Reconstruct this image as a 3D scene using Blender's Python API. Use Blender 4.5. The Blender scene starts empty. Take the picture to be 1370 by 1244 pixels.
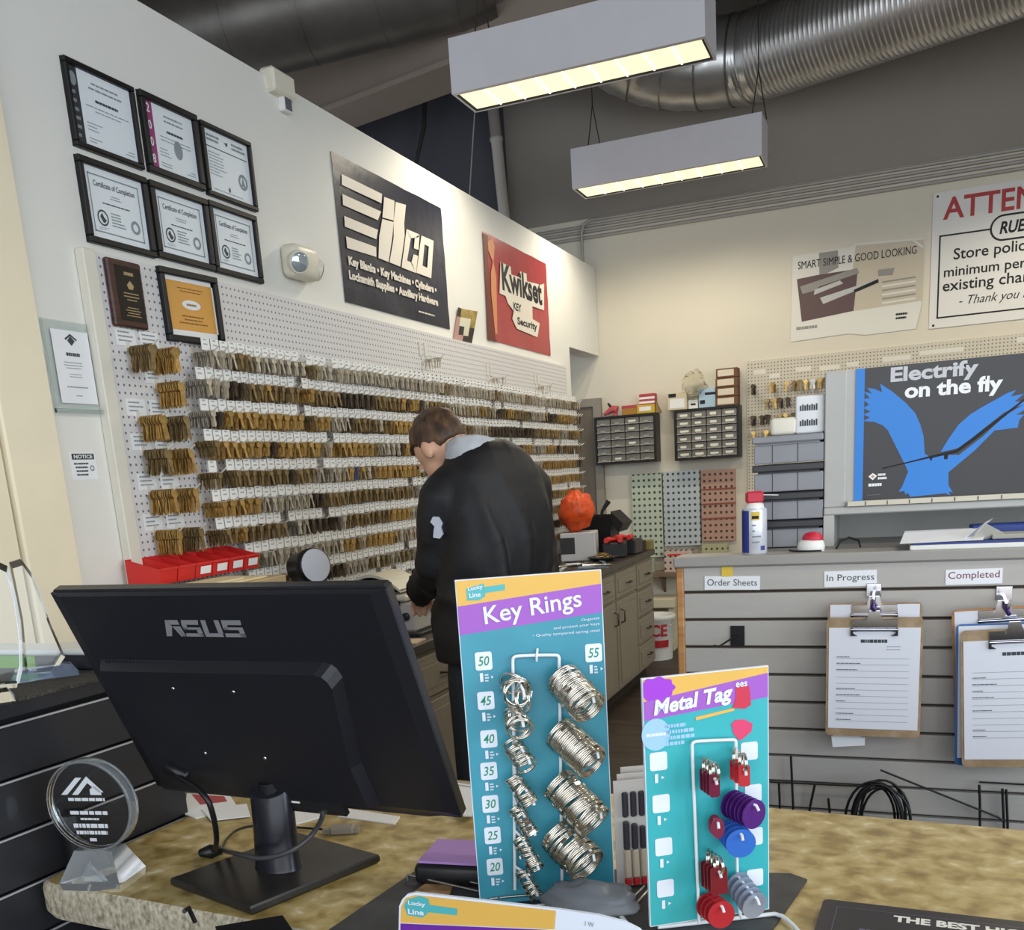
import bpy, bmesh, math, random
import numpy as np
from mathutils import Matrix, Vector, noise
random.seed(7)
C = bpy.context.scene.collection
PI = math.pi

# ------------------------------------------------------------------ camera, world, light, exposure
EYE = Vector((0, 0, 1.55))
FPX, PPX, PPY = 1290.0, 685.0, 945.0
RC = np.array([[0.36438521, 0.92899913, 0.06468419],      # camera axes measured from the room's vanishing points
               [-0.24045708, 0.02675624, 0.97029093],
               [0.89966872, -0.36911343, 0.233134]])
def wv(r): return Vector((r[1], r[0], -r[2]))
RIGHT, DOWN, FWD = wv(RC[0]), wv(RC[1]), wv(RC[2])
cam_d = bpy.data.cameras.new('camera'); cam = bpy.data.objects.new('camera', cam_d); C.objects.link(cam)
cam_d.sensor_fit = 'HORIZONTAL'; cam_d.sensor_width = 36.0
cam_d.lens = FPX / 1370 * 36.0
cam_d.shift_y = (PPY - 622) / 1370
cam_d.clip_start = 0.02
m3 = Matrix((RIGHT, -DOWN, -FWD)).transposed()
cam.matrix_world = Matrix.Translation(EYE) @ m3.to_4x4()
bpy.context.scene.camera = cam
vs = bpy.context.scene.view_settings
vs.view_transform = 'Standard'; vs.look = 'None'; vs.gamma = 1.0; vs.use_curve_mapping = False
vs.exposure = 0.3
world = bpy.data.worlds.new('daylight'); bpy.context.scene.world = world; world.use_nodes = True
world.node_tree.nodes['Background'].inputs[0].default_value = (0.86, 0.93, 1.0, 1)
world.node_tree.nodes['Background'].inputs[1].default_value = 0.7
def area(name, loc, target, sx, sy, power, col):
    d = bpy.data.lights.new(name, 'AREA'); d.shape = 'RECTANGLE'; d.size = sx; d.size_y = sy; d.energy = power; d.color = col
    o = bpy.data.objects.new(name, d); C.objects.link(o); o.location = loc
    o.rotation_euler = (Vector(target) - Vector(loc)).to_track_quat('-Z', 'Y').to_euler()
    return o
area('shopfront_daylight', (1.0, -2.6, 2.2), (0.0, 3.0, 1.6), 5.5, 3.4, 110, (0.90, 0.95, 1.0))
area('added_side_fill', (4.7, 1.0, 2.1), (-2.4, 2.6, 1.9), 5.0, 2.6, 190, (0.78, 0.89, 1.0))  # cool fill added before the solid right wall, to brighten the left wall
def spot(name, loc, power, col):
    d = bpy.data.lights.new(name, 'SPOT'); d.energy = power; d.color = col; d.spot_size = math.radians(165); d.spot_blend = 0.5; d.shadow_soft_size = 0.0
    o = bpy.data.objects.new(name, d); C.objects.link(o); o.location = loc
FIX_Z = 3.43
FIXTURES = [(-2.17, -0.89, 5.20), (-2.17, -0.89, 7.18)]      # the row in the picture
FIXTURES_BEHIND = [(0.6, 1.9, 5.2), (0.6, 1.9, 3.2), (0.6, 1.9, 7.18), (0.6, 1.9, 1.2)]
for (xa, xb, y) in FIXTURES + FIXTURES_BEHIND:
    for k in range(4):
        spot('tube_light', (xa + (xb - xa) * (k + 0.5) / 4, y, FIX_Z - 0.03), 13, (1.0, 0.91, 0.73))

# ------------------------------------------------------------------ measured rays
def ray(x, y):
    c = np.array([(x - PPX) / FPX, (y - PPY) / FPX, 1.0]); d = RC.T @ c
    return Vector((d[1], d[0], -d[2]))
def onx(x, y, X): r = ray(x, y); return EYE + r * (X / r.x)
def ony(x, y, Y): r = ray(x, y); return EYE + r * (Y / r.y)
def onz(x, y, Z): r = ray(x, y); return EYE + r * ((Z - EYE.z) / r.z)
def onpl(x, y, p, n): r = ray(x, y); return EYE + r * ((Vector(p) - EYE).dot(n) / r.dot(n))

# ------------------------------------------------------------------ materials
def lin(c):
    if isinstance(c, str):
        c = [int(c[i:i + 2], 16) / 255 for i in (0, 2, 4)]
    return tuple(((v + 0.055) / 1.055) ** 2.4 if v > 0.04045 else v / 12.92 for v in c) + (1.0,)
MATS = {}
def mat(name, col, rough=0.6, metal=0.0, noise_amt=0.0, noise_scale=8.0, bump=0.0, bump_scale=60.0, emit=None, trans=0.0, ior=1.45, spec=None, stretch=None, alpha=None):
    if name in MATS: return MATS[name]
    m = bpy.data.materials.new(name); m.use_nodes = True; nt = m.node_tree; b = nt.nodes['Principled BSDF']
    c = lin(col)
    b.inputs['Base Color'].default_value = c; b.inputs['Roughness'].default_value = rough; b.inputs['Metallic'].default_value = metal
    b.inputs['IOR'].default_value = ior
    if spec is not None: b.inputs['Specular IOR Level'].default_value = spec
    if trans: b.inputs['Transmission Weight'].default_value = trans
    if alpha is not None: b.inputs['Alpha'].default_value = alpha
    if emit: b.inputs['Emission Color'].default_value = c; b.inputs['Emission Strength'].default_value = emit
    if noise_amt or bump:
        tc = nt.nodes.new('ShaderNodeTexCoord'); mp = nt.nodes.new('ShaderNodeMapping'); nt.links.new(tc.outputs['Object'], mp.inputs[0])
        if stretch: mp.inputs['Scale'].default_value = stretch
    if noise_amt:
        n = nt.nodes.new('ShaderNodeTexNoise'); n.inputs['Scale'].default_value = noise_scale; n.inputs['Detail'].default_value = 5
        nt.links.new(mp.outputs[0], n.inputs['Vector'])
        r = nt.nodes.new('ShaderNodeValToRGB'); nt.links.new(n.outputs['Fac'], r.inputs[0])
        r.color_ramp.elements[0].position = 0.3; r.color_ramp.elements[1].position = 0.7
        r.color_ramp.elements[0].color = tuple(max(0, v * (1 - noise_amt)) for v in c[:3]) + (1,)
        r.color_ramp.elements[1].color = tuple(min(1, v * (1 + noise_amt)) for v in c[:3]) + (1,)
        nt.links.new(r.outputs[0], b.inputs['Base Color'])
    if bump:
        n2 = nt.nodes.new('ShaderNodeTexNoise'); n2.inputs['Scale'].default_value = bump_scale; n2.inputs['Detail'].default_value = 4
        nt.links.new(mp.outputs[0], n2.inputs['Vector'])
        bp = nt.nodes.new('ShaderNodeBump'); bp.inputs['Strength'].default_value = bump; bp.inputs['Distance'].default_value = 0.01
        nt.links.new(n2.outputs['Fac'], bp.inputs['Height']); nt.links.new(bp.outputs[0], b.inputs['Normal'])
    MATS[name] = m
    return m
def math_node(nt, op, a, b=None):
    n = nt.nodes.new('ShaderNodeMath'); n.operation = op
    for i, v in enumerate((a, b)):
        if v is None: continue
        if isinstance(v, (int, float)): n.inputs[i].default_value = v
        else: nt.links.new(v, n.inputs[i])
    return n.outputs[0]
def hole_mat(name, col, hole, ax, pitch, rad, rough=0.6, pitch2=None):
    """board with a grid of round holes; ax = the two object axes the grid runs along"""
    if name in MATS: return MATS[name]
    m = bpy.data.materials.new(name); m.use_nodes = True; nt = m.node_tree; b = nt.nodes['Principled BSDF']
    b.inputs['Roughness'].default_value = rough
    tc = nt.nodes.new('ShaderNodeTexCoord'); sp = nt.nodes.new('ShaderNodeSeparateXYZ'); nt.links.new(tc.outputs['Object'], sp.inputs[0])
    sq = []
    for a, p in zip(ax, (pitch, pitch2 or pitch)):
        q = math_node(nt, 'FRACT', math_node(nt, 'DIVIDE', sp.outputs[a], p))
        q = math_node(nt, 'MULTIPLY', math_node(nt, 'SUBTRACT', q, 0.5), p)
        sq.append(math_node(nt, 'MULTIPLY', q, q))
    d = math_node(nt, 'SQRT', math_node(nt, 'ADD', sq[0], sq[1]))
    h = math_node(nt, 'LESS_THAN', d, rad)
    mx = nt.nodes.new('ShaderNodeMix'); mx.data_type = 'RGBA'; nt.links.new(h, mx.inputs['Factor'])
    mx.inputs['A'].default_value = lin(col); mx.inputs['B'].default_value = lin(hole)
    nt.links.new(mx.outputs['Result'], b.inputs['Base Color'])
    MATS[name] = m; return m
def speck_mat(name, cols, scale, rough=0.6, stretch=(1, 1, 1), detail=6, pos=None, bump=0.0, distort=0.0):
    if name in MATS: return MATS[name]
    m = bpy.data.materials.new(name); m.use_nodes = True; nt = m.node_tree; b = nt.nodes['Principled BSDF']
    b.inputs['Roughness'].default_value = rough
    tc = nt.nodes.new('ShaderNodeTexCoord'); mp = nt.nodes.new('ShaderNodeMapping'); nt.links.new(tc.outputs['Object'], mp.inputs[0]); mp.inputs['Scale'].default_value = stretch
    n = nt.nodes.new('ShaderNodeTexNoise'); n.inputs['Scale'].default_value = scale; n.inputs['Detail'].default_value = detail; n.inputs['Distortion'].default_value = distort
    nt.links.new(mp.outputs[0], n.inputs['Vector'])
    r = nt.nodes.new('ShaderNodeValToRGB'); nt.links.new(n.outputs['Fac'], r.inputs[0])
    pos = pos or [0.3 + 0.4 * i / (len(cols) - 1) for i in range(len(cols))]
    while len(r.color_ramp.elements) < len(cols): r.color_ramp.elements.new(0.5)
    for e, p, c in zip(r.color_ramp.elements, pos, cols): e.position = p; e.color = lin(c)
    nt.links.new(r.outputs[0], b.inputs['Base Color'])
    if bump:
        bp = nt.nodes.new('ShaderNodeBump'); bp.inputs['Strength'].default_value = bump; bp.inputs['Distance'].default_value = 0.004
        nt.links.new(n.outputs['Fac'], bp.inputs['Height']); nt.links.new(bp.outputs[0], b.inputs['Normal'])
    MATS[name] = m; return m

# ------------------------------------------------------------------ text as mesh (built-in font)
TEXT = {}
def text_geo(s, bold=0.0, shear=0.0):
    key = (s, bold, shear)
    if key in TEXT: return TEXT[key]
    cu = bpy.data.curves.new('lettering', 'FONT'); cu.body = s; cu.size = 1; cu.offset = bold; cu.shear = shear; cu.resolution_u = 3; cu.fill_mode = 'FRONT'
    o = bpy.data.objects.new('lettering', cu); C.objects.link(o)
    dg = bpy.context.evaluated_depsgraph_get(); dg.update()
    me = bpy.data.meshes.new_from_object(o.evaluated_get(dg))
    v = np.array([tuple(p.co[:2]) for p in me.vertices]); f = [tuple(p.vertices) for p in me.polygons]
    nz = [p.normal.z for p in me.polygons]
    f = [t if z >= 0 else t[::-1] for t, z in zip(f, nz)]
    lo, hi = v.min(0), v.max(0); v = (v - lo) / (hi - lo)
    asp = (hi - lo)
    bpy.data.objects.remove(o); bpy.data.meshes.remove(me); bpy.data.curves.remove(cu)
    TEXT[key] = (v, f, asp); return TEXT[key]

# ------------------------------------------------------------------ mesh builder
def frame(o, u, v):
    u = Vector(u).normalized(); v = Vector(v); w = u.cross(v).normalized(); v = w.cross(u)
    m = Matrix((u, v, w)).transposed().to_4x4(); m.translation = Vector(o); return m
class MB:
    def __init__(s, M=None):
        s.v = []; s.f = []; s.M = M or Matrix.Identity(4)
    def add(s, verts, faces, m=0, smooth=False):
        b = len(s.v); s.v += [tuple(s.M @ Vector(p)) for p in verts]
        s.f += [(tuple(b + i for i in f), m, smooth) for f in faces]; return s
    def box(s, x0, x1, y0, y1, z0, z1, m=0, bev=0.0, seg=1):
        if bev:
            bm = bmesh.new(); bmesh.ops.create_cube(bm, size=1)
            for v in bm.verts: v.co = Vector(((x0 + x1) / 2 + v.co.x * (x1 - x0), (y0 + y1) / 2 + v.co.y * (y1 - y0), (z0 + z1) / 2 + v.co.z * (z1 - z0)))
            bmesh.ops.bevel(bm, geom=bm.edges[:], offset=bev, segments=seg, affect='EDGES', profile=0.5)
            bm.verts.index_update(); s.add([v.co[:] for v in bm.verts], [[v.index for v in f.verts] for f in bm.faces], m, seg > 1); bm.free(); return s
        p = [(x0, y0, z0), (x1, y0, z0), (x1, y1, z0), (x0, y1, z0), (x0, y0, z1), (x1, y0, z1), (x1, y1, z1), (x0, y1, z1)]
        return s.add(p, [(3, 2, 1, 0), (4, 5, 6, 7), (0, 1, 5, 4), (1, 2, 6, 5), (2, 3, 7, 6), (3, 0, 4, 7)], m)
    def rect(s, x0, x1, y0, y1, z=0, m=0):
        return s.add([(x0, y0, z), (x1, y0, z), (x1, y1, z), (x0, y1, z)], [(0, 1, 2, 3)], m)
    def poly(s, pts, z=0, m=0):
        a = sum(pts[i][0] * pts[(i + 1) % len(pts)][1] - pts[(i + 1) % len(pts)][0] * pts[i][1] for i in range(len(pts)))
        pts = pts if a > 0 else pts[::-1]
        return s.add([(p[0], p[1], z) for p in pts], [tuple(range(len(pts)))], m)
    def prism(s, pts, z0, z1, m=0, smooth=False):
        n = len(pts); a = sum(pts[i][0] * pts[(i + 1) % n][1] - pts[(i + 1) % n][0] * pts[i][1] for i in range(n))
        pts = pts if a > 0 else pts[::-1]
        V = [(p[0], p[1], z0) for p in pts] + [(p[0], p[1], z1) for p in pts]
        s.add(V, [tuple(range(n))[::-1], tuple(range(n, 2 * n))], m)
        return s.add(V, [(i, (i + 1) % n, n + (i + 1) % n, n + i) for i in range(n)], m, smooth)
    def loft(s, rings, m=0, caps=True, smooth=True, closed=False):
        n = len(rings[0]); V = [p for r in rings for p in r]; F = []; k = len(rings)
        for i in range(k if closed else k - 1):
            for j in range(n):
                F.append((i * n + j, i * n + (j + 1) % n, ((i + 1) % k) * n + (j + 1) % n, ((i + 1) % k) * n + j))
        s.add(V, F, m, smooth)
        if caps and not closed: s.add(V, [tuple(range(n))[::-1], tuple(range((k - 1) * n, k * n))], m, False)
        return s
    def tube(s, pts, r, m=0, n=8, closed=False, caps=True):
        P = [Vector(p) for p in pts]; k = len(P); rs = r if isinstance(r, (list, tuple)) else [r] * k
        T = [((P[(i + 1) % k] - P[i - 1]) if closed else (P[min(i + 1, k - 1)] - P[max(i - 1, 0)])).normalized() for i in range(k)]
        a = T[0].orthogonal().normalized(); rings = []
        for i in range(k):
            a = (a - T[i] * a.dot(T[i])).normalized(); b = T[i].cross(a)
            rings.append([tuple(P[i] + (a * math.cos(2 * PI * j / n) + b * math.sin(2 * PI * j / n)) * rs[i]) for j in range(n)])
        return s.loft(rings, m, caps, True, closed)
    def lathe(s, prof, m=0, n=24, caps=True):
        return s.loft([[(r * math.cos(2 * PI * j / n), r * math.sin(2 * PI * j / n), z) for j in range(n)] for r, z in prof], m, caps)
    def ball(s, c, rx, ry, rz, m=0, n=16, k=10):
        R = []
        for i in range(k + 1):
            t = -PI / 2 + PI * i / k; q = max(math.cos(t), 0.02)
            R.append([(c[0] + rx * q * math.cos(2 * PI * j / n), c[1] + ry * q * math.sin(2 * PI * j / n), c[2] + rz * math.sin(t)) for j in range(n)])
        return s.loft(R, m)
    def text(s, t, x0, x1, y0, y1, z=0.0, m=0, bold=0.0, shear=0.0):
        v, f, a = text_geo(t, bold, shear)
        return s.add([(x0 + p[0] * (x1 - x0), y0 + p[1] * (y1 - y0), z) for p in v], f, m)
    def greek(s, x0, x1, y0, y1, lines, z=0.0, m=0, fill=0.5, align='l', rnd=None):
        """lines of print too small to read: broken bars"""
        rnd = rnd or random; h = (y1 - y0) / lines
        for i in range(lines):
            w = (x1 - x0) * rnd.uniform(0.55, 1.0); y = y1 - (i + 0.5) * h
            a = x0 if align == 'l' else ((x0 + x1) / 2 - w / 2 if align == 'c' else x1 - w)
            e = a + w
            while a < e:
                q = min(e, a + (x1 - x0) * rnd.uniform(0.05, 0.16)); s.rect(a, q, y - h * fill / 2, y + h * fill / 2, z, m); a = q + (x1 - x0) * 0.018
        return s
    def build(s, name, mats, parent=None, org=None):
        me = bpy.data.meshes.new(name)
        if parent is not None: o0 = Vector(parent['_org']) if '_org' in parent else Vector(parent.location)
        elif org is not None: o0 = Vector(org)
        else:
            a = np.array(s.v); lo, hi = a.min(0), a.max(0); o0 = Vector(((lo[0] + hi[0]) / 2, (lo[1] + hi[1]) / 2, lo[2]))
        me.from_pydata([(p[0] - o0.x, p[1] - o0.y, p[2] - o0.z) for p in s.v], [], [f[0] for f in s.f])
        for m in (mats if isinstance(mats, (list, tuple)) else [mats]): me.materials.append(m)
        for p, f in zip(me.polygons, s.f): p.material_index = f[1]; p.use_smooth = f[2]
        o = bpy.data.objects.new(name, me); C.objects.link(o)
        if parent is not None: o.parent = parent
        else: o.location = o0
        ORG[o.name] = o0
        return o
ORG = {}
class Org(dict): pass
def thing(name, label, cat, loc, group=None):
    o = bpy.data.objects.new(name, None); C.objects.link(o); o.location = Vector(loc); o.empty_display_size = 0.05
    return tag(o, label, cat, group)
def tag(o, label, cat, group=None, kind=None):
    o['label'] = label; o['category'] = cat
    if group: o['group'] = group
    if kind: o['kind'] = kind
    return o
def struct(o): o['kind'] = 'structure'; return o
def sub(mb, name, mats, part, root_loc):
    """a sub-part: child of a part whose own origin is the thing's"""
    me_o = mb.build(name, mats, None, org=root_loc); me_o.location = (0, 0, 0); me_o.parent = part; return me_o
def dup(root, loc, label=None, group=None, rotz=None):
    r = root.copy(); C.objects.link(r); r.location = loc
    if rotz is not None: r.rotation_euler = (0, 0, rotz)
    if label: r['label'] = label
    if group: r['group'] = group
    for ch in list(root.children):
        c = ch.copy(); C.objects.link(c); c.parent = r
        for g in list(ch.children):
            d = g.copy(); C.objects.link(d); d.parent = c
    return r
XL, YB = -2.40, 8.30
XP = XL + 0.03                                     # face of the left pegboard
def LW(y, z, off=0.0): return frame((XL + off, y, z), (0, 1, 0), (0, 0, 1))       # on the left wall: u along the wall, v up, w into the room
def BW(x, z, off=0.0): return frame((x, YB - off, z), (1, 0, 0), (0, 0, 1))       # on the back wall
def SW(x, y, z): return frame((x, y, z), (1, 0, 0), (0, 0, 1))                    # any plane facing the camera side
def FL(x, y, z, a=0.0): return frame((x, y, z), (math.cos(a), math.sin(a), 0), (-math.sin(a), math.cos(a), 0))

black = mat('black_plastic', '17171a', 0.42, noise_amt=0.1, noise_scale=30)
white = mat('white_plastic', 'e6e6e2', 0.45, noise_amt=0.02)
paper = mat('white_paper', 'eceef2', 0.75, noise_amt=0.015, noise_scale=20)
ink = mat('black_ink', '1c1c20', 0.7)
grey_ink = mat('grey_ink', '8b8f97', 0.7)
steel = mat('bright_steel', 'cfcac2', 0.22, 1.0)

# ================================================================== the room
wall_white = mat('wall_paint', 'e5e4de', 0.85, noise_amt=0.015, noise_scale=3, bump=0.05, bump_scale=120)
wall_cream = mat('wall_cream', 'd6cfbe', 0.85, noise_amt=0.02, noise_scale=2, bump=0.05, bump_scale=120)
wall_grey = mat('upper_wall_grey', '928b83', 0.85, noise_amt=0.04, noise_scale=2)
dark_ceiling = mat('ceiling_dark', '6b625b', 0.9, noise_amt=0.08, noise_scale=2)
floor_m = speck_mat('dark_floor', ['2a221d', '3d322a', '4a3d33'], 3, 0.5, (1, 8, 1))
b = MB(); b.box(-6, 5, -4, YB + 0.1, -0.1, 0); struct(b.build('floor', floor_m))
b = MB(); b.box(-6, 5, -4, YB + 0.2, 4.9, 5.0); struct(b.build('ceiling', dark_ceiling))
CZ = 3.545                                          # paint line on the back wall
b = MB(); b.box(-6, 5, YB, YB + 0.15, 0, CZ); struct(b.build('wall_back', wall_cream))
b = MB(); b.box(-6, 5, YB, YB + 0.15, CZ, 4.9); struct(b.build('wall_back_upper', wall_grey))
b = MB(); b.box(4.9, 5.0, -1, YB, 0, 4.9); struct(b.build('wall_right', wall_cream))
b = MB(); b.box(-5.9, -3.13, YB - 0.16, YB - 0.001, 2.6, 4.89); struct(b.build('wall_back_shade', mat('painted_shade_slate', '4a4a52', 0.9, noise_amt=0.06, noise_scale=2)))  # slate box added to paint the unlit gap above the partition dark
WT = 3.158
# left partition with its doorway at the far end
b = MB()
b.box(XL - 0.14, XL, 2.32, 7.49, 0, WT); b.box(XL - 0.14, XL, 7.49, 8.285, 2.475, WT)
struct(b.build('wall_left', wall_white))
jb = mat('casing_cream', 'eee3c8', 0.7, noise_amt=0.02)
b = MB(); b.box(XL - 0.14, XL + 0.03, 2.125, 2.32, 0, 3.9, bev=0.006); b.box(XL - 0.14, XL + 0.015, 1.3, 2.115, 0, 3.9); struct(b.build('trim_1', jb))
# grey door and frame in the back wall, seen through the doorway
fr = mat('door_frame_grey', '8f887c', 0.6); dl = mat('door_leaf_brown', '6d6355', 0.6, noise_amt=0.06, noise_scale=6, stretch=(8, 8, 1))
M = BW(0, 0)
b = MB(M); b.box(-2.46, -2.39, 0, 2.135, 0, 0.05); b.box(-3.4, -2.46, 2.07, 2.135, 0, 0.05); b.box(-3.46, -3.4, 0, 2.135, 0, 0.05); struct(b.build('door_1_frame', fr))
b = MB(M); b.box(-3.4, -2.46, 0.01, 2.07, 0.0, 0.03); d1 = struct(b.build('door_1', dl))
b = MB(M); b.ball((-2.53, 1.0, 0.07), 0.03, 0.03, 0.03); b.tube([(-2.53, 1.0, 0.03), (-2.53, 1.0, 0.07)], 0.012); b.build('door_handle', steel, d1)
b = MB(M); b.box(-2.1, -1.3, 0.0, 0.1, 0.0, 0.015); struct(b.build('baseboard_back', jb))
# sloping beam overhead and the space above the partition
az = math.radians(166.0); BD = Vector((-math.cos(az), -math.sin(az), 0)); 
beam_m = mat('beam_brown', '8a7d72', 0.9, noise_amt=0.05, noise_scale=2)
p0 = EYE + ray(446, 150) * 7.2; nB = BD.cross(Vector((0, 0, 1)))
b = MB(frame((p0.x, p0.y, p0.z), BD, (0, 0, 1))); b.box(-4, 6.5, 0, 4.9 - p0.z, -0.35, 0.0); b.box(-4, 6.5, 0, 0.035, 0.0, 0.05); struct(b.build('beam', beam_m))

# ------------------------------------------------------------------ ducts
duct_m = mat('galvanised_duct', 'b4b2b0', 0.3, 0.8, noise_amt=0.15, noise_scale=5, bump=0.1, bump_scale=10)
dark_duct = mat('dark_duct', '77736f', 0.36, 0.8, noise_amt=0.2, noise_scale=4)
def along(pts, step):
    P = [Vector(p) for p in pts]; out = []
    for i in range(len(P) - 1):
        L = (P[i + 1] - P[i]).length; k = max(1, int(L / step)); out += [P[i].lerp(P[i + 1], j / k) for j in range(k)]
    return out + [P[-1]]
def smooth_path(pts, it=3):
    P = [Vector(p) for p in pts]
    for _ in range(it):
        Q = [P[0]]
        for i in range(len(P) - 1): Q += [P[i].lerp(P[i + 1], 0.25), P[i].lerp(P[i + 1], 0.75)]
        P = Q + [P[-1]]
    return P
def ribbed(pts, r, step, amp, n=28, every=2):
    Q = along(pts, step / every); return Q, [r + (amp if i % every == 0 else 0) for i in range(len(Q))]
dz = 4.13
def atz(x, y, z): return onz(x, y, z)
pA = EYE + ray(1000, 79) * 6.75; pB = EYE + ray(1420, -71) * 5.35
t = thing('spiral_duct', 'large shiny round spiral duct running from the upper right down to its segmented elbow', 'duct', (pA.x, pA.y, pA.z - 0.3))
dirA = (pB - pA).normalized()
Q, rs = [], []
for k in range(150):
    s_ = 0.034 * k; Q += [pA + dirA * (s_ + q) for q in (0.0, 0.006, 0.010, 0.016)]; rs += [0.2735, 0.280, 0.280, 0.2735]
b = MB(); b.tube(Q, rs, 0, 32); b.build('spiral_pipe', duct_m, t)
b = MB()
for s_ in (0.0, 0.10): b.tube([pA + dirA * (s_ - 0.02), pA + dirA * (s_ + 0.02)], 0.285, 0, 32)
b.build('collar', duct_m, t)
pC = EYE + ray(905, 92) * 6.95; pD = EYE + ray(830, 70) * 7.0; pE = EYE + ray(770, 20) * 6.85; pF = EYE + ray(735, -45) * 6.6
el = [pA, pC, pD, pE, pF]; Q = smooth_path(el, 2); b = MB()
Q = along(Q, 0.11); R2 = []
QQ = []
for i, q in enumerate(Q):
    QQ += [q, q + (Q[min(i + 1, len(Q) - 1)] - q) * 0.06]; R2 += [0.272, 0.28]
b.tube(QQ[:-1], R2[:-1], 0, 32); b.build('elbow', duct_m, t)
b = MB()
for i in range(2, len(Q) - 2, 2): d_ = (Q[i + 1] - Q[i]).normalized(); b.tube([Q[i] - d_ * 0.006, Q[i] + d_ * 0.006], 0.284, 0, 32)
b.build('elbow_seam', dark_duct, t)
g0 = EYE + ray(760, -20) * 6.5; g1 = EYE + ray(650, -22) * 6.3
Q, rs = ribbed(smooth_path([EYE + ray(800, 5) * 6.75, EYE + ray(745, -2) * 6.55, EYE + ray(700, -22) * 6.4, EYE + ray(662, -48) * 6.22, EYE + ray(640, -47) * 6.22], 2), 0.235, 0.035, 0.012); b = MB(); b.tube(Q, rs, 0, 28); b.build('flexible_section', duct_m, t)
h0 = EYE + ray(655, -52) * 6.2; h1 = EYE + ray(440, 2) * 6.35; hd = (h1 - h0).normalized()
t = thing('round_duct', 'large dark round duct crossing above the top of the left partition', 'duct', h1 - Vector((0, 0, 0.33)))
b = MB(); b.tube(along([h0, h0 + hd * 4.2], 0.4), 0.325, 0, 36); b.build('pipe', dark_duct, t)
b = MB()
for s_ in (0.25, 0.75, 1.25, 1.75, 2.25): b.tube([h0 + hd * (s_ - 0.01), h0 + hd * (s_ + 0.01)], 0.329, 0, 36)
b.build('seam_band', dark_duct, t)

# ------------------------------------------------------------------ hanging fluorescent lights
hous = mat('light_housing', 'c9c7cc', 0.5, noise_amt=0.02); cell = mat('louvre_cell', 'fff3cb', 0.4, emit=0.74); cellrim = mat('louvre_rim', 'fffbe6', 0.4, emit=0.84); dark_line = mat('dark_gasket', '2a2826', 0.7)
for i, (xa, xb, y) in enumerate(FIXTURES):
    z0, z1, dy = 3.44, 3.69, 0.30
    yn = y - 0.17; yf = yn + dy
    t = thing('hanging_light', ['larger and nearer of the two lit box lights hanging under the ducts', 'smaller and farther of the two lit box lights, hanging before the back wall'][i], 'ceiling light', ((xa + xb) / 2, y, z0), 'suspended fluorescent lights')
    b = MB(); b.box(xa, xb, yn, yn + 0.012, z0, z1); b.box(xa, xb, yf - 0.012, yf, z0, z1); b.box(xa, xa + 0.012, yn + 0.012, yf - 0.012, z0, z1); b.box(xb - 0.012, xb, yn + 0.012, yf - 0.012, z0, z1); b.box(xa + 0.012, xb - 0.012, yn + 0.012, yf - 0.012, z1 - 0.014, z1 - 0.002)
    b.box(xa + 0.0125, xb - 0.0125, yn + 0.0125, yn + 0.03, z0 + 0.001, z0 + 0.01); b.box(xa + 0.0125, xb - 0.0125, yf - 0.022, yf - 0.0125, z0 + 0.001, z0 + 0.01, 1); b.box(xa + 0.0125, xa + 0.022, yn + 0.031, yf - 0.0225, z0 + 0.001, z0 + 0.01, 1); b.box(xb - 0.022, xb - 0.0125, yn + 0.031, yf - 0.0225, z0 + 0.001, z0 + 0.01, 1)
    b.build('housing', [hous, dark_line], t)
    b = MB(); n = 9; w = (xb - xa - 0.05) / n
    for k in range(n):
        x = xa + 0.025 + k * w; b.add([(x, yn + 0.03, z0 + 0.006), (x + w, yn + 0.03, z0 + 0.006), (x + w, yf - 0.03, z0 + 0.006), (x, yf - 0.03, z0 + 0.006)], [(3, 2, 1, 0)], 0)
        if k: b.box(x - 0.004, x + 0.004, yn + 0.03, yf - 0.03, z0 + 0.001, z0 + 0.006, 1)
    b.build('diffuser', [cell, cellrim], t)
    b = MB()
    for x in (xa + 0.12, xb - 0.04):
        b.tube([(x - 0.05, y, z1), (x, y, z1 + 0.3)], 0.004, 0, 5); b.tube([(x + 0.05, y, z1), (x, y, z1 + 0.3)], 0.004, 0, 5); b.tube([(x, y, z1 + 0.3), (x, y, 4.9)], 0.004, 0, 5)
    b.build('suspension_wire', dark_line, t)

# ------------------------------------------------------------------ conduits on the back wall, pipe, hanging wires
cond = mat('conduit_grey', 'a8a29b', 0.5, 0.1)
for k, z in enumerate((3.525, 3.485, 3.445, 3.40)):
    b = MB()
    P = [(4.8, YB - 0.02, z), (-2.2 - 0.03 * k, YB - 0.02, z)]
    P += [(-3.10, YB - 0.02, z)] if k else [(-2.36, YB - 0.02, z), (-2.40, YB - 0.05, z), (-2.47, YB - 0.05, z - 0.03), (-2.49, YB - 0.05, z - 0.1), (-2.49, YB - 0.05, 2.6)]
    b.tube(P, 0.013, 0, 8); tag(b.build('conduit', cond), ['topmost of four grey conduits on the back wall, bending down behind the partition', 'second from the top of four grey conduits on the back wall', 'third from the top of four grey conduits on the back wall', 'lowest of four grey conduits on the back wall'][k], 'conduit', 'conduits along the back wall')
b = MB(); pt_, pb_ = ony(657, 120, 8.0), ony(676, 300, 8.0); dp_ = (pt_ - pb_) / (pt_ - pb_).z; pt_ = pt_ + dp_ * (4.9 - pt_.z); pb_ = pb_ - dp_ * 0.8
b.tube([pt_, pt_.lerp(pb_, 0.33), pt_.lerp(pb_, 0.332), pt_.lerp(pb_, 0.345), pt_.lerp(pb_, 0.347), pb_], [0.045, 0.045, 0.052, 0.052, 0.045, 0.045], 0, 14); tag(b.build('pipe', cond), 'pale grey vertical pipe rising behind the partition under the nearer light', 'pipe')
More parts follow.
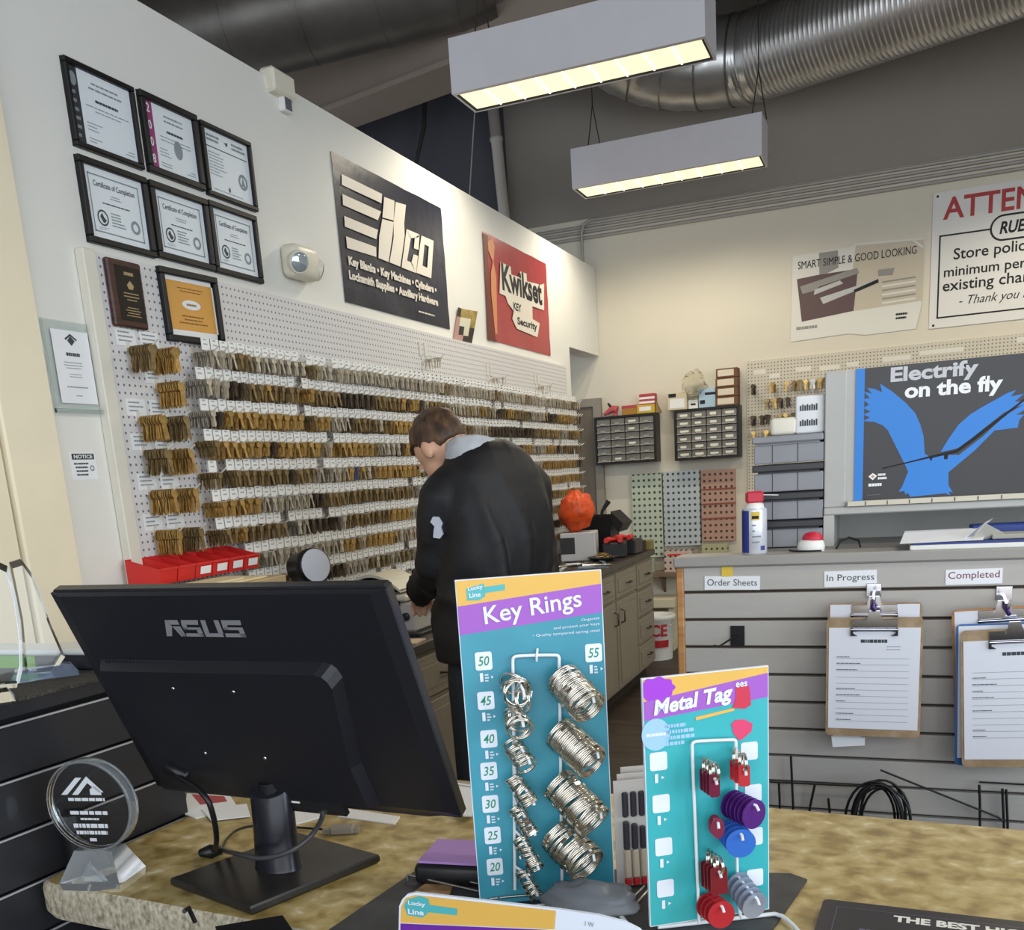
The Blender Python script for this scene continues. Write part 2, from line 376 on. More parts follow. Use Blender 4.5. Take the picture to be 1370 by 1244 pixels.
b = MB(); b.tube([ony(640, 60, 8.0).xy.to_3d() + Vector((0, 0, 4.9)), ony(637, 120, 8.0), ony(631, 215, 8.0), ony(626, 300, 8.0)], 0.006, 0, 5); tag(b.build('hanging_wire', cond), 'thin pale wire hanging left of the vertical pipe above the partition', 'wire')
b = MB(); b.tube([ony(570, 90, 8.0).xy.to_3d() + Vector((0, 0, 4.9)), ony(569, 110, 8.0), ony(567, 170, 8.0), ony(552, 240, 8.0)], [0.02, 0.02, 0.02, 0.012], 0, 6); tag(b.build('hanging_cable', dark_line), 'thick dark cable hanging in the dark gap above the navy banner', 'cable')

# ================================================================== left wall: pegboard, frames, banners
peg_m = hole_mat('pegboard_white', 'd9d7d8', '6a6a72', ('Y', 'Z'), 0.0254, 0.0042, 0.5)
trimw = mat('trim_white', 'dedacd', 0.6, noise_amt=0.02)
t = thing('pegboard', 'long white pegboard covered with key hooks along the left wall', 'pegboard', (XL + 0.015, 4.9, 0.99))
b = MB(); b.box(XL + 0.018, XP, 2.585, 7.29, 0.99, 2.315); b.build('peg_panel', peg_m, t)
b = MB(); b.box(XL + 0.001, XL + 0.018, 2.587, 7.288, 0.992, 2.313); b.box(XL + 0.001, XP + 0.006, 2.53, 2.584, 0.99, 2.318, bev=0.003); b.build('edge_trim', trimw, t)

frame_m = mat('frame_black', '100f12', 0.5, noise_amt=0.1); cert = mat('certificate_paper', 'e6edf2', 0.5, noise_amt=0.02, noise_scale=6); cert_ink = mat('certificate_ink', '3f474c', 0.7); cert_grey = mat('certificate_grey', '8d979c', 0.7)
mag = mat('magenta_band', '9a3c76', 0.6); slate = mat('slate_band', '33373c', 0.6); orange_p = mat('orange_paper', 'd9a14f', 0.6, noise_amt=0.05, noise_scale=5); pale_m = mat('mount_white', 'e9ecee', 0.6)
def picture_frame(name, label, cat, group, y0, y1, z0, z1, X, fw, art, sheet, tilt=0.0):
    w, h = y1 - y0, z1 - z0
    M = LW(y0, z0, X - XL) @ Matrix.Rotation(tilt, 4, 'Z')
    t = thing(name, label, cat, (X, (y0 + y1) / 2, z0), group)
    b = MB(M); b.box(0, w, 0, h, 0.001, 0.004)
    for (a, c, d, e) in ((0, w, 0, fw), (0, w, h - fw, h), (0, fw, fw, h - fw), (w - fw, w, fw, h - fw)):
        b.box(a, c, d, e, 0.001, 0.02, bev=0.003)
    b.build('frame', frame_m, t)
    b = MB(M); art(b, fw, fw, w - fw, h - fw); b.build('certificate', sheet, t)
def art_band(band_txt):
    def art(b, x0, y0, x1, y1):
        b.rect(x0, x1, y0, y1, 0.006, 0); b.rect(x0, x0 + 0.04, y0, y1, 0.0065, 1); rr = random.Random(3)
        if band_txt:
            for i, ch in enumerate(band_txt): b.text(ch, x0 + 0.012, x0 + 0.028, y1 - 0.035 - i * 0.052, y1 - 0.007 - i * 0.052, 0.007, 2, 0.02)
        else:
            b.greek(x0 + 0.008, x0 + 0.032, y0 + 0.01, y1 - 0.06, 6, 0.007, 4, 0.4, rnd=rr)
            b.M = b.M @ Matrix.Translation((x0 + 0.02, y1 - 0.035, 0.007)); b.poly([(0.014 * math.cos(2 * PI * k / 16), 0.02 * math.sin(2 * PI * k / 16)) for k in range(16)], 0, 4); b.M = b.M @ Matrix.Translation((-(x0 + 0.02), -(y1 - 0.035), -0.007))
        xm = x0 + 0.04; cx = (xm + x1) / 2
        b.greek(xm + 0.03, x1 - 0.03, y1 - 0.05, y1 - 0.02, 2, 0.007, 4, 0.35, 'c', rr)
        b.greek(cx - 0.05, cx + 0.05, y1 - 0.083, y1 - 0.068, 1, 0.007, 3, 0.5, 'c', rr)
        b.greek(xm + 0.015, x1 - 0.015, y1 - 0.112, y1 - 0.09, 2, 0.007, 4, 0.25, 'c', rr)
        if band_txt: b.poly([(cx + 0.01 + 0.022 * math.cos(2 * PI * k / 20), y0 + 0.085 + 0.03 * math.sin(2 * PI * k / 20)) for k in range(20)], 0.0068, 4)
        b.greek(xm + 0.015, xm + 0.08, y0 + 0.045, y0 + 0.075, 3, 0.007, 4, 0.25, 'l', rr); b.greek(xm + 0.015, xm + 0.07, y0 + 0.012, y0 + 0.03, 2, 0.007, 4, 0.3, 'l', rr); b.greek(x1 - 0.06, x1 - 0.015, y0 + 0.012, y0 + 0.03, 2, 0.007, 4, 0.3, 'r', rr)
    return art
def ring2d(b, cx, cy, r0, r1, z, m, n=24, a=0, e=2 * PI):
    for k in range(n):
        p, q = a + (e - a) * k / n, a + (e - a) * (k + 1) / n
        b.add([(cx + r0 * math.cos(p), cy + r0 * math.sin(p), z), (cx + r1 * math.cos(p), cy + r1 * math.sin(p), z), (cx + r1 * math.cos(q), cy + r1 * math.sin(q), z), (cx + r0 * math.cos(q), cy + r0 * math.sin(q), z)], [(0, 1, 2, 3)], m)
def art_completion(seed):
    def art(b, x0, y0, x1, y1):
        rr = random.Random(seed); b.rect(x0, x1, y0, y1, 0.006, 0); g = 0.02
        for (a, c, d, e) in ((x0 + g, x1 - g, y0 + g, y0 + g + 0.004), (x0 + g, x1 - g, y1 - g - 0.004, y1 - g), (x0 + g, x0 + g + 0.004, y0 + g, y1 - g), (x1 - g - 0.004, x1 - g, y0 + g, y1 - g)): b.rect(a, c, d, e, 0.007, 4)
        b.text('Certificate of Completion', x0 + 0.04, x1 - 0.04, y1 - 0.06, y1 - 0.038, 0.007, 3, 0.01); cx = (x0 + x1) / 2
        b.greek(cx - 0.03, cx + 0.03, y1 - 0.085, y1 - 0.07, 2, 0.007, 4, 0.35, 'c', rr); b.greek(cx - 0.07, cx + 0.07, y1 - 0.105, y1 - 0.095, 1, 0.007, 3, 0.35, 'c', rr)
        ring2d(b, x0 + 0.062, y0 + 0.065, 0.019, 0.024, 0.007, 3); b.poly([(x0 + 0.05, y0 + 0.068), (x0 + 0.06, y0 + 0.052), (x0 + 0.067, y0 + 0.05), (x0 + 0.076, y0 + 0.06), (x0 + 0.066, y0 + 0.068), (x0 + 0.06, y0 + 0.08)], 0.007, 3)
        b.greek(x0 + 0.1, x0 + 0.165, y0 + 0.045, y0 + 0.09, 5, 0.007, 4, 0.4, 'l', rr)
        ring2d(b, x1 - 0.055, y0 + 0.062, 0.012, 0.021, 0.007, 4); b.greek(x0 + 0.04, x0 + 0.09, y0 + 0.028, y0 + 0.038, 2, 0.007, 4, 0.3, 'l', rr)
    return art
def art_missouri(b, x0, y0, x1, y1):
    rr = random.Random(5); b.rect(x0, x1, y0, y1, 0.006, 0)
    b.greek(x0 + 0.02, x0 + 0.11, y1 - 0.04, y1 - 0.012, 2, 0.007, 4, 0.55, 'l', rr); b.greek(x1 - 0.1, x1 - 0.01, y1 - 0.04, y1 - 0.012, 2, 0.007, 4, 0.55, 'l', rr)
    cx = (x0 + x1) / 2; b.poly([(cx - 0.012, y1 - 0.02), (cx, y1 - 0.024), (cx + 0.012, y1 - 0.018), (cx + 0.006, y1 - 0.036), (cx - 0.002, y1 - 0.03)], 0.007, 3)
    b.rect(x0 + 0.01, x1 - 0.01, y1 - 0.058, y1 - 0.055, 0.007, 3); b.greek(x0 + 0.02, x0 + 0.12, y0 + 0.06, y1 - 0.07, 8, 0.007, 4, 0.25, 'l', rr)
    ring2d(b, x1 - 0.05, y0 + 0.075, 0.018, 0.028, 0.007, 4); b.poly([(x1 - 0.062, y0 + 0.06), (x1 - 0.038, y0 + 0.06), (x1 - 0.05, y0 + 0.095)], 0.007, 4)
    b.poly([(cx - 0.008 + 0.006 * math.cos(k), y0 + 0.028 + 0.009 * math.sin(k)) for k in (0, 1, 2, 3, 4, 5)], 0.007, 3); b.greek(x0 + 0.03, x1 - 0.03, y0 + 0.012, y0 + 0.018, 1, 0.007, 4, 0.4, 'l', rr)
SH = [cert, slate, pale_m, cert_ink, cert_grey]
GF = 'framed certificates on the left wall'
picture_frame('framed_certificate', 'black-framed certificate with a dark band, top left of the wall group', 'framed certificate', GF, 2.594, 2.892, 2.62, 2.868, XL, 0.016, art_band(''), SH)
picture_frame('framed_certificate', 'black-framed certificate with a magenta band reading 2008', 'framed certificate', GF, 2.918, 3.208, 2.624, 2.874, XL, 0.022, art_band('2008'), [cert, mag, pale_m, cert_ink, cert_grey])
picture_frame('framed_certificate', 'black-framed certificate with a ruled heading, right of the magenta-banded one', 'framed certificate', GF, 3.225, 3.525, 2.619, 2.867, XL, 0.017, art_missouri, SH)
picture_frame('framed_certificate', 'black-framed completion certificate, left one in the lower row', 'framed certificate', GF, 2.59, 2.892, 2.346, 2.597, XL, 0.02, art_completion(1), SH)
picture_frame('framed_certificate', 'black-framed completion certificate, middle one in the lower row', 'framed certificate', GF, 2.906, 3.207, 2.352, 2.597, XL, 0.022, art_completion(2), SH)
picture_frame('framed_certificate', 'black-framed completion certificate, right one in the lower row beside the emergency light', 'framed certificate', GF, 3.214, 3.506, 2.352, 2.6, XL, 0.02, art_completion(4), SH)
def art_orange(b, x0, y0, x1, y1):
    rr = random.Random(9); b.rect(x0, x1, y0, y1, 0.006, 0); b.rect(x0, x1, y1 - 0.014, y1, 0.0062, 2); b.rect(x0, x1, y0, y0 + 0.02, 0.0062, 2); b.rect(x0, x0 + 0.008, y0, y1, 0.0062, 2); b.rect(x1 - 0.008, x1, y0, y1, 0.0062, 2); cx = (x0 + x1) / 2; cy = (y0 + y1) / 2 + 0.01
    b.poly([(cx + 0.05 * math.cos(2 * PI * k / 20), cy + 0.016 * math.sin(2 * PI * k / 20)) for k in range(20)], 0.0066, 2); b.greek(cx - 0.035, cx + 0.035, cy - 0.006, cy + 0.006, 1, 0.007, 4, 0.6, 'c', rr)
    b.greek(x0 + 0.05, x1 - 0.04, y1 - 0.05, y1 - 0.03, 2, 0.007, 3, 0.3, 'c', rr); b.greek(x0 + 0.05, x1 - 0.05, y0 + 0.04, y0 + 0.075, 3, 0.007, 3, 0.35, 'c', rr)
picture_frame('framed_certificate', 'black-framed orange certificate leaning tilted on the pegboard', 'framed certificate', GF, 2.862, 3.17, 2.075, 2.315, XP, 0.022, art_orange, [orange_p, slate, pale_m, mat('brown_ink', '8a6030', 0.7), mat('brown_ink2', 'a07a45', 0.7)], tilt=0.02)
wood_dark = speck_mat('plaque_wood', ['2c1713', '43241c', '532f24'], 6, 0.35, (1, 1, 10)); plate_m = mat('plaque_plate', '120e0c', 0.25); gold_ink = mat('gold_lettering', 'b9a27c', 0.4, 0.5)
t = thing('wooden_plaque', 'dark wooden award plaque with engraved plate on the pegboard', 'plaque', (XP, 2.69, 2.097))
M = LW(2.611, 2.097, XP - XL + 0.0); b = MB(M); b.box(0, 0.152, 0, 0.205, 0.0, 0.02, bev=0.005); b.build('board', wood_dark, t)
b = MB(M); b.rect(0.028, 0.142, 0.02, 0.187, 0.0205, 0); rr = random.Random(4); b.greek(0.055, 0.12, 0.155, 0.175, 1, 0.0212, 1, 0.5, 'c', rr); b.poly([(0.08, 0.118), (0.098, 0.118), (0.105, 0.13), (0.089, 0.145), (0.073, 0.13)], 0.0212, 1); b.greek(0.05, 0.125, 0.08, 0.11, 3, 0.0212, 1, 0.35, 'c', rr); b.greek(0.045, 0.13, 0.032, 0.065, 4, 0.0212, 1, 0.35, 'c', rr); b.build('engraved_plate', [plate_m, gold_ink], t)
acr = mat('clear_acrylic', 'f2f7f6', 0.05, trans=0.95, ior=1.1)
t = thing('sign_holder', 'clear acrylic holder with a printed white sheet, left of the pegboard', 'sign holder', (XL, 2.44, 1.823))
M = LW(2.345, 1.823); b = MB(M); b.box(0, 0.198, 0, 0.272, 0.004, 0.0055); b.box(0, 0.198, 0, 0.012, 0.007, 0.02); b.box(0, 0.003, 0, 0.272, 0.007, 0.012); b.box(0.195, 0.198, 0, 0.272, 0.007, 0.012); b.build('holder', acr, t)
b = MB(M); b.rect(0.03, 0.178, 0.03, 0.245, 0.0085, 0); rr = random.Random(6); b.poly([(0.09, 0.215), (0.105, 0.2), (0.12, 0.215), (0.105, 0.23)], 0.009, 1); b.poly([(0.08, 0.22), (0.105, 0.236), (0.13, 0.22), (0.125, 0.216), (0.105, 0.23), (0.085, 0.216)], 0.009, 1); b.greek(0.075, 0.135, 0.168, 0.182, 1, 0.009, 1, 0.7, 'c', rr); b.greek(0.06, 0.14, 0.13, 0.155, 3, 0.009, 2, 0.3, 'c', rr); b.greek(0.075, 0.13, 0.105, 0.12, 2, 0.009, 2, 0.3, 'c', rr); b.greek(0.05, 0.155, 0.075, 0.082, 1, 0.009, 2, 0.5, 'c', rr); b.greek(0.09, 0.12, 0.05, 0.056, 1, 0.009, 2, 0.5, 'c', rr); b.build('printed_sheet', [paper, cert_ink, grey_ink], t)
b = MB(LW(2.378, 1.622)); b.box(0, 0.103, 0, 0.083, 0, 0.0015); b.rect(0.006, 0.097, 0.062, 0.08, 0.002, 1); b.text('NOTICE', 0.014, 0.09, 0.065, 0.077, 0.0023, 2, 0.03); b.greek(0.01, 0.07, 0.01, 0.055, 4, 0.002, 3, 0.45, 'c', random.Random(2)); ring2d(b, 0.083, 0.035, 0.006, 0.009, 0.002, 3, 14); tag(b.build('notice_sticker', [paper, slate, pale_m, cert_ink]), 'small white notice sticker on the wall below the clear sign holder', 'sticker')
# emergency light
t = thing('emergency_light', 'white twin-head emergency light right of the framed certificates', 'emergency light', (XL, 3.76, 2.34)); cy, cz = 3.745, 2.462
M = LW(cy, cz); b = MB(M); b.box(-0.09, 0.10, -0.062, 0.068, 0, 0.085, bev=0.03, seg=3); b.build('body', mat('warm_white_plastic', 'ded9c8', 0.4), t)
for sx in (-0.065, 0.095):
    Mh = M @ Matrix.Translation((sx, -0.005, 0.065 if sx < 0 else 0.045)) @ Matrix.Rotation(-0.5 if sx < 0 else 0.9, 4, 'Y') @ Matrix.Rotation(0.25, 4, 'X') @ Matrix.Scale(0.72, 4); b = MB(Mh); b.lathe([(0.03, -0.04), (0.055, -0.01), (0.062, 0.02), (0.06, 0.04)]); hd_ = b.build('lamp_head', MATS['warm_white_plastic'], t)
    b = MB(Mh); b.lathe([(0.052, 0.046), (0.04, 0.052), (0.001, 0.055)]); sub(b, 'lens', mat('lamp_lens', 'c5d2dc', 0.08, 0.6), hd_, t.location)
b = MB(LW(3.775, 3.05)); b.box(0, 0.06, 0, 0.085, 0, 0.03, bev=0.004); b.rect(0.006, 0.054, 0.006, 0.075, 0.031, 1); tag(b.build('wall_sensor', [white, mat('slate_blue_face', '4a5360', 0.5)]), 'tiny white box with a dark face near the top edge of the partition', 'sensor')
b = MB(LW(3.70, 3.10)); b.box(0, 0.16, 0, 0.09, -0.03, 0.04, bev=0.01); tag(b.build('cable_box', mat('warm_white_plastic', 'ded9c8', 0.4)), 'white junction box sitting at the top edge of the partition', 'junction box')

# navy banner
def LP(ox, oy, sc, pts, X):
    out = []
    for (x, y) in pts:
        p = onx(ox + x / sc, oy + y / sc, X); out.append((p.y, p.z))
    return out
navy = mat('banner_navy', '1b1e30', 0.42, noise_amt=0.25, noise_scale=3, bump=0.9, bump_scale=3.5); silver_p = mat('banner_silver', 'e4ddd0', 0.4)
M = LW(0, 0, 0.0)
t = thing('banner', 'navy vinyl banner with silver lettering and four stripes on the left wall', 'banner', (XL, 4.72, 2.37))
def wavy(b, y0, y1, z0, z1, nu, nv, amp, base):
    V = [(y0 + (y1 - y0) * i / nu, z0 + (z1 - z0) * j / nv, base + amp * (noise.noise((i * 0.45, j * 0.6, base * 50)) + 0.6)) for j in range(nv + 1) for i in range(nu + 1)]
    b.add(V, [(j * (nu + 1) + i, j * (nu + 1) + i + 1, (j + 1) * (nu + 1) + i + 1, (j + 1) * (nu + 1) + i) for j in range(nv) for i in range(nu)], 0, True)
b = MB(M); wavy(b, 4.153, 5.29, 2.37, 2.998, 16, 10, 0.0045, 0.002); b.build('vinyl_sheet', navy, t)
b = MB(M); zc = 0.0095; il = lambda pts: LP(430, 190, 4.783, pts, XL + zc)
for pl in ([(130, 205), (388, 332), (385, 392), (130, 273)], [(135, 332), (382, 445), (362, 500), (138, 402)], [(146, 472), (362, 562), (352, 622), (150, 540)], [(158, 603), (350, 672), (352, 735), (165, 678)],
           [(402, 350), (468, 376), (462, 502), (390, 482)], [(390, 492), (462, 512), (455, 600), (430, 768), (366, 742), (370, 600)], [(475, 383), (541, 402), (530, 520), (533, 600), (505, 797), (436, 770), (463, 610), (462, 510)]): b.poly(il(pl), zc, 0)
def quadstrip(outer, inner, z, m):
    n = len(outer); 
    for k in range(n): b.poly([outer[k], outer[(k + 1) % n], inner[(k + 1) % n], inner[k]], z, m)
quadstrip(il([(640, 598), (718, 632), (703, 872), (608, 836)]), il([(660, 655), (688, 668), (677, 806), (647, 790)]), zc, 0)
b.poly(il([(545, 556), (628, 592), (620, 610), (570, 615)]), zc, 0); b.poly(il([(545, 556), (573, 612), (548, 760), (513, 802)]), zc, 0); b.poly(il([(513, 802), (548, 758), (578, 772), (605, 838)]), zc, 0); b.poly(il([(628, 592), (622, 690), (592, 680), (598, 612)]), zc, 0); b.poly(il([(590, 718), (618, 728), (606, 838), (574, 776)]), zc, 0)
for s_, (xa, ya, xb, yb, hh) in (('Key Blanks • Key Machines • Cylinders •', (177, 790, 738, 965, 0.050)), ('Locksmith Supplies • Auxiliary Hardware', (180, 880, 748, 1045, 0.050))):
    (u0, v0), (u1, v1) = il([(xa, ya), (xb, yb)]); vb = (v0 + v1) / 2; b.text(s_, u0, u1, vb - 0.012, vb - 0.012 + hh, zc, 0, 0.055)
(u0, v0), (u1, v1) = il([(622, 1080), (780, 1130)]); b.greek(u0, u1, v1 - 0.004, v1 + 0.008, 1, zc, 0, 0.6, 'l', random.Random(3))
b.build('lettering', silver_p, t)
# red banner
redb = mat('banner_red', 'a83a3d', 0.35, noise_amt=0.12, noise_scale=3, bump=0.6, bump_scale=4)
t = thing('banner', 'red vinyl banner with black lettering at the far end of the left wall', 'banner', (XL, 6.45, 2.37))
b = MB(M); wavy(b, 5.87, 7.025, 2.37, 2.992, 16, 10, 0.0045, 0.002); b.build('vinyl_sheet', redb, t)
kw = lambda pts: LP(600, 300, 6.55, pts, XL + 0.01)
brn = mat('banner_brown', '6a2a22', 0.5); pea = mat('banner_peach', 'd08a5c', 0.5)
b = MB(M)
b.poly(kw([(300, 75), (345, 100), (350, 330), (370, 600), (345, 650), (345, 1010), (330, 640)]), 0.0096, 3); b.poly(kw([(345, 150), (385, 120), (405, 200), (395, 330), (420, 460), (430, 960), (410, 960), (375, 600), (372, 420), (390, 330), (350, 230)]), 0.0098, 4); b.poly(kw([(345, 640), (372, 640), (400, 960), (425, 1030), (345, 1010)]), 0.0096, 3)
b.poly(kw([(455, 330), (545, 372), (550, 440), (618, 462), (628, 412), (684, 432), (688, 500), (808, 530), (838, 520), (838, 755), (735, 718), (738, 830), (800, 868), (780, 990), (600, 915), (560, 830), (572, 760), (520, 690), (500, 628), (448, 605)]), 0.0100, 1)
for s_, (xa, ya, xb, yb, hh) in (('Kwikset', (470, 520, 822, 690, 0.165)), ('KEY', (570, 735, 640, 762, 0.048)), ('Security', (605, 870, 778, 945, 0.062))):
    (u0, v0), (u1, v1) = kw([(xa, ya), (xb, yb)]); vb = (v0 + v1) / 2 - hh * 0.18; b.text(s_, u0, u1, vb, vb + hh, 0.0105, 2, 0.035)
b.build('lettering', [redb, silver_p, ink, brn, pea], t)
# small poster between the banners
t = thing('poster', 'small gold and black poster curling off the wall between the two banners', 'poster', (XL, 5.54, 2.308))
b = MB(M); P = LP(0, 0, 1, [(612.5, 411), (636, 417), (632, 462), (606.5, 458)], XL + 0.01)
g_ = mat('poster_gold', 'a08a4a', 0.5, noise_amt=0.4, noise_scale=25); k_ = mat('poster_black', '2b2620', 0.5); pk = mat('poster_pink', 'b98f86', 0.5); cr = mat('poster_cream', 'd6d2bd', 0.5)
V = []
for j in range(5):
    for i in range(5):
        a, c = i / 4, j / 4; e = [P[3][q] * (1 - a) * (1 - c) + P[2][q] * a * (1 - c) + P[1][q] * a * c + P[0][q] * (1 - a) * c for q in (0, 1)]; V.append((e[0], e[1], 0.004 + 0.03 * abs(a - 0.3) * c))
for j in range(4):
    for i in range(4): b.add([V[j * 5 + i], V[j * 5 + i + 1], V[(j + 1) * 5 + i + 1], V[(j + 1) * 5 + i]], [(0, 1, 2, 3)], [[2, 2, 1, 1], [2, 1, 3, 1], [2, 3, 3, 0], [1, 0, 0, 0]][j][i])
b.build('sheet', [g_, k_, pk, cr], t)

# ================================================================== key hooks and key blanks
wire_m = mat('hook_wire', 'dcd9d0', 0.4, 0.1); tipm = mat('hook_tip', 'e4e1d8', 0.5)
brass = mat('brass', 'c2a266', 0.32, 0.8, noise_amt=0.25, noise_scale=60); bronze = mat('dark_bronze', '94805c', 0.4, 0.7, noise_amt=0.3, noise_scale=60); nickel = mat('nickel', 'c6c0b4', 0.32, 0.8, noise_amt=0.2, noise_scale=60); dkey = mat('blackened_keys', '54493d', 0.45, 0.6); bluek = mat('blue_keys', '4b5a86', 0.4, 0.3); redk = mat('red_keys', '93423b', 0.4, 0.3)
tagm = mat('price_tag', 'f2f2f0', 0.6); tagm2 = mat('price_tag_print', 'aeb2b6', 0.6)
HL = 0.13
def hook_geo(b, o=(0, 0, 0)):
    x, y, z = o
    b.box(x, x + 0.006, y - 0.008, y + 0.008, z - 0.012, z + 0.02)
    b.tube([(x + 0.004, y, z), (x + HL * 0.85, y, z), (x + HL, y, z + 0.014)], 0.0028, 0, 4)
def tag_geo(b, o, rr):
    x, y, z = o
    b.box(x + 0.072, x + 0.0735, y - 0.0225, y + 0.0225, z + 0.003, z + 0.043, 0)
    for k in range(2): b.add([(x + 0.0738, y - 0.012, z + 0.040 - k * 0.015), (x + 0.0738, y + 0.006 + 0.004 * k, z + 0.040 - k * 0.015), (x + 0.0738, y + 0.006 + 0.004 * k, z + 0.035 - k * 0.015), (x + 0.0738, y - 0.012, z + 0.035 - k * 0.015)], [(0, 1, 2, 3), (3, 2, 1, 0)], 1)
def key_poly(sc=1.0, head=0):
    P = []
    if head == 0: P = [(0.0125 * math.cos(t), -0.010 + 0.0125 * math.sin(t)) for t in [(-0.3 + i * (PI + 0.6) / 7) * 1.0 for i in range(8)]]
    elif head == 1: P = [(0.012, -0.018), (0.013, -0.004), (0.008, 0.003), (-0.008, 0.003), (-0.013, -0.004), (-0.012, -0.018)]
    else: P = [(0.013, -0.016), (0.013, 0.002), (-0.013, 0.002), (-0.013, -0.016)]
    P += [(-0.0055, -0.021), (-0.0055, -0.05), (-0.001, -0.057), (0.003, -0.052), (0.0055, -0.047), (0.0055, -0.021)]
    return [(p[0] * sc, p[1] * sc) for p in P]
def keys_geo(b, o, n, rr, sc=1.0, head=0, xs=0.02, xe=None, m=0):
    x, y, z = o; xe = xe or HL * 0.82
    for i in range(n):
        xx = x + xs + (xe - xs) * (i + rr.uniform(-0.25, 0.25)) / max(1, n - 1); a = rr.uniform(-0.22, 0.22); w = rr.uniform(-0.25, 0.25)
        u = Vector((math.sin(w), math.cos(w), 0)); dn = Vector((rr.uniform(-0.1, 0.1), math.sin(a), math.cos(a))); n_ = u.cross(dn).normalized()
        P = key_poly(sc, head); k = len(P); V = []
        for s_ in (-0.001, 0.001): V += [tuple(Vector((xx, y, z)) + u * p[0] + dn * p[1] + n_ * s_) for p in P]
        b.add(V, [tuple(range(k)), tuple(range(k, 2 * k))[::-1]] + [((i2 + 1) % k, i2, k + i2, k + (i2 + 1) % k) for i2 in range(k)], m)
KM = [brass, bronze, nickel, dkey, bluek, redk]
ADJ = ['brass', 'dull bronze', 'silver', 'dark', 'blue', 'red']
ROWZ = [2.045, 1.945, 1.838, 1.732, 1.628, 1.526, 1.424, 1.322, 1.22, 1.12]
ORD = ['top', 'second', 'third', 'fourth', 'fifth', 'sixth', 'seventh', 'eighth', 'ninth', 'lowest']
rr = random.Random(11)
def section(y):
    return 'below the orange certificate' if y < 3.25 else ('below the emergency light' if y < 4.15 else 'below the navy banner')
# prototype meshes
bp = MB(); hook_geo(bp); hook_p = bp.build('key_hook', [wire_m], org=(0, 0, 0)); hook_me = hook_p.data
bp = MB(); tag_geo(bp, (0, 0, 0), rr); tag_p = bp.build('price_tag', [tagm, tagm2], org=(0, 0, 0)); tag_me = tag_p.data
KEYME = {}
for ci in range(6):
    for vi in range(3):
        bp = MB(); keys_geo(bp, (0, 0, 0), [16, 12, 8][vi], random.Random(ci * 7 + vi), 0.96 + 0.06 * vi, [0, 1, 2][(ci + vi) % 3])
        o = bp.build('key_blanks', [KM[ci]], org=(0, 0, 0)); KEYME[(ci, vi)] = o.data; bpy.data.objects.remove(o)
bpy.data.objects.remove(hook_p); bpy.data.objects.remove(tag_p)
def one(name, me, loc, parent=None):
    o = bpy.data.objects.new(name, me); C.objects.link(o); o.location = loc
    if parent is not None: o.parent = parent
    return o
nh = 0; farh = MB(); fark = MB(); col_run = {}
ys = [2.925 + 0.0508 * i for i in range(86)]
for ri, z in enumerate(ROWZ):
    ci = 2 if ri == 0 else rr.choice([0, 1, 2])
    for k, y in enumerate(ys):
        if rr.random() < 0.38 or ci > 3: ci = (2 if rr.random() < 0.8 else 1) if ri == 0 else rr.choices([0, 1, 2, 3, 4, 5], [0.27, 0.29, 0.28, 0.14, 0.01, 0.01])[0]
        if ri == 0 and y < 2.95: continue
        if rr.random() < 0.06: continue
        if z < 1.40 and y < 3.07: continue
        vi = rr.randrange(3); zz = z + rr.uniform(-0.003, 0.003)
        if nh < 297 and y < 4.55:
            h = one('key_hook', hook_me, (XP + 0.001, y, zz)); one('price_tag', tag_me, (0, 0, 0), h)
            tag(h, f'pegboard hook with white price tag in the {ORD[ri]} key row, {section(y)}', 'hook', f'hooks in the {ORD[ri]} key row, {section(y)}')
            q = one('key_blanks', KEYME[(ci, vi)], (XP, y, zz - 0.001))
            tag(q, f'{ADJ[ci]} key blanks hanging in the {ORD[ri]} row, {section(y)}', 'key blanks', f'{ADJ[ci]} key blanks in the {ORD[ri]} row, {section(y)}'); nh += 1
        else:
            hook_geo(farh, (XP + 0.001, y, zz)); tag_geo(farh, (XP + 0.001, y, zz), rr)
            # tags share the hooks' material slots 1, 2
            keys_geo(fark, (XP, y, zz), 9, rr, 1.0, rr.randrange(3), m=ci)
for i, (f, m, s_) in enumerate(farh.f): pass
tag(farh.build('key_hooks', [tagm, tagm2]), 'many small hooks with white tags filling the far part of the pegboard', 'hooks', kind='stuff')
tag(fark.build('key_blanks_mass', KM), 'many key blanks crowding the far part of the pegboard behind the man', 'key blanks', kind='stuff')
# two wide columns at the near end with larger bunches and card labels
card = mat('label_card', 'e9ecec', 0.6)
for r_, z in enumerate([2.035, 1.925, 1.815, 1.705, 1.575, 1.44]):
    for c_, y in enumerate((2.665, 2.775)):
        if r_ == 1 and c_ == 0: continue
        place = ['upper', 'second', 'third', 'fourth', 'fifth', 'lowest'][r_]; side = ['first', 'second'][c_]
        b = MB(LW(y - 0.045, z + 0.005, XP - XL)); b.box(0, 0.09, 0.0, 0.055, 0.001, 0.0025); b.greek(0.01, 0.08, 0.01, 0.05, 3, 0.003, 1, 0.35, 'l', rr); tag(b.build('price_card', [card, grey_ink]), f'white price card over the {place} bunch in the {side} wide column, near pegboard end', 'price card', 'price cards at the near pegboard end')
        b = MB(); hook_geo(b, (XP, y, z)); tag(b.build('key_hook', [wire_m]), f'hook of the {place} bunch in the {side} wide column at the near pegboard end', 'hook', 'hooks at the near pegboard end')
        ci = 0 if (r_ + c_) % 3 else 1
        b = MB(); keys_geo(b, (XP, y, z), 24, random.Random(r_ * 5 + c_), 1.45, r_ % 2, m=0); tag(b.build('key_blanks', [KM[ci]]), f'large {ADJ[ci]} key blanks, {place} bunch in the {side} wide column, near pegboard end', 'key blanks', 'large key blanks at the near pegboard end')
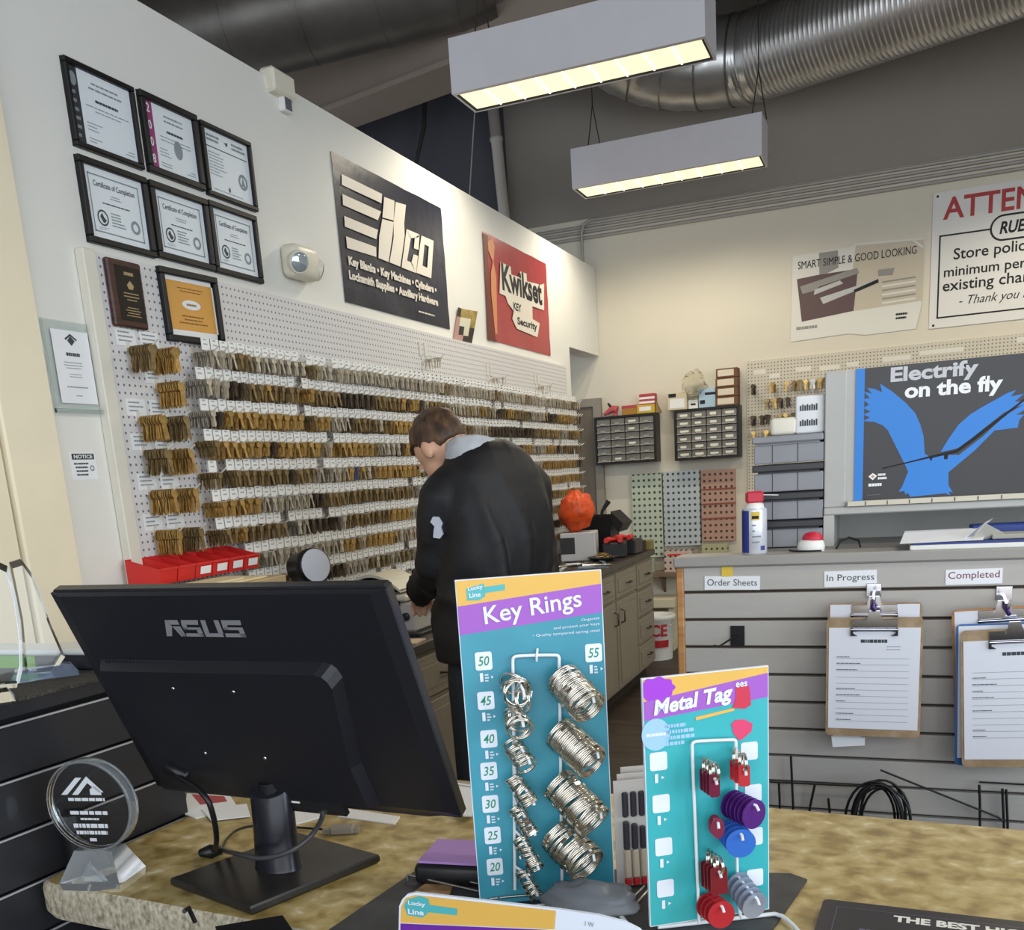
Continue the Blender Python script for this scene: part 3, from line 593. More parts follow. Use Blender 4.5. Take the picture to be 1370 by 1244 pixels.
for y, z, nm in ((4.85, 2.17, 'nearest'), (5.75, 2.13, 'middle'), (6.6, 2.13, 'farthest')):
    b = MB(); hook_geo(b, (XP, y, z)); b.box(XP + 0.002, XP + 0.004, y - 0.03, y - 0.005, z + 0.02, z + 0.09); b.box(XP + 0.002, XP + 0.004, y + 0.03, y + 0.06, z + 0.02, z + 0.09); tag(b.build('key_hook', [wire_m]), f'{nm} of three lone hooks above the key rows', 'hook', 'lone hooks above the key rows')
    b = MB(); keys_geo(b, (XP, y, z), 6, rr, 0.9, 1); tag(b.build('key_blanks', [nickel]), f'key blanks on the {nm} of three lone hooks above the key rows', 'key blanks', 'key blanks above the key rows')

# ================================================================== left counter run
cab = mat('cabinet_taupe', '8f8778', 0.55, noise_amt=0.04, noise_scale=8, stretch=(1, 1, 0.3)); ctop = mat('dark_countertop', '3a332e', 0.35, noise_amt=0.25, noise_scale=14); pullm = mat('dark_pull', '4a443c', 0.35, 0.8); kick = mat('toe_kick', '2b2723', 0.7)
XF = -1.72
b = MB(); b.box(XL + 0.001, XF + 0.03, 1.95, 7.12, 0.905, 0.948, bev=0.006); tag(b.build('countertop', ctop), 'dark worktop running under the key pegboard', 'countertop')
def raised(b, y0, y1, z0, z1):
    b.box(XF, XF + 0.018, y0, y1, z0, z1, bev=0.004); g = 0.035
    if z1 - z0 > 0.1 and y1 - y0 > 0.12: b.box(XF + 0.018, XF + 0.024, y0 + g, y1 - g, z0 + g, z1 - g, bev=0.005)
def pull(b, y, z, vert=False):
    P = [(XF + 0.024, -0.045, 0), (XF + 0.05, -0.035, 0), (XF + 0.05, 0.035, 0), (XF + 0.024, 0.045, 0)]
    b.tube([(p[0], y + (0 if vert else p[1]), z + (p[1] if vert else 0)) for p in P], 0.005, 0, 6)
units = [(1.97, 2.55), (2.55, 3.15), (3.15, 3.75), (3.75, 4.35), (4.35, 4.95), (4.95, 5.5), (5.5, 6.05), (6.05, 6.6)]
names_ = ['nearest the black drawer cabinet', 'behind the monitor', 'behind the monitor stand, second along', 'just left of the key ring card', 'hidden behind the key ring card', 'past the key ring card', 'third from the far end', 'next to the far drawer cabinet']
for i, (y0, y1) in enumerate(units):
    t = thing('base_cabinet', f'taupe base cabinet with drawer and door, {names_[i]}', 'cabinet', ((XL + XF) / 2, (y0 + y1) / 2, 0), 'base cabinets under the key wall')
    b = MB(); b.box(XL + 0.001, XF, y0 + 0.001, y1 - 0.001, 0.1, 0.905); b.box(XL + 0.001, XF - 0.06, y0 + 0.001, y1 - 0.001, 0, 0.1, 1); b.build('body', [cab, kick], t)
    b = MB(); raised(b, y0 + 0.02, y1 - 0.02, 0.72, 0.885); d_ = b.build('drawer', cab, t)
    b = MB(); pull(b, (y0 + y1) / 2, 0.80); sub(b, 'pull', pullm, d_, t.location)
    b = MB(); raised(b, y0 + 0.02, y1 - 0.02, 0.12, 0.70); d_ = b.build('door', cab, t)
    b = MB(); pull(b, y1 - 0.08 if i % 2 == 0 else y0 + 0.08, 0.6, True); sub(b, 'pull', pullm, d_, t.location)
t = thing('drawer_cabinet', 'taupe base cabinet with a bank of four drawers at the far end of the run', 'cabinet', ((XL + XF) / 2, 6.85, 0), 'base cabinets under the key wall')
b = MB(); b.box(XL + 0.001, XF, 6.601, 7.1, 0.1, 0.905); b.box(XL + 0.001, XF - 0.06, 6.601, 7.1, 0, 0.1, 1); b.build('body', [cab, kick], t)
for k in range(4):
    z0 = 0.12 + k * 0.195; b = MB(); raised(b, 6.62, 7.08, z0, z0 + 0.175); d_ = b.build('drawer', cab, t); b = MB(); pull(b, 6.85, z0 + 0.09); sub(b, 'pull', pullm, d_, t.location)

CT = 0.948
# red bins on the wall at the near end, cardboard box, lamp, key machine
redbin = mat('red_bin', 'd42f2c', 0.4, noise_amt=0.08)
XB = -2.30
for k in range(6):
    y0 = 2.505 + k * 0.090; z0 = 1.275; w = 0.084
    xb_, xf_ = XP + 0.002, XP + 0.13
    t = thing('red_bin', ['leftmost red plastic bin in the row below the keys', 'second red plastic bin from the left below the keys', 'third red plastic bin from the left below the keys', 'third red plastic bin from the right below the keys', 'second red plastic bin from the right below the keys', 'rightmost red plastic bin in the row below the keys'][k], 'bin', ((xb_ + xf_) / 2, y0 + w / 2, z0), 'red bins below the keys')
    b = MB()
    b.add([(xb_, y0, z0), (xf_, y0, z0), (xf_, y0 + w, z0), (xb_, y0 + w, z0), (xb_, y0, z0 + 0.085), (xf_ + 0.012, y0, z0 + 0.05), (xf_ + 0.012, y0 + w, z0 + 0.05), (xb_, y0 + w, z0 + 0.085)], [(3, 2, 1, 0), (0, 1, 5, 4), (1, 2, 6, 5), (2, 3, 7, 6), (3, 0, 4, 7)])
    g = 0.003
    b.add([(xb_ + g, y0 + g, z0 + g), (xf_ - g, y0 + g, z0 + g), (xf_ - g, y0 + w - g, z0 + g), (xb_ + g, y0 + w - g, z0 + g), (xb_ + g, y0 + g, z0 + 0.085), (xf_ + 0.009, y0 + g, z0 + 0.05), (xf_ + 0.009, y0 + w - g, z0 + 0.05), (xb_ + g, y0 + w - g, z0 + 0.085)], [(0, 1, 2, 3), (4, 5, 1, 0), (5, 6, 2, 1), (6, 7, 3, 2), (7, 4, 0, 3)])
    b.box(xf_ + 0.010, xf_ + 0.016, y0 - 0.001, y0 + w + 0.001, z0 + 0.045, z0 + 0.052); b.build('tray', redbin, t)
    if k > 1: b = MB(); b.add([(xf_ + 0.006, y0 + 0.02, z0 + 0.012), (xf_ + 0.006, y0 + 0.075, z0 + 0.012), (xf_ + 0.0125, y0 + 0.075, z0 + 0.038), (xf_ + 0.0125, y0 + 0.02, z0 + 0.038)], [(0, 1, 2, 3)]); b.build('label', paper, t)
cbm = mat('cardboard', 'b39a73', 0.8, noise_amt=0.06, noise_scale=6); cbt = mat('paper_wrap', 'd8c9a2', 0.75, noise_amt=0.06)
t = thing('cardboard_box', 'cardboard box with pale papers on top, below the red bins behind the monitor', 'box', (-2.11, 2.6, CT))
b = MB(); b.box(-2.22, -2.0, 2.30, 2.87, CT, 1.262, bev=0.004); b.build('carton', cbm, t)
b = MB(); b.box(-2.215, -2.03, 2.32, 2.8, 1.262, 1.268); b.box(-2.18, -2.05, 2.33, 2.7, 1.268, 1.274, bev=0.001); b.build('flap', cbt, t)
# magnifier lamp
t = thing('lamp', 'round black shop lamp with a white lens face beside the cardboard box', 'lamp', (-2.14, 3.30, CT))
b = MB(); b.lathe([(0.07, 0), (0.07, 0.02), (0.02, 0.03)]); b.v = [(p[0] - 2.14, p[1] + 3.30, p[2] + CT) for p in b.v]; b.tube([(-2.14, 3.30, CT + 0.02), (-2.16, 3.28, 1.1), (-2.14, 3.27, 1.2)], 0.014); b.build('stand', black, t)
ax = Vector((0.8, -0.35, 0.1)).normalized(); Mh = frame((-2.13, 3.22, 1.255), ax.orthogonal(), ax.cross(ax.orthogonal())); b = MB(Mh); b.lathe([(0.05, -0.09), (0.06, -0.075), (0.06, -0.02), (0.068, 0.0), (0.07, 0.04), (0.066, 0.042)]); b.build('shade', black, t)
b = MB(Mh); b.lathe([(0.064, 0.043), (0.04, 0.047), (0.002, 0.049)]); b.build('lens', mat('white_lens', 'c9cfdd', 0.15), t)
# key cutting machine
kmg = mat('machine_grey', 'c4c4c2', 0.45, noise_amt=0.03); kmc = mat('machine_cream', 'd9d5c4', 0.4); kmd = mat('machine_dark', '2f2f33', 0.4)
t = thing('key_machine', 'white key cutting machine with curved top cover on the worktop before the man', 'key machine', (-1.95, 3.86, CT))
b = MB(); b.box(-2.12, -1.80, 3.70, 4.0, CT + 0.012, CT + 0.13, bev=0.008); b.build('body', kmg, t)
b = MB(); b.box(-2.15, -1.77, 3.66, 4.02, CT, CT + 0.012, bev=0.003); b.build('base', kmd, t)
n = 12; prof = [(-2.13 + 0.26 * (i / n), CT + 0.16 + 0.085 * math.sin(PI * (0.12 + 0.8 * i / n))) for i in range(n + 1)]
b = MB()
for i in range(n):
    (xa, za), (xb2, zb) = prof[i], prof[i + 1]; b.add([(xa, 3.72, za), (xb2, 3.72, zb), (xb2, 3.93, zb), (xa, 3.93, za)], [(0, 1, 2, 3)], 0, True); b.add([(xa, 3.72, za - 0.012), (xb2, 3.72, zb - 0.012), (xb2, 3.72, zb), (xa, 3.72, za)], [(0, 1, 2, 3)]); b.add([(xa, 3.72, za - 0.012), (xb2, 3.72, zb - 0.012), (xb2, 3.93, zb - 0.012), (xa, 3.93, za - 0.012)], [(3, 2, 1, 0)])
b.box(-2.15, -1.83, 3.69, 3.95, CT + 0.135, CT + 0.16, bev=0.008); b.build('cover', kmc, t)
b = MB(); b.box(-2.08, -1.93, 3.74, 3.9, CT + 0.16, CT + 0.22, bev=0.01); b.box(-2.1, -1.86, 3.685, 3.69, CT + 0.12, CT + 0.14); b.build('motor', kmd, t)
for i, (dx, dz_, r_) in enumerate(((0.02, 0.075, 0.016), (-0.03, 0.08, 0.009))): b = MB(frame((-1.86 + dx, 3.70, CT + dz_), (1, 0, 0), (0, 0, 1))); b.lathe([(r_, 0), (r_, 0.02), (r_ * 0.8, 0.024)], n=14); b.build('knob', kmd, t)
b = MB(); b.box(-1.82, -1.76, 3.76, 3.84, CT + 0.1, CT + 0.15, bev=0.006); b.tube([(-1.80, 3.8, CT + 0.12), (-1.74, 3.84, CT + 0.12)], 0.014); b.tube([(-1.79, 3.78, CT + 0.15), (-1.78, 3.76, CT + 0.2)], 0.006); b.build('vice_jaw', steel, t); t.location.y -= 0.27
b = MB(FL(-1.80, 3.26, CT, 0.1)); b.box(-0.06, 0.1, -0.05, 0.05, 0, 0.006); tag(b.build('notepad', mat('pale_pad', 'd8bfa4', 0.8)), 'pale paper pad lying on the worktop edge below the key machine', 'notepad')

# ---- things on the far part of the worktop, right of the man
orng = mat('orange_plastic_bag', 'd8511f', 0.35, noise_amt=0.25, noise_scale=14, bump=1.0, bump_scale=22)
def blob(c, rx, ry, rz, seed, amp=0.2, n=22, k=16, sc=2.5):
    b = MB(); R = []
    for i in range(k + 1):
        t_ = -PI / 2 + PI * i / k; q = max(math.cos(t_), 0.02); ring = []
        for j in range(n):
            a = 2 * PI * j / n; d = Vector((q * math.cos(a), q * math.sin(a), math.sin(t_))); f = 1 + amp * noise.noise(d * sc + Vector((seed, 0, 0))); ring.append((c[0] + rx * d.x * f, c[1] + ry * d.y * f, max(c[2] - rz, c[2] + rz * d.z * f)))
        R.append(ring)
    b.loft(R); return b
obx = mat('pale_box', 'c3c3c6', 0.6)
b = MB(FL(-2.06, 6.45, CT, 0.2)); b.box(-0.12, 0.12, -0.12, 0.12, 0, 0.19, bev=0.005); b.box(-0.121, -0.02, -0.122, -0.12, 0.05, 0.16, 1); tag(b.build('tool_box', [obx, kmd]), 'pale box under the orange bag at the far end of the worktop', 'box')
b = blob((-2.07, 6.45, CT + 0.19 + 0.135), 0.115, 0.14, 0.135, 3.0, 0.28); tag(b.build('plastic_bag', orng), 'crumpled bright orange bag heaped up right behind the man', 'bag')
redp = mat('red_handles', 'd63a34', 0.4)
for k, (x, y, a) in enumerate(((-1.83, 6.52, 0.2), (-1.80, 6.74, -0.05))):
    t = thing('pliers', ['nearer pair of red-handled pliers below the orange bag', 'farther pair of red-handled pliers beside the black bin'][k], 'pliers', (x, y, CT), 'red-handled pliers')
    M_ = FL(x, y, CT, a); b = MB(M_); b.box(-0.015, 0.015, 0.02, 0.09, 0.11, 0.125, bev=0.004); b.box(-0.08, 0.08, -0.06, 0.12, 0, 0.105, bev=0.01); b.build('tray', kmd, t)
    b = MB(M_); b.tube([(0.0, 0.02, 0.118), (-0.04, -0.02, 0.125), (-0.05, -0.1, 0.125)], [0.012, 0.02, 0.018]); b.build('handle', redp, t); b = MB(M_); b.tube([(0.0, 0.02, 0.118), (0.04, -0.02, 0.125), (0.045, -0.1, 0.125)], [0.012, 0.02, 0.018]); b.build('handle', redp, t)
t = thing('black_bin', 'black open plastic bin standing at the far end of the worktop', 'bin', (-2.09, 6.97, CT))
b = MB(FL(-2.09, 6.97, CT)); b.loft([[(-0.13, -0.11, 0), (0.13, -0.11, 0), (0.13, 0.11, 0), (-0.13, 0.11, 0)], [(-0.15, -0.13, 0.27), (0.15, -0.13, 0.27), (0.15, 0.13, 0.27), (-0.15, 0.13, 0.27)], [(-0.14, -0.12, 0.27), (0.14, -0.12, 0.27), (0.14, 0.12, 0.27), (-0.14, 0.12, 0.27)], [(-0.12, -0.1, 0.02), (0.12, -0.1, 0.02), (0.12, 0.1, 0.02), (-0.12, 0.1, 0.02)]], 0, True, False); b.build('shell', black, t)
b = MB(FL(-2.09, 6.97, CT)); b.add([(0.15, -0.13, 0.30), (0.24, -0.13, 0.21), (0.24, 0.13, 0.21), (0.15, 0.13, 0.30), (0.15, -0.13, 0.24), (0.2, -0.13, 0.15), (0.2, 0.13, 0.15), (0.15, 0.13, 0.24)], [(0, 1, 2, 3), (7, 6, 5, 4), (0, 4, 5, 1), (1, 5, 6, 2), (2, 6, 7, 3), (3, 7, 4, 0)]); b.build('lip', black, t)
b = MB(); b.tube([(-2.09, 6.95, CT + 0.03), (-2.04, 6.97, CT + 0.30), (-1.99, 6.98, CT + 0.37)], [0.012, 0.012, 0.02], 0, 8); tag(b.build('brush', kmd), 'black tool handle sticking up out of the black bin', 'tool')
t = thing('metal_bowl', 'shallow dish heaped with brass pieces near the worktop front edge', 'dish', (-1.85, 6.28, CT)); b = MB(FL(-1.85, 6.28, CT)); b.lathe([(0.06, 0), (0.1, 0.025), (0.105, 0.03), (0.095, 0.028), (0.055, 0.01)]); b.build('dish', kmd, t)
b = MB()
for k in range(26): a = rr.uniform(0, 2 * PI); r_ = rr.uniform(0, 0.07); b.M = FL(-1.85 + r_ * math.cos(a), 6.28 + r_ * math.sin(a), CT + 0.022 + 0.03 * (1 - r_ / 0.07), rr.uniform(0, 3)); b.box(-0.025, 0.025, -0.005, 0.005, 0, 0.004)
o = b.build('brass_pieces', brass, t); o['kind'] = 'stuff'
b = MB(FL(-1.81, 6.98, CT, 0.1)); b.loft([[(0.085 * math.cos(2 * PI * j / 20), 0.085 * math.sin(2 * PI * j / 20), z) for j in range(20)] for z in (0, 0.075)]); tag(b.build('tape_roll', mat('dark_maroon', '33201f', 0.4)), 'dark round tin beside the dish of brass pieces', 'tin')
b = MB(FL(-1.715, 7.07, CT, 0.0)); b.box(-0.05, 0.02, -0.05, 0.04, 0, 0.07, bev=0.004); tag(b.build('small_box', mat('olive_box', '8a7d4e', 0.7)), 'small olive box at the far front corner of the worktop', 'box')
wm = [mat('blue_grey_tool', '6f8191', 0.4), steel, mat('dark_tool', '2b2d33', 0.4), mat('pale_tool', 'c9cdd2', 0.4)]
spots = [(-1.78, 5.9, 0.3), (-1.85, 6.0, 1.2), (-1.80, 6.1, 2.0), (-1.93, 6.0, 0.7), (-1.98, 5.9, 1.0), (-1.99, 6.1, 2.6), (-1.76, 5.75, 0.2), (-1.95, 5.75, 1.7)]
tl = ['steel', 'dark', 'blue-grey', 'pale']
for k, (x, y, a) in enumerate(spots):
    ci = [1, 2, 0, 3][k % 4]; b = MB(FL(x, y, CT, a)); b.tube([(-0.09, 0, 0.012), (0.0, 0, 0.012), (0.02, 0, 0.012), (0.09, 0, 0.012)], [0.012, 0.01, 0.005, 0.004], 0, 8); b.box(0.085, 0.1, -0.006, 0.006, 0.009, 0.013)
    tag(b.build('hand_tool', wm[ci]), f'{["steel", "dark", "blue-grey", "pale"][k % 4]} hand tool lying on the worktop right of the man', 'hand tool', f'{["steel", "dark", "blue-grey", "pale"][k % 4]} hand tools right of the man')
# dark green bottles on the pegboard end strip
grn = mat('dark_green', '1f3a33', 0.4)
t = thing('hanging_rack', 'narrow strip of dark green packets hanging at the far end of the pegboard', 'packet strip', (XL + 0.02, 7.36, 1.15)); b = MB(LW(7.31, 1.15, 0.0)); b.box(0, 0.11, 0, 0.92, 0.0, 0.006); b.build('backing', trimw, t)
for k in range(6): b = MB(LW(7.31, 1.18 + k * 0.148, 0.006)); b.box(0.0, 0.09, 0, 0.10, 0, 0.03, bev=0.006); b.rect(0.06, 0.08, 0.05, 0.09, 0.031, 1); b.build('packet', [grn, white], t)

# ================================================================== back wall: organisers, boards, posters
drawer_clear = mat('smoky_drawer', '77756f', 0.25, noise_amt=0.12, noise_scale=25); drawer_lip = mat('drawer_lip', 'a09d95', 0.3); lab_w = mat('drawer_label', 'dcd9cd', 0.6); cabk = mat('organiser_black', '1b1a1a', 0.45)
def organiser(x0, x1, z0, z1, label, nc, nr, labelled):
    t = thing('drawer_organiser', label, 'drawer organiser', ((x0 + x1) / 2, YB - 0.08, z0), 'drawer organisers on the back wall')
    w, h = x1 - x0, z1 - z0; M = BW(x0, z0, 0.002); b = MB(M); e = 0.018
    b.box(0, w, 0, h, 0, 0.02); b.box(0, w, 0, e, 0.02, 0.155); b.box(0, w, h - e, h, 0.02, 0.155); b.box(0, e, e, h - e, 0.02, 0.155); b.box(w - e, w, e, h - e, 0.02, 0.155); cw, ch = (w - 2 * e) / nc, (h - 2 * e) / nr
    for i in range(1, nc): b.box(e + i * cw - 0.003, e + i * cw + 0.003, e, h - e, 0.02, 0.148)
    for j in range(1, nr): b.box(e, w - e, e + j * ch - 0.002, e + j * ch + 0.002, 0.02, 0.148)
    b.build('cabinet', cabk, t); r_ = random.Random(int(x0 * 100))
    for i in range(nc):
        for j in range(nr):
            b = MB(M); xa, ya = e + i * cw + 0.004, e + j * ch + 0.003; b.box(xa, xa + cw - 0.008, ya, ya + ch - 0.007, 0.03, 0.145); b.box(xa, xa + cw - 0.008, ya, ya + 0.008, 0.145, 0.158, 1); b.box(xa + cw * 0.3, xa + cw * 0.62, ya + 0.004, ya + 0.018, 0.145, 0.166, 1)
            if labelled or r_.random() < 0.12: b.box(xa + cw * 0.2, xa + cw * (0.6 + 0.2 * r_.random()), ya + ch * 0.28, ya + ch * (0.5 + 0.15 * r_.random()), 0.145, 0.1465, 2)
            b.build('drawer', [drawer_clear, drawer_lip, lab_w], t)
organiser(-2.424, -1.895, 1.58, 1.972, 'black drawer organiser with mostly unlabelled drawers, nearer the grey door', 4, 6, False)
organiser(-1.744, -1.218, 1.572, 1.976, 'black drawer organiser with a white label on every drawer', 4, 6, True)
def box_on(x0, x1, z0, h, d, m, label, nm='box', cat='box', rot=0.0, extra=None, y_off=0.02, mats=None):
    M_ = frame((x0, YB - y_off, z0), (math.cos(rot), 0, math.sin(rot)), (-math.sin(rot), 0, math.cos(rot))); b = MB(M_); b.box(0, x1 - x0, 0, h, 0, d, bev=0.003)
    if extra: extra(b, x1 - x0, h, d)
    return tag(b.build(nm, mats or [m, ink, white]), label, cat)
zt = 1.972
yel = mat('yellow_box', 'c9a733', 0.6); och = mat('ochre_box', 'a8772f', 0.6); redbx = mat('red_white_box', 'b0444a', 0.6); brnbx = mat('brown_box', '8d6f4c', 0.7); beige = mat('beige_box', 'cdbfa5', 0.7); pblue = mat('pale_blue_box', 'a9c2d4', 0.6)
b = MB(BW(-2.3, zt, 0.07)); b.tube([(-0.06, 0.02, 0), (0.02, 0.06, 0), (0.06, 0.05, 0)], [0.012, 0.03, 0.035]); b.tube([(0.02, 0.06, 0), (-0.02, 0.11, 0)], [0.015, 0.008], 1); b.tube([(0.04, 0.0, 0), (0.045, 0.05, 0)], 0.02); tag(b.build('spray_gun', [mat('pink_red_plastic', 'c2555c', 0.5), ink]), 'pinkish red spray trigger lying on the unlabelled drawer organiser', 'spray trigger')
box_on(-2.19, -2.06, zt, 0.075, 0.09, och, 'ochre and red carton on the unlabelled drawer organiser', extra=lambda b, w, h, d: b.box(-0.001, w + 0.001, h * 0.7, h + 0.001, -0.001, d + 0.001, 1), mats=[och, redbx, white])
box_on(-2.06, -1.91, zt, 0.07, 0.1, yel, 'yellow carton under the red and white one on the organiser', extra=lambda b, w, h, d: b.rect(0.02, w - 0.03, 0.02, h - 0.015, d + 0.001, 2))
box_on(-2.04, -1.91, zt + 0.071, 0.085, 0.09, redbx, 'red and white striped carton on top of the yellow carton', extra=lambda b, w, h, d: [b.rect(0, w, h * a, h * (a + 0.2), d + 0.001, 2) for a in (0.1, 0.5)])
b = MB(BW(-1.905, zt, 0.05)); b.prism([(0, 0), (0.04, 0), (0.0, 0.09)], 0.0, 0.06); tag(b.build('wedge_block', brnbx), 'small brown wedge at the right end of the unlabelled organiser', 'wedge')
zt = 1.976
box_on(-1.80, -1.64, zt, 0.135, 0.11, beige, 'beige carton with a dark printed corner on the labelled organiser', extra=lambda b, w, h, d: [b.rect(0.01, w * 0.45, h * 0.75, h - 0.005, d + 0.001, 1), b.rect(0.02, w - 0.02, 0.015, h * 0.65, d + 0.001, 2)])
box_on(-1.635, -1.555, zt, 0.07, 0.08, white, 'small white carton beside the beige one on the labelled organiser', extra=lambda b, w, h, d: b.rect(0.02, w - 0.02, h * 0.4, h * 0.6, d + 0.001, 1))
box_on(-1.545, -1.41, zt, 0.15, 0.1, pblue, 'pale blue packet leaning on the labelled organiser', nm='packet', cat='packet', extra=lambda b, w, h, d: [b.rect(0.05, w, h * 0.65, h * 0.78, d + 0.001, 1), b.rect(0.01, 0.05, h * 0.2, h * 0.4, d + 0.001, 1)])
b = blob((-1.58, YB - 0.12, zt + 0.19), 0.09, 0.06, 0.10, 8.0, 0.5); tag(b.build('clear_bag', mat('clear_film', 'f4f2ea', 0.12, trans=1.0, ior=1.05)), 'clear crumpled plastic bag behind the small white carton', 'bag')
for k in range(4): box_on(-1.405 + 0.004 * (k % 2), -1.23, zt + k * 0.072, 0.07, 0.12, brnbx, ['lowest', 'second from bottom', 'third from bottom', 'topmost'][k] + ' of four stacked cartons with white ends on the labelled organiser', extra=lambda b, w, h, d: b.rect(0.014, w - 0.03, 0.012, h - 0.01, d + 0.001, 2), mats=[mat('carton_brown', '6b4a33', 0.7), ink, mat('carton_end', 'd9cdb8', 0.7)])
# perforated panels
PB = [(-2.145, -1.885, 0.78, 1.485, 'b9c2ae', '3f4a44', 'greenish grey perforated panel, left one of three on the back wall', 1.0), (-1.872, -1.565, 0.87, 1.49, 'b4bcbf', '3d4346', 'blue-grey perforated panel, middle one of three on the back wall', 1.0), (-1.55, -1.275, 0.90, 1.482, 'b08c7a', '4a332c', 'reddish perforated panel, right one of three on the back wall', 1.0)]
for k, (x0, x1, z0, z1, c_, h_, lb, _) in enumerate(PB):
    hm = hole_mat(f'perforated_{k}', c_, h_, ('X', 'Z'), 0.045, 0.011, 0.5, 0.052); M_ = BW(x0, z0, 0.0); b = MB(M_)
    b.box(0, x1 - x0, 0, z1 - z0, 0.0, 0.05, 0)
    if k == 2:
        for zz in (0.18, 0.30, 0.42): b.box(-0.002, x1 - x0 + 0.002, zz, zz + 0.012, 0.0, 0.054, 1)
    tag(b.build('punched_board', [hm, mat('rust_strip', '8a4a3a', 0.6)]), lb, 'perforated panel', 'perforated panels on the back wall')
for k, (x0, x1, c_, lb) in enumerate(((-2.16, -1.96, 'c3c7b8', 'pale perforated block below the greenish panel on the shelf'), (-1.86, -1.62, 'c9b4a8', 'pale perforated block with red lines on the shelf below the middle panel'), (-1.54, -1.33, 'b0ac84', 'olive perforated block on the shelf below the reddish panel'))):
    hm = hole_mat(f'perforated_block_{k}', c_, '4b3b36', ('X', 'Z'), 0.045, 0.010, 0.5, 0.052); b = MB(BW(x0, 0.66, 0.055)); b.box(0, x1 - x0, 0, [0.11, 0.18, 0.22][k], 0, 0.08); 
    if k == 1: b.box(0.03, x1 - x0 - 0.04, 0.135, 0.15, 0.08, 0.083, 1)
    tag(b.build('perforated_block', [hm, redp]), lb, 'perforated block')
shm = mat('shelf_brown', '7d6a58', 0.6, noise_amt=0.08)
t = thing('wall_shelf', 'brown low shelf under the perforated panels on the back wall', 'shelf', (-1.7, YB - 0.15, 0.62)); b = MB(); b.box(-2.2, -1.2, YB - 0.24, YB - 0.001, 0.63, 0.66); b.build('shelf_board', shm, t)
for x in (-1.9, -1.3): b = MB(); b.add([(x, YB - 0.2, 0.63), (x + 0.02, YB - 0.2, 0.63), (x + 0.02, YB - 0.001, 0.63), (x, YB - 0.001, 0.63), (x, YB - 0.001, 0.47), (x + 0.02, YB - 0.001, 0.47)], [(0, 1, 2, 3), (0, 3, 4), (1, 5, 2), (0, 4, 5, 1), (3, 2, 5, 4)]); b.build('bracket', shm, t)
t = thing('bucket', 'white plastic bucket with red lettering on the floor past the cabinets', 'bucket', (-1.84, 7.72, 0.0))
b = MB(FL(-1.84, 7.72, 0)); b.lathe([(0.125, 0), (0.15, 0.33), (0.157, 0.335), (0.157, 0.36), (0.15, 0.365), (0.14, 0.36), (0.12, 0.02)], n=28); b.v = [(-1.84 + (p[0] + 1.84) * 1.0, p[1], p[2]) for p in b.v]; b.build('pail', white, t)
b = MB(FL(-1.84, 7.72, 0, 0.23)); s_, vf, _ = text_geo('ACE', 0.03, 0)
for (txt, z0, z1, sp) in (('ACE', 0.2, 0.30, 1.5),):
    v, f, a = text_geo(txt, 0.03); b.add([(0.1515 * math.sin((p[0] - 0.6) * sp), -0.1515 * math.cos((p[0] - 0.6) * sp), z0 + p[1] * (z1 - z0)) for p in v], f)
for k in range(14): a0, a1 = -0.7 + k * 0.1, -0.6 + k * 0.1; b.add([(0.145 * math.sin(a0), -0.145 * math.cos(a0), 0.11), (0.145 * math.sin(a1), -0.145 * math.cos(a1), 0.11), (0.149 * math.sin(a1), -0.149 * math.cos(a1), 0.17), (0.149 * math.sin(a0), -0.149 * math.cos(a0), 0.17)], [(0, 1, 2, 3)])
b.build('lettering', mat('red_print', 'b5252b', 0.5), t)
b = MB(); b.tube([(-1.84 + 0.157 * math.cos(a), 7.72 - 0.03 - 0.1 * abs(math.sin(a)), 0.345 - 0.12 * math.sin(a)) for a in [PI * k / 10 for k in range(11)]], 0.003, 0, 5); b.build('handle', steel, t)
b = MB(); b.box(-2.2, -1.75, 8.02, 8.28, 0.37, 0.45, bev=0.006); b.box(-2.18, -2.14, 8.05, 8.25, 0, 0.37); b.box(-1.81, -1.77, 8.05, 8.25, 0, 0.37); tag(b.build('low_bench', mat('cream_bench', 'd5cbb0', 0.6)), 'low cream bench standing against the back wall behind the bucket', 'bench')
# product poster and attention sign
t = thing('poster', 'faded product poster of a door lock taped to the back wall', 'poster', (-0.37, YB, 2.41)); rr2 = random.Random(8)
def BP(ox, oy, sc, pts, Y):
    out = []
    for (x, y) in pts: p = ony(ox + x / sc, oy + y / sc, Y); out.append((p.x, p.z))
    return out
M = BW(0, 0, 0.0); st = lambda pts: BP(1000, 230, 3.554, pts, YB - 0.01)
pl = [mat('poster_white', 'd9d6cc', 0.35), mat('poster_plum', '5b4442', 0.4), mat('poster_grey', '8f8b84', 0.4), mat('poster_steel', 'b9b8b5', 0.3), ink, mat('poster_tan', 'c2b7a2', 0.5)]
b = MB(M); b.poly(st([(215, 400), (500, 355), (515, 338), (842, 312), (825, 640), (800, 745), (560, 775), (480, 768), (205, 808)]), 0.006, 0); b.build('sheet', pl[0], t)
b = MB(M)
b.poly(st([(515, 350), (840, 320), (828, 612), (510, 660), (500, 470)]), 0.007, 5); b.poly(st([(340, 385), (430, 372), (432, 455), (342, 500)]), 0.0072, 2); b.poly(st([(235, 510), (330, 490), (525, 460), (505, 660), (258, 712)]), 0.0074, 1); b.poly(st([(250, 545), (520, 455), (532, 480), (340, 545), (330, 560), (262, 580)]), 0.0078, 2)
b.poly(st([(320, 560), (440, 515), (455, 530), (340, 575), (315, 585)]), 0.0082, 3); b.poly(st([(345, 598), (620, 508), (622, 520), (360, 628)]), 0.0082, 3); b.poly(st([(505, 560), (622, 508), (624, 525), (508, 575)]), 0.0084, 4); b.poly(st([(620, 465), (700, 455), (690, 490), (622, 495)]), 0.0076, 2)
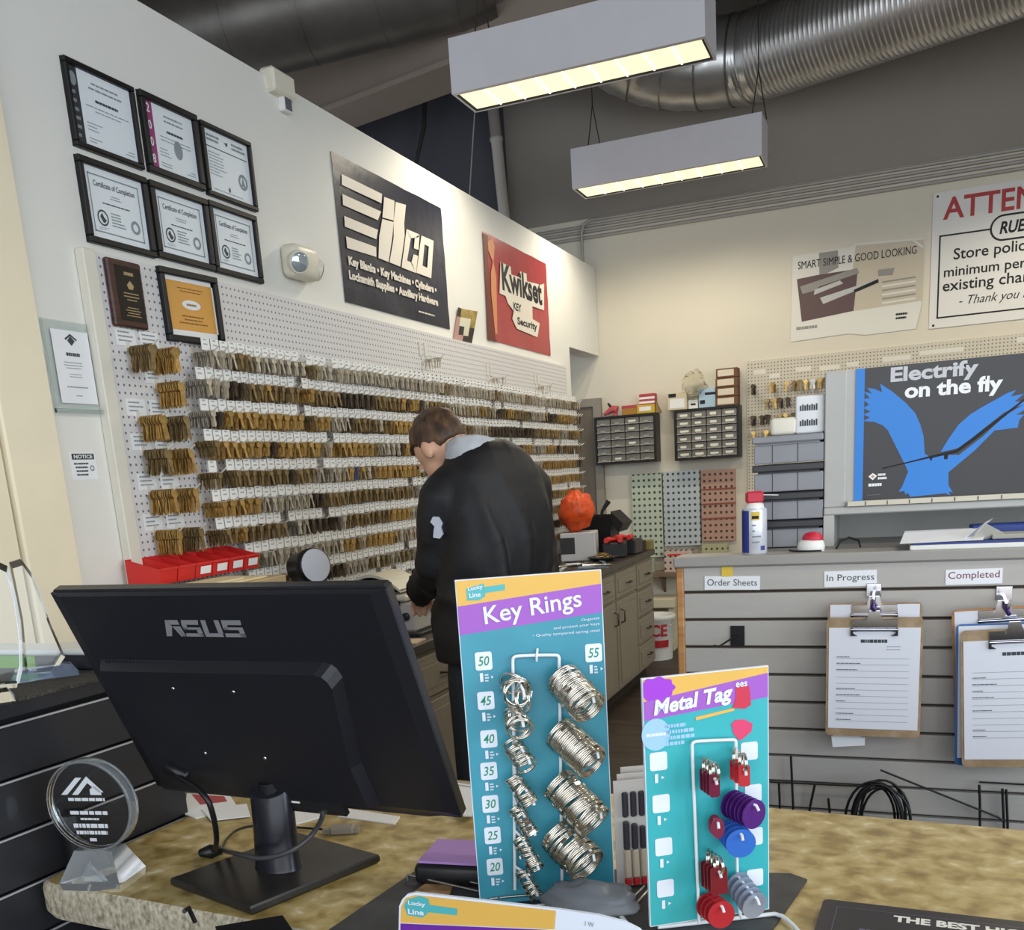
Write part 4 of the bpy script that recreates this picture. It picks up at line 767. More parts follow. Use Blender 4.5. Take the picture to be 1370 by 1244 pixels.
for k in range(6): b.poly(st([(640, 520 + 20 * k), (800, 495 + 20 * k), (800, 503 + 20 * k), (640, 528 + 20 * k)]), 0.0078, 0 if k % 2 else 2)
(u0, v0), (u1, v1) = st([(240, 452), (805, 372)]); b.text('SMART SIMPLE & GOOD LOOKING', u0, u1, (v0 + v1) / 2 - 0.02, (v0 + v1) / 2 + 0.035, 0.009, 4, 0.0)
(u0, v0), (u1, v1) = st([(232, 752), (385, 735)]); b.text('ADAMS RITE', u0, u1, v0 - 0.005, v0 + 0.028, 0.009, 2, 0.0) if False else b.greek(u0, u1, v0 - 0.005, v0 + 0.028, 1, 0.009, 2, 0.6, 'l', rr2)
(u0, v0), (u1, v1) = st([(705, 705), (790, 665)]); b.greek(u0, u1, v0, v1 + 0.01, 2, 0.009, 4, 0.5, 'l', rr2); b.build('printed_picture', pl, t)
for k, pts in enumerate(([(780, 325), (795, 322), (840, 355), (830, 362)],)): b = MB(M); b.poly(st(pts), 0.01, 0); b.build('tape_strip', mat('clear_tape', 'd8d6ce', 0.2), t)
t = thing('store_sign', 'white ATTENTION sign with red heading and black bordered text on the back wall', 'sign', (0.76, YB, 2.405))
sgw = mat('sign_white', 'dcdad4', 0.4); sgr = mat('sign_red', 'b03236', 0.5)
b = MB(BW(0.158, 2.405, 0.0)); b.box(0, 1.22, 0, 0.925, 0.001, 0.008); b.build('board', sgw, t)
b = MB(BW(0.158, 2.405, 0.0)); z_ = 0.009
b.text('ATTENTION', 0.07, 1.15, 0.735, 0.885, z_, 1, 0.02)
ring2d(b, 0.47, 0.63, 0.075, 0.088, z_, 0, 20, PI / 2, 1.5 * PI); ring2d(b, 0.75, 0.63, 0.075, 0.088, z_, 0, 20, -PI / 2, PI / 2); b.rect(0.47, 0.75, 0.705, 0.718, z_); b.rect(0.47, 0.75, 0.542, 0.555, z_)
b.rect(0.05, 0.385, 0.625, 0.636, z_); b.rect(0.835, 1.17, 0.625, 0.636, z_); b.rect(0.05, 0.061, 0.065, 0.636, z_); b.rect(1.159, 1.17, 0.065, 0.636, z_); b.rect(0.05, 1.17, 0.065, 0.076, z_)
b.text('RUESCH', 0.445, 0.775, 0.588, 0.672, z_, 0, 0.03, 0.2)
b.text('Store policy is a', 0.15, 0.83, 0.435, 0.535, z_, 0, 0.012); b.text('minimum per each', 0.09, 0.83, 0.325, 0.415, z_, 0, 0.012); b.text('existing charge', 0.085, 0.75, 0.225, 0.325, z_, 0, 0.012); b.text('- Thank you for', 0.2, 0.72, 0.125, 0.205, z_, 0, 0.0, 0.35)
b.build('lettering', [ink, sgr], t)
for (x, z) in ((0.03, 0.9), (0.03, 0.02)): b = MB(BW(0.158 + x, 2.405 + z, 0.008)); b.lathe([(0.009, 0), (0.006, 0.004)], n=10); b.build('screw', ink, t)

# right pegboard on the back wall with hanging keys
peg_tan = hole_mat('pegboard_tan', 'cbc4b4', '6d6354', ('X', 'Z'), 0.0254, 0.005, 0.6)
t = thing('pegboard', 'tan pegboard with sparse keys on the back wall behind the grey hutch', 'pegboard', (0.4, YB, 1.2)); b = MB(BW(0, 0)); b.box(-1.173, 2.0, 1.2, 2.303, 0.001, 0.02); b.build('peg_panel', peg_tan, t)
for (x, w, z) in ((-1.12, 0.09, 2.2), (-1.0, 0.08, 2.16), (-0.8, 0.12, 2.19), (-0.62, 0.15, 2.18), (-0.42, 0.09, 2.19), (-0.16, 0.2, 2.20), (0.1, 0.3, 2.22), (0.75, 0.2, 2.245)): b = MB(BW(0, 0)); b.box(x, x + w, z, z + 0.035, 0.0205, 0.022); b.build('row_label', lab_w, t)
rr3 = random.Random(21)
b_un = ['top', 'second', 'third', 'fourth', 'lowest']
for r_, z in enumerate((2.12, 2.00, 1.88, 1.76, 1.64)):
    for k in range(15):
        x = -1.11 + k * 0.05 + rr3.uniform(-0.01, 0.01)
        if r_ == 4 and k > 5 or r_ == 3 and k > 8 or rr3.random() < 0.12: continue
        ci = rr3.choice([2, 1, 3, 0]) ; b = MB(); n = rr3.randint(3, 6)
        b.tube([(x, YB - 0.02, z), (x, YB - 0.09, z), (x, YB - 0.1, z + 0.01)], 0.0025, 1, 4); bb = MB(); keys_geo(bb, (0, 0, 0), n, rr3, 1.35, rr3.randrange(3))
        b.M = Matrix.Translation((x, YB - 0.005, z)) @ Matrix.Rotation(-PI / 2, 4, 'Z'); b.add(bb.v, [f[0] for f in bb.f], 0)
        tag(b.build('key_blanks', [KM[ci], wire_m]), f'{ADJ[ci]} keys hooked in the {b_un[r_]} row of the tan pegboard', 'key blanks', f'{ADJ[ci]} keys in the {b_un[r_]} row of the tan pegboard')

# ================================================================== slatwall bench in the middle right
SY = 2.65; ZL = 1.30; SX = -0.572
slat = mat('slat_grey', 'b3afaa', 0.5, noise_amt=0.03, noise_scale=10, stretch=(1, 1, 6)); groove = mat('slat_groove', '4f4135', 0.7); woodedge = speck_mat('wood_edge', ['9c6b3c', 'b98550', 'c79a66'], 5, 0.5, (1, 1, 10)); benchgrey = mat('bench_grey', '9d9a95', 0.5, noise_amt=0.04)
t = thing('slatwall_bench', 'grey slatwall-fronted bench with a wooden end edge, behind the wood counter', 'bench', (0.5, 2.95, 0))
b = MB(); b.box(SX + 0.02, 1.4, SY + 0.022, SY + 0.03, 0.35, 1.272, 1)
z = 1.272; hs = [0.069] + [0.0762] * 12; k = 0
tops = []
b2z = 1.2715
for h in hs:
    b.box(SX + 0.02, 1.4, SY, SY + 0.022, b2z - h + 0.004, b2z - 0.004 if k else b2z, 0, bev=0.002); tops.append(b2z); b2z -= h; k += 1
b.build('slat_panel', [slat, groove], t)
b = MB(); b.box(SX, SX + 0.02, SY - 0.002, SY + 0.055, 0.0, 1.272, bev=0.003); b.build('end_edge', woodedge, t)
b = MB(); b.box(SX - 0.005, 1.4, SY - 0.012, SY + 0.10, 1.272, ZL, bev=0.004); b.box(-0.385, 1.4, SY + 0.1005, SY + 0.64, 1.272, ZL - 0.001); b.build('bench_top', benchgrey, t)
b = MB(); b.box(SX + 0.02, 1.4, SY + 0.03, SY + 0.05, 0.0, 1.272); b.box(-0.37, 1.4, SY + 0.05, SY + 0.6, 0.0, 1.272); b.build('carcass', benchgrey, t)
for (x0, x1, z0, z1, s_, m_, lb) in ((-0.494, -0.346, 1.210, 1.247, 'Order Sheets', cert_ink, 'paper label reading Order Sheets on the slatwall'), (-0.181, -0.052, 1.211, 1.252, 'In Progress', cert_ink, 'paper label reading In Progress on the slatwall'), (0.109, 0.237, 1.211, 1.249, 'Completed', mat('maroon_ink', '7a3550', 0.7), 'paper label reading Completed on the slatwall')):
    M_ = SW(x0, SY - 0.001, z0) @ Matrix.Rotation(-0.02 if s_[0] == 'O' else 0.012, 4, 'Z'); b = MB(M_); w, h = x1 - x0, z1 - z0; b.box(0, w, 0, h, 0, 0.0008); b.text(s_, w * 0.05, w * 0.95, h * (0.25 if 'g' in s_ or 'p' in s_ else 0.3), h * 0.78 if s_ != 'Completed' else h * 0.85, 0.0012, 1, 0.0); tag(b.build('paper_label', [paper, m_]), lb, 'label')
b = MB(SW(-0.447, SY - 0.002, 1.245)); b.box(0, 0.03, -0.0, 0.026, 0, 0.001); tag(b.build('sticky_note', mat('sticky_yellow', 'e0bf4a', 0.7)), 'small yellow sticky note above the Order Sheets label', 'sticky note')
b = MB(SW(-0.425, SY - 0.001, 1.055)); b.box(0, 0.038, 0, 0.055, 0, 0.004, bev=0.001); b.tube([(0.019, 0.03, 0.004), (-0.02, 0.01, 0.07), (-0.03, 0.016, 0.09)], 0.003, 0, 6); tag(b.build('slatwall_hook', [black]), 'single black slatwall hook left of the In Progress clipboard', 'hook')
# clipboards
board_m = speck_mat('hardboard', ['8a7256', '9c8466', 'ab9377'], 30, 0.55); board_d = speck_mat('hardboard_orange', ['9a6a3a', 'b07c46', 'bd8a55'], 30, 0.55); blue_b = mat('blue_board', '3f6aa8', 0.4); chrome = mat('chrome', 'dcdce4', 0.12, 1.0); purple_c = mat('purple_clip', '55407a', 0.3, 0.6)
form = mat('form_paper', 'dfe2ec', 0.7)
def rrect(x0, x1, y0, y1, r, n=4):
    P = []
    for (cx, cy, a) in ((x1 - r, y1 - r, 0), (x0 + r, y1 - r, PI / 2), (x0 + r, y0 + r, PI), (x1 - r, y0 + r, 1.5 * PI)):
        P += [(cx + r * math.cos(a + PI / 2 * i / n), cy + r * math.sin(a + PI / 2 * i / n)) for i in range(n + 1)]
    return P
def clipboard(x, y, z, label, bm_, rot=0.0, printed=True, clip=True, seed=1, w=0.228, h=0.318):
    M_ = SW(x, y, z) @ Matrix.Rotation(rot, 4, 'Z'); t = thing('clipboard', label, 'clipboard', (x, y, z - h), 'clipboards on the slatwall')
    b = MB(M_); b.prism(rrect(-w / 2, w / 2, -h, 0, 0.012), 0, 0.004); b.build('board', bm_, t); r_ = random.Random(seed)
    b = MB(M_); b.box(-w / 2 + 0.006, w / 2 - 0.006, -h + 0.02, -0.026 if printed else -0.004, 0.004, 0.0055, 0)
    if printed:
        b.text('Key/Order Form', -0.03, 0.03, -0.068, -0.058, 0.006, 1, 0.01) if False else b.greek(-0.032, 0.032, -0.066, -0.054, 1, 0.006, 1, 0.7, 'c', r_)
        b.greek(0.03, 0.07, -0.085, -0.07, 2, 0.006, 2, 0.25, 'l', r_)
        for k in range(11):
            yy = -0.105 - k * 0.0165; b.rect(-w / 2 + 0.025, w / 2 - 0.03, yy, yy + 0.0009, 0.006, 2)
            if r_.random() < 0.7: b.greek(-w / 2 + 0.025, -w / 2 + 0.025 + r_.uniform(0.02, 0.07), yy + 0.002, yy + 0.006, 1, 0.0061, 1, 0.5, 'l', r_)
    b.build('form', [form, cert_ink, grey_ink], t)
    if clip:
        b = MB(M_); b.box(-0.055, 0.055, -0.036, -0.004, 0.005, 0.008, bev=0.001); b.tube([(-0.055, -0.03, 0.01), (0.055, -0.03, 0.01)], 0.004, 0, 8); b.prism([(-0.02, -0.012), (0.02, -0.012), (0.012, 0.018), (-0.012, 0.018)], 0.006, 0.014); b.build('clip', chrome, t)
        b = MB(M_)
        for s_ in (-1, 1): b.prism([(s_ * 0.056, -0.046), (s_ * 0.04, -0.046), (s_ * 0.05, -0.04), (s_ * 0.05, -0.026), (s_ * 0.056, -0.026)], 0.006, 0.011)
        b.build('clip_corner', black, t)
    return t
c0 = ony(1170, 806, 2.60); clipboard(c0.x, 2.60, c0.z, 'rear hardboard clipboard on the In Progress hook, mostly hidden by the front one', board_m, 0.0, False, True, 1, 0.225)
c1 = ony(1170, 826, 2.56); clipboard(c1.x, 2.565, c1.z, 'front hardboard clipboard with a lined form under the In Progress label', board_m, 0.0, True, True, 2, 0.228, 0.31)
pz = ony(1125, 996, 2.6); b = MB(SW(pz.x - 0.02, 2.59, pz.z - 0.005)); b.poly([(0, 0), (0.08, 0.008), (0.08, 0.03), (-0.004, 0.03)], 0.0); b.box(0, 0.07, 0.01, 0.06, -0.0015, -0.0005); tag(b.build('loose_sheet', paper), 'loose white sheet poking out below the In Progress clipboards', 'paper')
def shook(x, z, label):
    t = thing('slatwall_hook', label, 'hook', (x, SY, z), 'clipboard hooks on the slatwall'); b = MB(SW(x, SY - 0.001, z)); b.box(-0.018, 0.018, -0.01, 0.025, 0, 0.004, bev=0.001); b.build('plate', chrome, t); b = MB(SW(x, SY - 0.001, z)); b.tube([(0, 0, 0.004), (0, -0.01, 0.12), (0, 0.0, 0.135)], 0.004, 0, 8); b.tube([(0, -0.005, 0.1), (0, -0.022, 0.105), (0.005, -0.03, 0.10)], 0.006, 1, 6); b.build('prong', [chrome, purple_c], t)
shook(c0.x - 0.003, c0.z + 0.018, 'chrome hook holding the clipboards under the In Progress label')
d0 = ony(1345, 812, 2.6)
shook(d0.x + 0.0, d0.z + 0.02, 'chrome hook with purple clip holding the clipboards under the Completed label')
xs = d0.x + 0.0
clipboard(xs - 0.005, 2.60, d0.z - 0.0, 'rearmost orange-brown clipboard under the Completed label, tilted clockwise', board_d, 0.06, False, True, 3, 0.228, 0.32)
clipboard(xs + 0.005, 2.578, d0.z - 0.035, 'blue clipboard sandwiched under the Completed label', blue_b, 0.03, False, False, 4, 0.228, 0.36)
clipboard(xs + 0.018, 2.556, d0.z - 0.045, 'front clipboard with a lined form under the Completed label', board_m, 0.05, True, True, 5, 0.235, 0.345)
# black cables and wire racks low on the slatwall
t = thing('cable_coil', 'coil of thin black cables hanging low on the slatwall', 'cables', (0.0, 2.55, 0.55))
cz = ony(1180, 1085, 2.56)
for k in range(9):
    b = MB(); r_ = 0.055 + 0.004 * k; P = []
    for i in range(26):
        a = 2 * PI * i / 26; P.append((cz.x - 0.01 + (0.06 + 0.012 * math.sin(k * 2)) * math.cos(a) + 0.012 * math.sin(k), 2.57 + 0.006 * (k - 4), cz.z - 0.03 + (0.10 + 0.008 * math.cos(k * 1.7)) * math.sin(a)))
    b.tube(P, 0.0035, 0, 6, True); b.build('loop', black, t)
b = MB(); b.tube([ony(1178, 1030, 2.58), ony(1240, 1055, 2.6), ony(1335, 1093, 2.62), ony(1342, 1098, 2.62)], 0.003, 0, 6); b.tube([ony(1150, 1090, 2.58), ony(1135, 1100, 2.58), ony(1130, 1120, 2.58)], 0.003, 0, 6); b.build('tail', black, t)
for nm, px_, lb in ((0, (1030, 1155), 'black wire bracket on the slatwall behind the metal tag card'), (1, (1310, 1370), 'black wire bracket on the slatwall at the right, below the Completed clipboards')):
    b = MB(); Y_ = 2.63
    for (p, q) in (([(px_[0], 1046), (px_[1] if nm == 0 else 1420, 1052)], 0),): b.tube([ony(*p[0], Y_), ony(*p[1], Y_)], 0.0025, 0, 5)
    for (x0, y0, x1, y1) in (((1058, 1011, 1061, 1078), (1090, 1050, 1083, 1082), (1108, 1068, 1110, 1085), (1042, 1048, 1043, 1072)) if nm == 0 else ((1341, 1055, 1343, 1100), (1346, 1056, 1348, 1100), (1310, 1050, 1311, 1075))):
        b.tube([ony(x0, y0, Y_), ony(x1, y1, Y_), ony(x1, y1 + 30, Y_)], 0.0035, 0, 5)
    tag(b.build('wire_bracket', black), lb, 'bracket')
# ---- on the bench top
t = thing('spray_can', 'blue and white spray can with red cap at the left bench end', 'spray can', (-0.366, 2.70, ZL))
Mc = FL(-0.366, 2.70, ZL, 0.25); b = MB(Mc); b.lathe([(0.031, 0), (0.033, 0.003), (0.033, 0.117), (0.031, 0.121)], 0, 28); b.build('can', mat('can_white', 'd5d8e0', 0.3, 0.3), t)
b = MB(Mc)
def cyl_patch(b, r, a0, a1, z0, z1, m, n=8):
    for k in range(n):
        p, q = a0 + (a1 - a0) * k / n, a0 + (a1 - a0) * (k + 1) / n; b.add([(r * math.cos(p), r * math.sin(p), z0), (r * math.cos(q), r * math.sin(q), z0), (r * math.cos(q), r * math.sin(q), z1), (r * math.cos(p), r * math.sin(p), z1)], [(0, 1, 2, 3)], m, True)
cyl_patch(b, 0.0333, PI * 0.75, PI * 1.32, 0.004, 0.116, 0); cyl_patch(b, 0.0336, PI * 1.38, PI * 1.6, 0.09, 0.112, 1, 4); cyl_patch(b, 0.0338, PI * 1.40, PI * 1.57, 0.094, 0.102, 2, 4)
for z in (0.075, 0.06, 0.045, 0.03): cyl_patch(b, 0.0335, PI * 1.4, PI * (1.55 + 0.1 * math.sin(z * 300)), z, z + 0.004, 3, 4)
cyl_patch(b, 0.0336, PI * 1.62, PI * 1.75, 0.01, 0.022, 0, 4); b.build('can_label', [mat('can_blue', '2a3a8f', 0.35), mat('can_yellow', 'd9b93c', 0.35), ink, grey_ink], t)
b = MB(Mc); b.lathe([(0.026, 0.121), (0.024, 0.13), (0.02, 0.135)], 1, 24); b.box(-0.022, 0.022, -0.02, 0.02, 0.135, 0.165, 0, bev=0.004); b.tube([(0.02, -0.01, 0.155), (0.06, -0.02, 0.152)], 0.0015, 1, 5); b.build('cap', [mat('cap_red', 'c5283f', 0.4), white], t)
# stacked grey bins
bing = mat('bin_grey', '8e8f95', 0.45, noise_amt=0.05); bind = mat('bin_dark_lip', '3a3a3e', 0.4)
for k in range(4):
    z0 = ZL + 0.002 + k * 0.077 ; x0, x1 = -0.385, -0.2; y0 = 2.84
    t = thing('parts_bin', ['lowest', 'second', 'third', 'topmost'][k] + ' of the stacked grey parts drawers beside the grey hutch', 'parts bin', ((x0 + x1) / 2, 2.95, z0), 'stacked grey parts drawers')
    b = MB(); b.box(x0, x1, y0, y0 + 0.22, z0, z0 + 0.05, bev=0.002)
    for xx in (x0 + 0.05, x0 + 0.118): b.box(xx - 0.001, xx + 0.001, y0 - 0.001, y0, z0 + 0.002, z0 + 0.05, 1)
    b.build('drawer_front', [bing, bind], t)
    b = MB(); b.box(x0 - 0.004, x1, y0 - 0.012, y0 + 0.22, z0 + 0.055, z0 + 0.074, bev=0.003); b.box(x0 + 0.01, x1 - 0.01, y0, y0 + 0.2, z0 + 0.05, z0 + 0.055); b.build('lip', bind if k < 3 else bing, t)
zt = ZL + 0.002 + 4 * 0.077
b = MB(); b.box(-0.345, -0.27, 2.86, 2.98, zt - 0.002, zt + 0.045, bev=0.012, seg=3); tag(b.build('paper_pack', mat('cream_pack', 'e6e2d2', 0.7)), 'smaller rounded white pack on the left top of the parts drawers', 'packet')
t = thing('paper_pack', 'larger white wrapped pack with two printed bar marks on the parts drawers', 'packet', (-0.23, 2.92, zt)); b = MB(); b.box(-0.276, -0.2, 2.86, 2.99, zt - 0.002, zt + 0.098, bev=0.006, seg=2); b.build('wrapper', paper, t); b = MB(SW(-0.276, 2.859, zt))
for z_ in (0.018, 0.058):
    for k in range(8): b.rect(0.012 + k * 0.006, 0.012 + k * 0.006 + 0.004, z_, z_ + 0.014 + 0.003 * (k % 2), 0.0005)
b.build('printed_mark', cert_ink, t)
# grey hutch
hg = mat('hutch_grey', 'b4b4b0', 0.5, noise_amt=0.03)
HX0, HY = -0.198, 2.84
t = thing('hutch', 'grey open hutch holding the blue-winged poster on the bench top', 'hutch', (0.35, HY + 0.12, ZL))
b = MB(); b.box(HX0, -0.142, HY, HY + 0.3, 1.405, 1.762, bev=0.003); b.box(-0.142, -0.128, HY + 0.012, HY + 0.3, 1.405, 1.762); b.build('post', hg, t)
b = MB(); b.box(-0.128, 0.9, HY + 0.012, HY + 0.024, 1.405, 1.762); b.build('panel', hg, t)
b = MB(); b.box(HX0, 0.9, HY - 0.004, HY + 0.3, 1.385, 1.405, bev=0.003); b.build('shelf', hg, t)
b = MB(); b.box(HX0, -0.17, HY, HY + 0.3, ZL, 1.385); b.box(HX0, 0.9, HY + 0.26, HY + 0.27, ZL, 1.385); b.build('lower_support', hg, t)
b = MB(); b.box(-0.135, 0.9, HY - 0.012, HY + 0.012, 1.407, 1.42); 
for k in range(12): b.box(-0.09 + k * 0.055, -0.088 + k * 0.055, HY - 0.013, HY - 0.012, 1.408, 1.418, 1)
b.build('label_rail', [mat('rail_cream', 'cfc9b6', 0.5), ink], t)
# winged poster
PY = HY + 0.0095
t = thing('poster', 'dark poster with blue wings and the words Electrify on the fly', 'poster', (0.2, PY, 1.42))
po = [mat('poster_charcoal', '2b2a2d', 0.3, noise_amt=0.12, noise_scale=5), mat('poster_blue', '2a80d6', 0.4), mat('poster_letter_grey', 'c4c4c8', 0.4), mat('poster_letter_white', 'eeeeee', 0.4), ink, mat('poster_pale', 'c9d6e0', 0.4), mat('poster_orange_dot', 'c98a5a', 0.4)]
M = SW(0, PY, 0); pe = lambda pts: BP(1130, 460, 5.183, pts, PY)
tl_, bl_ = pe([(80, 175)])[0], pe([(70, 1105)])[0]
b = MB(M); b.rect(tl_[0], 0.62, bl_[1], tl_[1], 0.0, 0); b.rect(tl_[0], tl_[0] + 0.022, bl_[1], tl_[1], 0.0004, 1); b.rect(tl_[0], 0.62, bl_[1], bl_[1] + 0.006, 0.0006, 5); b.build('sheet', po, t)
b = MB(M); z_ = 0.001
b.poly(pe([(245, 275), (330, 330), (425, 410), (490, 480), (525, 560), (548, 640), (555, 760), (600, 790), (415, 830), (370, 740), (300, 600), (265, 565), (205, 540), (130, 535), (175, 510), (130, 490), (180, 470), (130, 445), (170, 420), (125, 385), (175, 375), (130, 330), (190, 345), (155, 305), (205, 312), (260, 335)]), z_, 1)
b.poly(pe([(665, 750), (720, 660), (790, 560), (870, 490), (950, 440), (1050, 385), (1130, 340), (1190, 320), (1150, 365), (1244, 345), (1180, 400), (1244, 400), (1244, 420), (1170, 445), (1100, 480), (960, 590), (800, 720)]), z_, 1)
b.poly(pe([(780, 780), (960, 640), (1120, 490), (1244, 420), (1244, 460), (1190, 490), (1244, 490), (1210, 530), (1200, 580), (1040, 600), (900, 740), (720, 890), (690, 830)]), z_, 1)
b.poly(pe([(415, 830), (600, 790), (700, 770), (790, 770), (720, 890), (720, 980), (750, 1030), (725, 1022), (730, 1050), (700, 1035), (455, 1060), (440, 1035), (420, 1045), (415, 1020), (375, 1025), (400, 985), (440, 885)]), z_ + 0.0002, 1)
b.poly(pe([(260, 860), (420, 822), (640, 765), (770, 735), (900, 640), (1200, 415), (1244, 380), (1244, 395), (1190, 440), (905, 665), (780, 755), (720, 765), (712, 800), (690, 800), (690, 772), (610, 790), (600, 815), (588, 792), (260, 868)]), z_ + 0.0006, 4)
(u0, v0), (u1, v1) = pe([(318, 280), (925, 240)]); b.text('Electrify', u0, u1, v0 - 0.006, v0 + 0.042, z_, 2, 0.035); (u0, v0), (u1, v1) = pe([(415, 388), (1095, 330)]); b.text('on the fly', u0, u1, v0 - 0.008, v0 + 0.042, z_, 3, 0.035)
b.poly(pe([(165, 920), (195, 895), (225, 915), (195, 945)]), z_, 3); b.poly(pe([(183, 920), (195, 908), (208, 918), (195, 930)]), z_ + 0.0003, 6); (u0, v0), (u1, v1) = pe([(230, 945), (320, 890)]); b.greek(u0, u1, v0, v1, 2, z_, 3, 0.6, 'l', rr2); (u0, v0), (u1, v1) = pe([(165, 990), (315, 960)]); b.greek(u0, u1, v0, v1, 1, z_, 3, 0.9, 'l', random.Random(1)); (u0, v0), (u1, v1) = pe([(155, 1050), (310, 1040)]); b.greek(u0, u1, v0, v1, 1, z_, 5, 0.3, 'l', rr2)
b.build('printed_wings', po, t)
b = MB(); q0 = ony(1352, 560, HY - 0.02); b.box(0.378, 0.42, HY - 0.02, HY - 0.006, 1.43, 1.60, bev=0.004); tag(b.build('dark_tag', mat('dark_panel', '1d1c1e', 0.4)), 'narrow black strip hanging in front of the winged poster at the picture edge', 'strip')
# tape roll, cables, papers on the bench
t = thing('tape_dispenser', 'red and white tape dispenser on the bench top', 'tape dispenser', (-0.205, 2.72, ZL)); tr = ony(1085, 735, 2.72)
Mt = FL(tr.x, 2.72, ZL, 0.0); b = MB(Mt); b.loft([[(0.036 * math.cos(a) * s_, 0.03 * math.sin(a) * s_, z) for a in [2 * PI * k / 20 for k in range(20)]] for s_, z in ((0.95, 0), (1, 0.012), (0.9, 0.026), (0.7, 0.03))]); b.build('body', white, t)
b = MB(Mt); b.loft([[(0.026 * math.cos(a) * s_ + 0.004, 0.022 * math.sin(a) * s_, z) for a in [2 * PI * k / 20 for k in range(20)]] for s_, z in ((1, 0.029), (1.05, 0.036), (0.8, 0.046), (0.3, 0.05))]); b.build('cap', MATS['cap_red'], t)
b = MB(Mt); b.tube([(-0.055, -0.01, 0.004), (-0.04, -0.03, 0.003), (0.0, -0.04, 0.003), (0.03, -0.035, 0.003)], 0.0025, 0, 6); tag(b.build('loose_wire', black), 'short black wire curled by the red and white tape dispenser', 'wire')
w0 = ony(1135, 738, 2.75); b = MB(); b.tube([(w0.x - 0.03, 2.74, ZL + 0.003), (w0.x - 0.02, 2.76, ZL + 0.02), (w0.x + 0.0, 2.77, ZL + 0.028), (w0.x + 0.025, 2.76, ZL + 0.02), (w0.x + 0.03, 2.75, ZL + 0.003)], 0.003, 0, 6); tag(b.build('loose_wire', black), 'thin black cable arching on the bench top inside the hutch', 'wire')
x_ = ony(1210, 740, 2.70).x
t = thing('paper_stack', 'white folder with loose papers spread on the bench top at the right', 'papers', (x_ + 0.15, 2.70, ZL)); b = MB(); b.box(x_ + 0.012, 0.75, SY - 0.006, 2.82, ZL, ZL + 0.012, bev=0.002); b.build('binder', white, t)
b = MB(); b.box(x_ + 0.02, 0.6, SY + 0.0, 2.80, ZL + 0.0125, ZL + 0.017); b.build('blue_folder', mat('navy_folder', '2b3f86', 0.5), t)
b = MB(FL(x_ - 0.012, SY - 0.006, ZL + 0.0175)); b.add([(0, 0, 0), (0.19, 0.01, 0.002), (0.21, 0.12, 0.024), (0.012, 0.13, 0.022)], [(0, 1, 2, 3), (3, 2, 1, 0)]); b.build('white_sheet', paper, t)
b = MB(FL(x_ + 0.13, SY + 0.02, ZL + 0.018)); b.add([(0, 0, 0.0), (0.055, 0.0, 0.045), (0.075, 0.05, 0.05), (0.02, 0.05, 0.0)], [(0, 1, 2, 3), (3, 2, 1, 0)]); b.add([(0.018, 0.0, 0.0), (0.055, 0.0, 0.04), (0.1, 0.03, 0.012), (0.06, 0.02, -0.0)], [(0, 1, 2, 3), (3, 2, 1, 0)], 1); b.build('folded_leaf', [paper, mat('grey_leaf', 'a9a79c', 0.7)], t)
b = MB(FL(x_ + 0.2, SY + 0.01, ZL + 0.018)); b.box(0, 0.2, 0.02, 0.1, 0, 0.012, bev=0.002); b.build('grey_booklet', mat('grey_leaf', 'a9a79c', 0.7), t); b = MB(FL(x_ + 0.16, SY + 0.11, ZL + 0.018, 0.08)); b.box(0, 0.28, 0, 0.06, 0, 0.03, bev=0.003); b.build('blue_booklet', MATS['navy_folder'], t)

# ================================================================== wood counter in the foreground
ZC = 1.0
wood_top = speck_mat('burl_counter', ['7c683a', '9c864e', 'b39e66', 'c2b07e', 'e0d6b8'], 26, 0.38, (1.0, 1.15, 1), 14, [0.26, 0.40, 0.51, 0.62, 0.73], distort=0.3)
wood_side = speck_mat('speckled_edge', ['7d7462', 'aea58f', 'cdc5b2'], 150, 0.6, (1, 1, 0.6), 4)
t = thing('counter', 'burl-patterned wood counter with a rounded pale edge across the foreground', 'counter', (-0.1, 1.25, 0))
A0, A1, A2, A3 = (-1.204, 0.985), (0.9, 0.822), (0.9, 1.44), (-1.13, 1.592)
def top_outline(r=0.03):
    P = [A0, A1, A2, A3]; out = []
    for i in range(4):
        a, p, c = Vector(P[i - 1]), Vector(P[i]), Vector(P[(i + 1) % 4]); d1 = (a - p).normalized(); d2 = (c - p).normalized()
        s_, e = p + d1 * r, p + d2 * r
        for k in range(5): q = k / 4; out.append(tuple(s_ * (1 - q) ** 2 + p * 2 * q * (1 - q) + e * q * q))
    return out
OUT = top_outline(); b = MB(); cxy = Vector((-0.15, 1.2))
def inset(P, d): return [tuple(Vector(p) + (cxy - Vector(p)).normalized() * d) for p in P]
n = len(OUT); rings = [[(p[0], p[1], z) for p in inset(OUT, d)] for d, z in ((0.012, ZC - 0.058), (0.0, ZC - 0.046), (0.0, ZC - 0.012), (0.004, ZC - 0.003), (0.014, ZC))]
b.loft(rings, 1, False, True); b.add(rings[-1], [tuple(range(n))], 0); b.add(rings[0], [tuple(range(n))[::-1]], 1); b.build('counter_top', [wood_top, wood_side], t)
b = MB(); b.box(-1.1, 0.85, 1.03, 1.4, 0.0, ZC - 0.058); b.build('counter_base', mat('base_dark', '241f1b', 0.6), t)
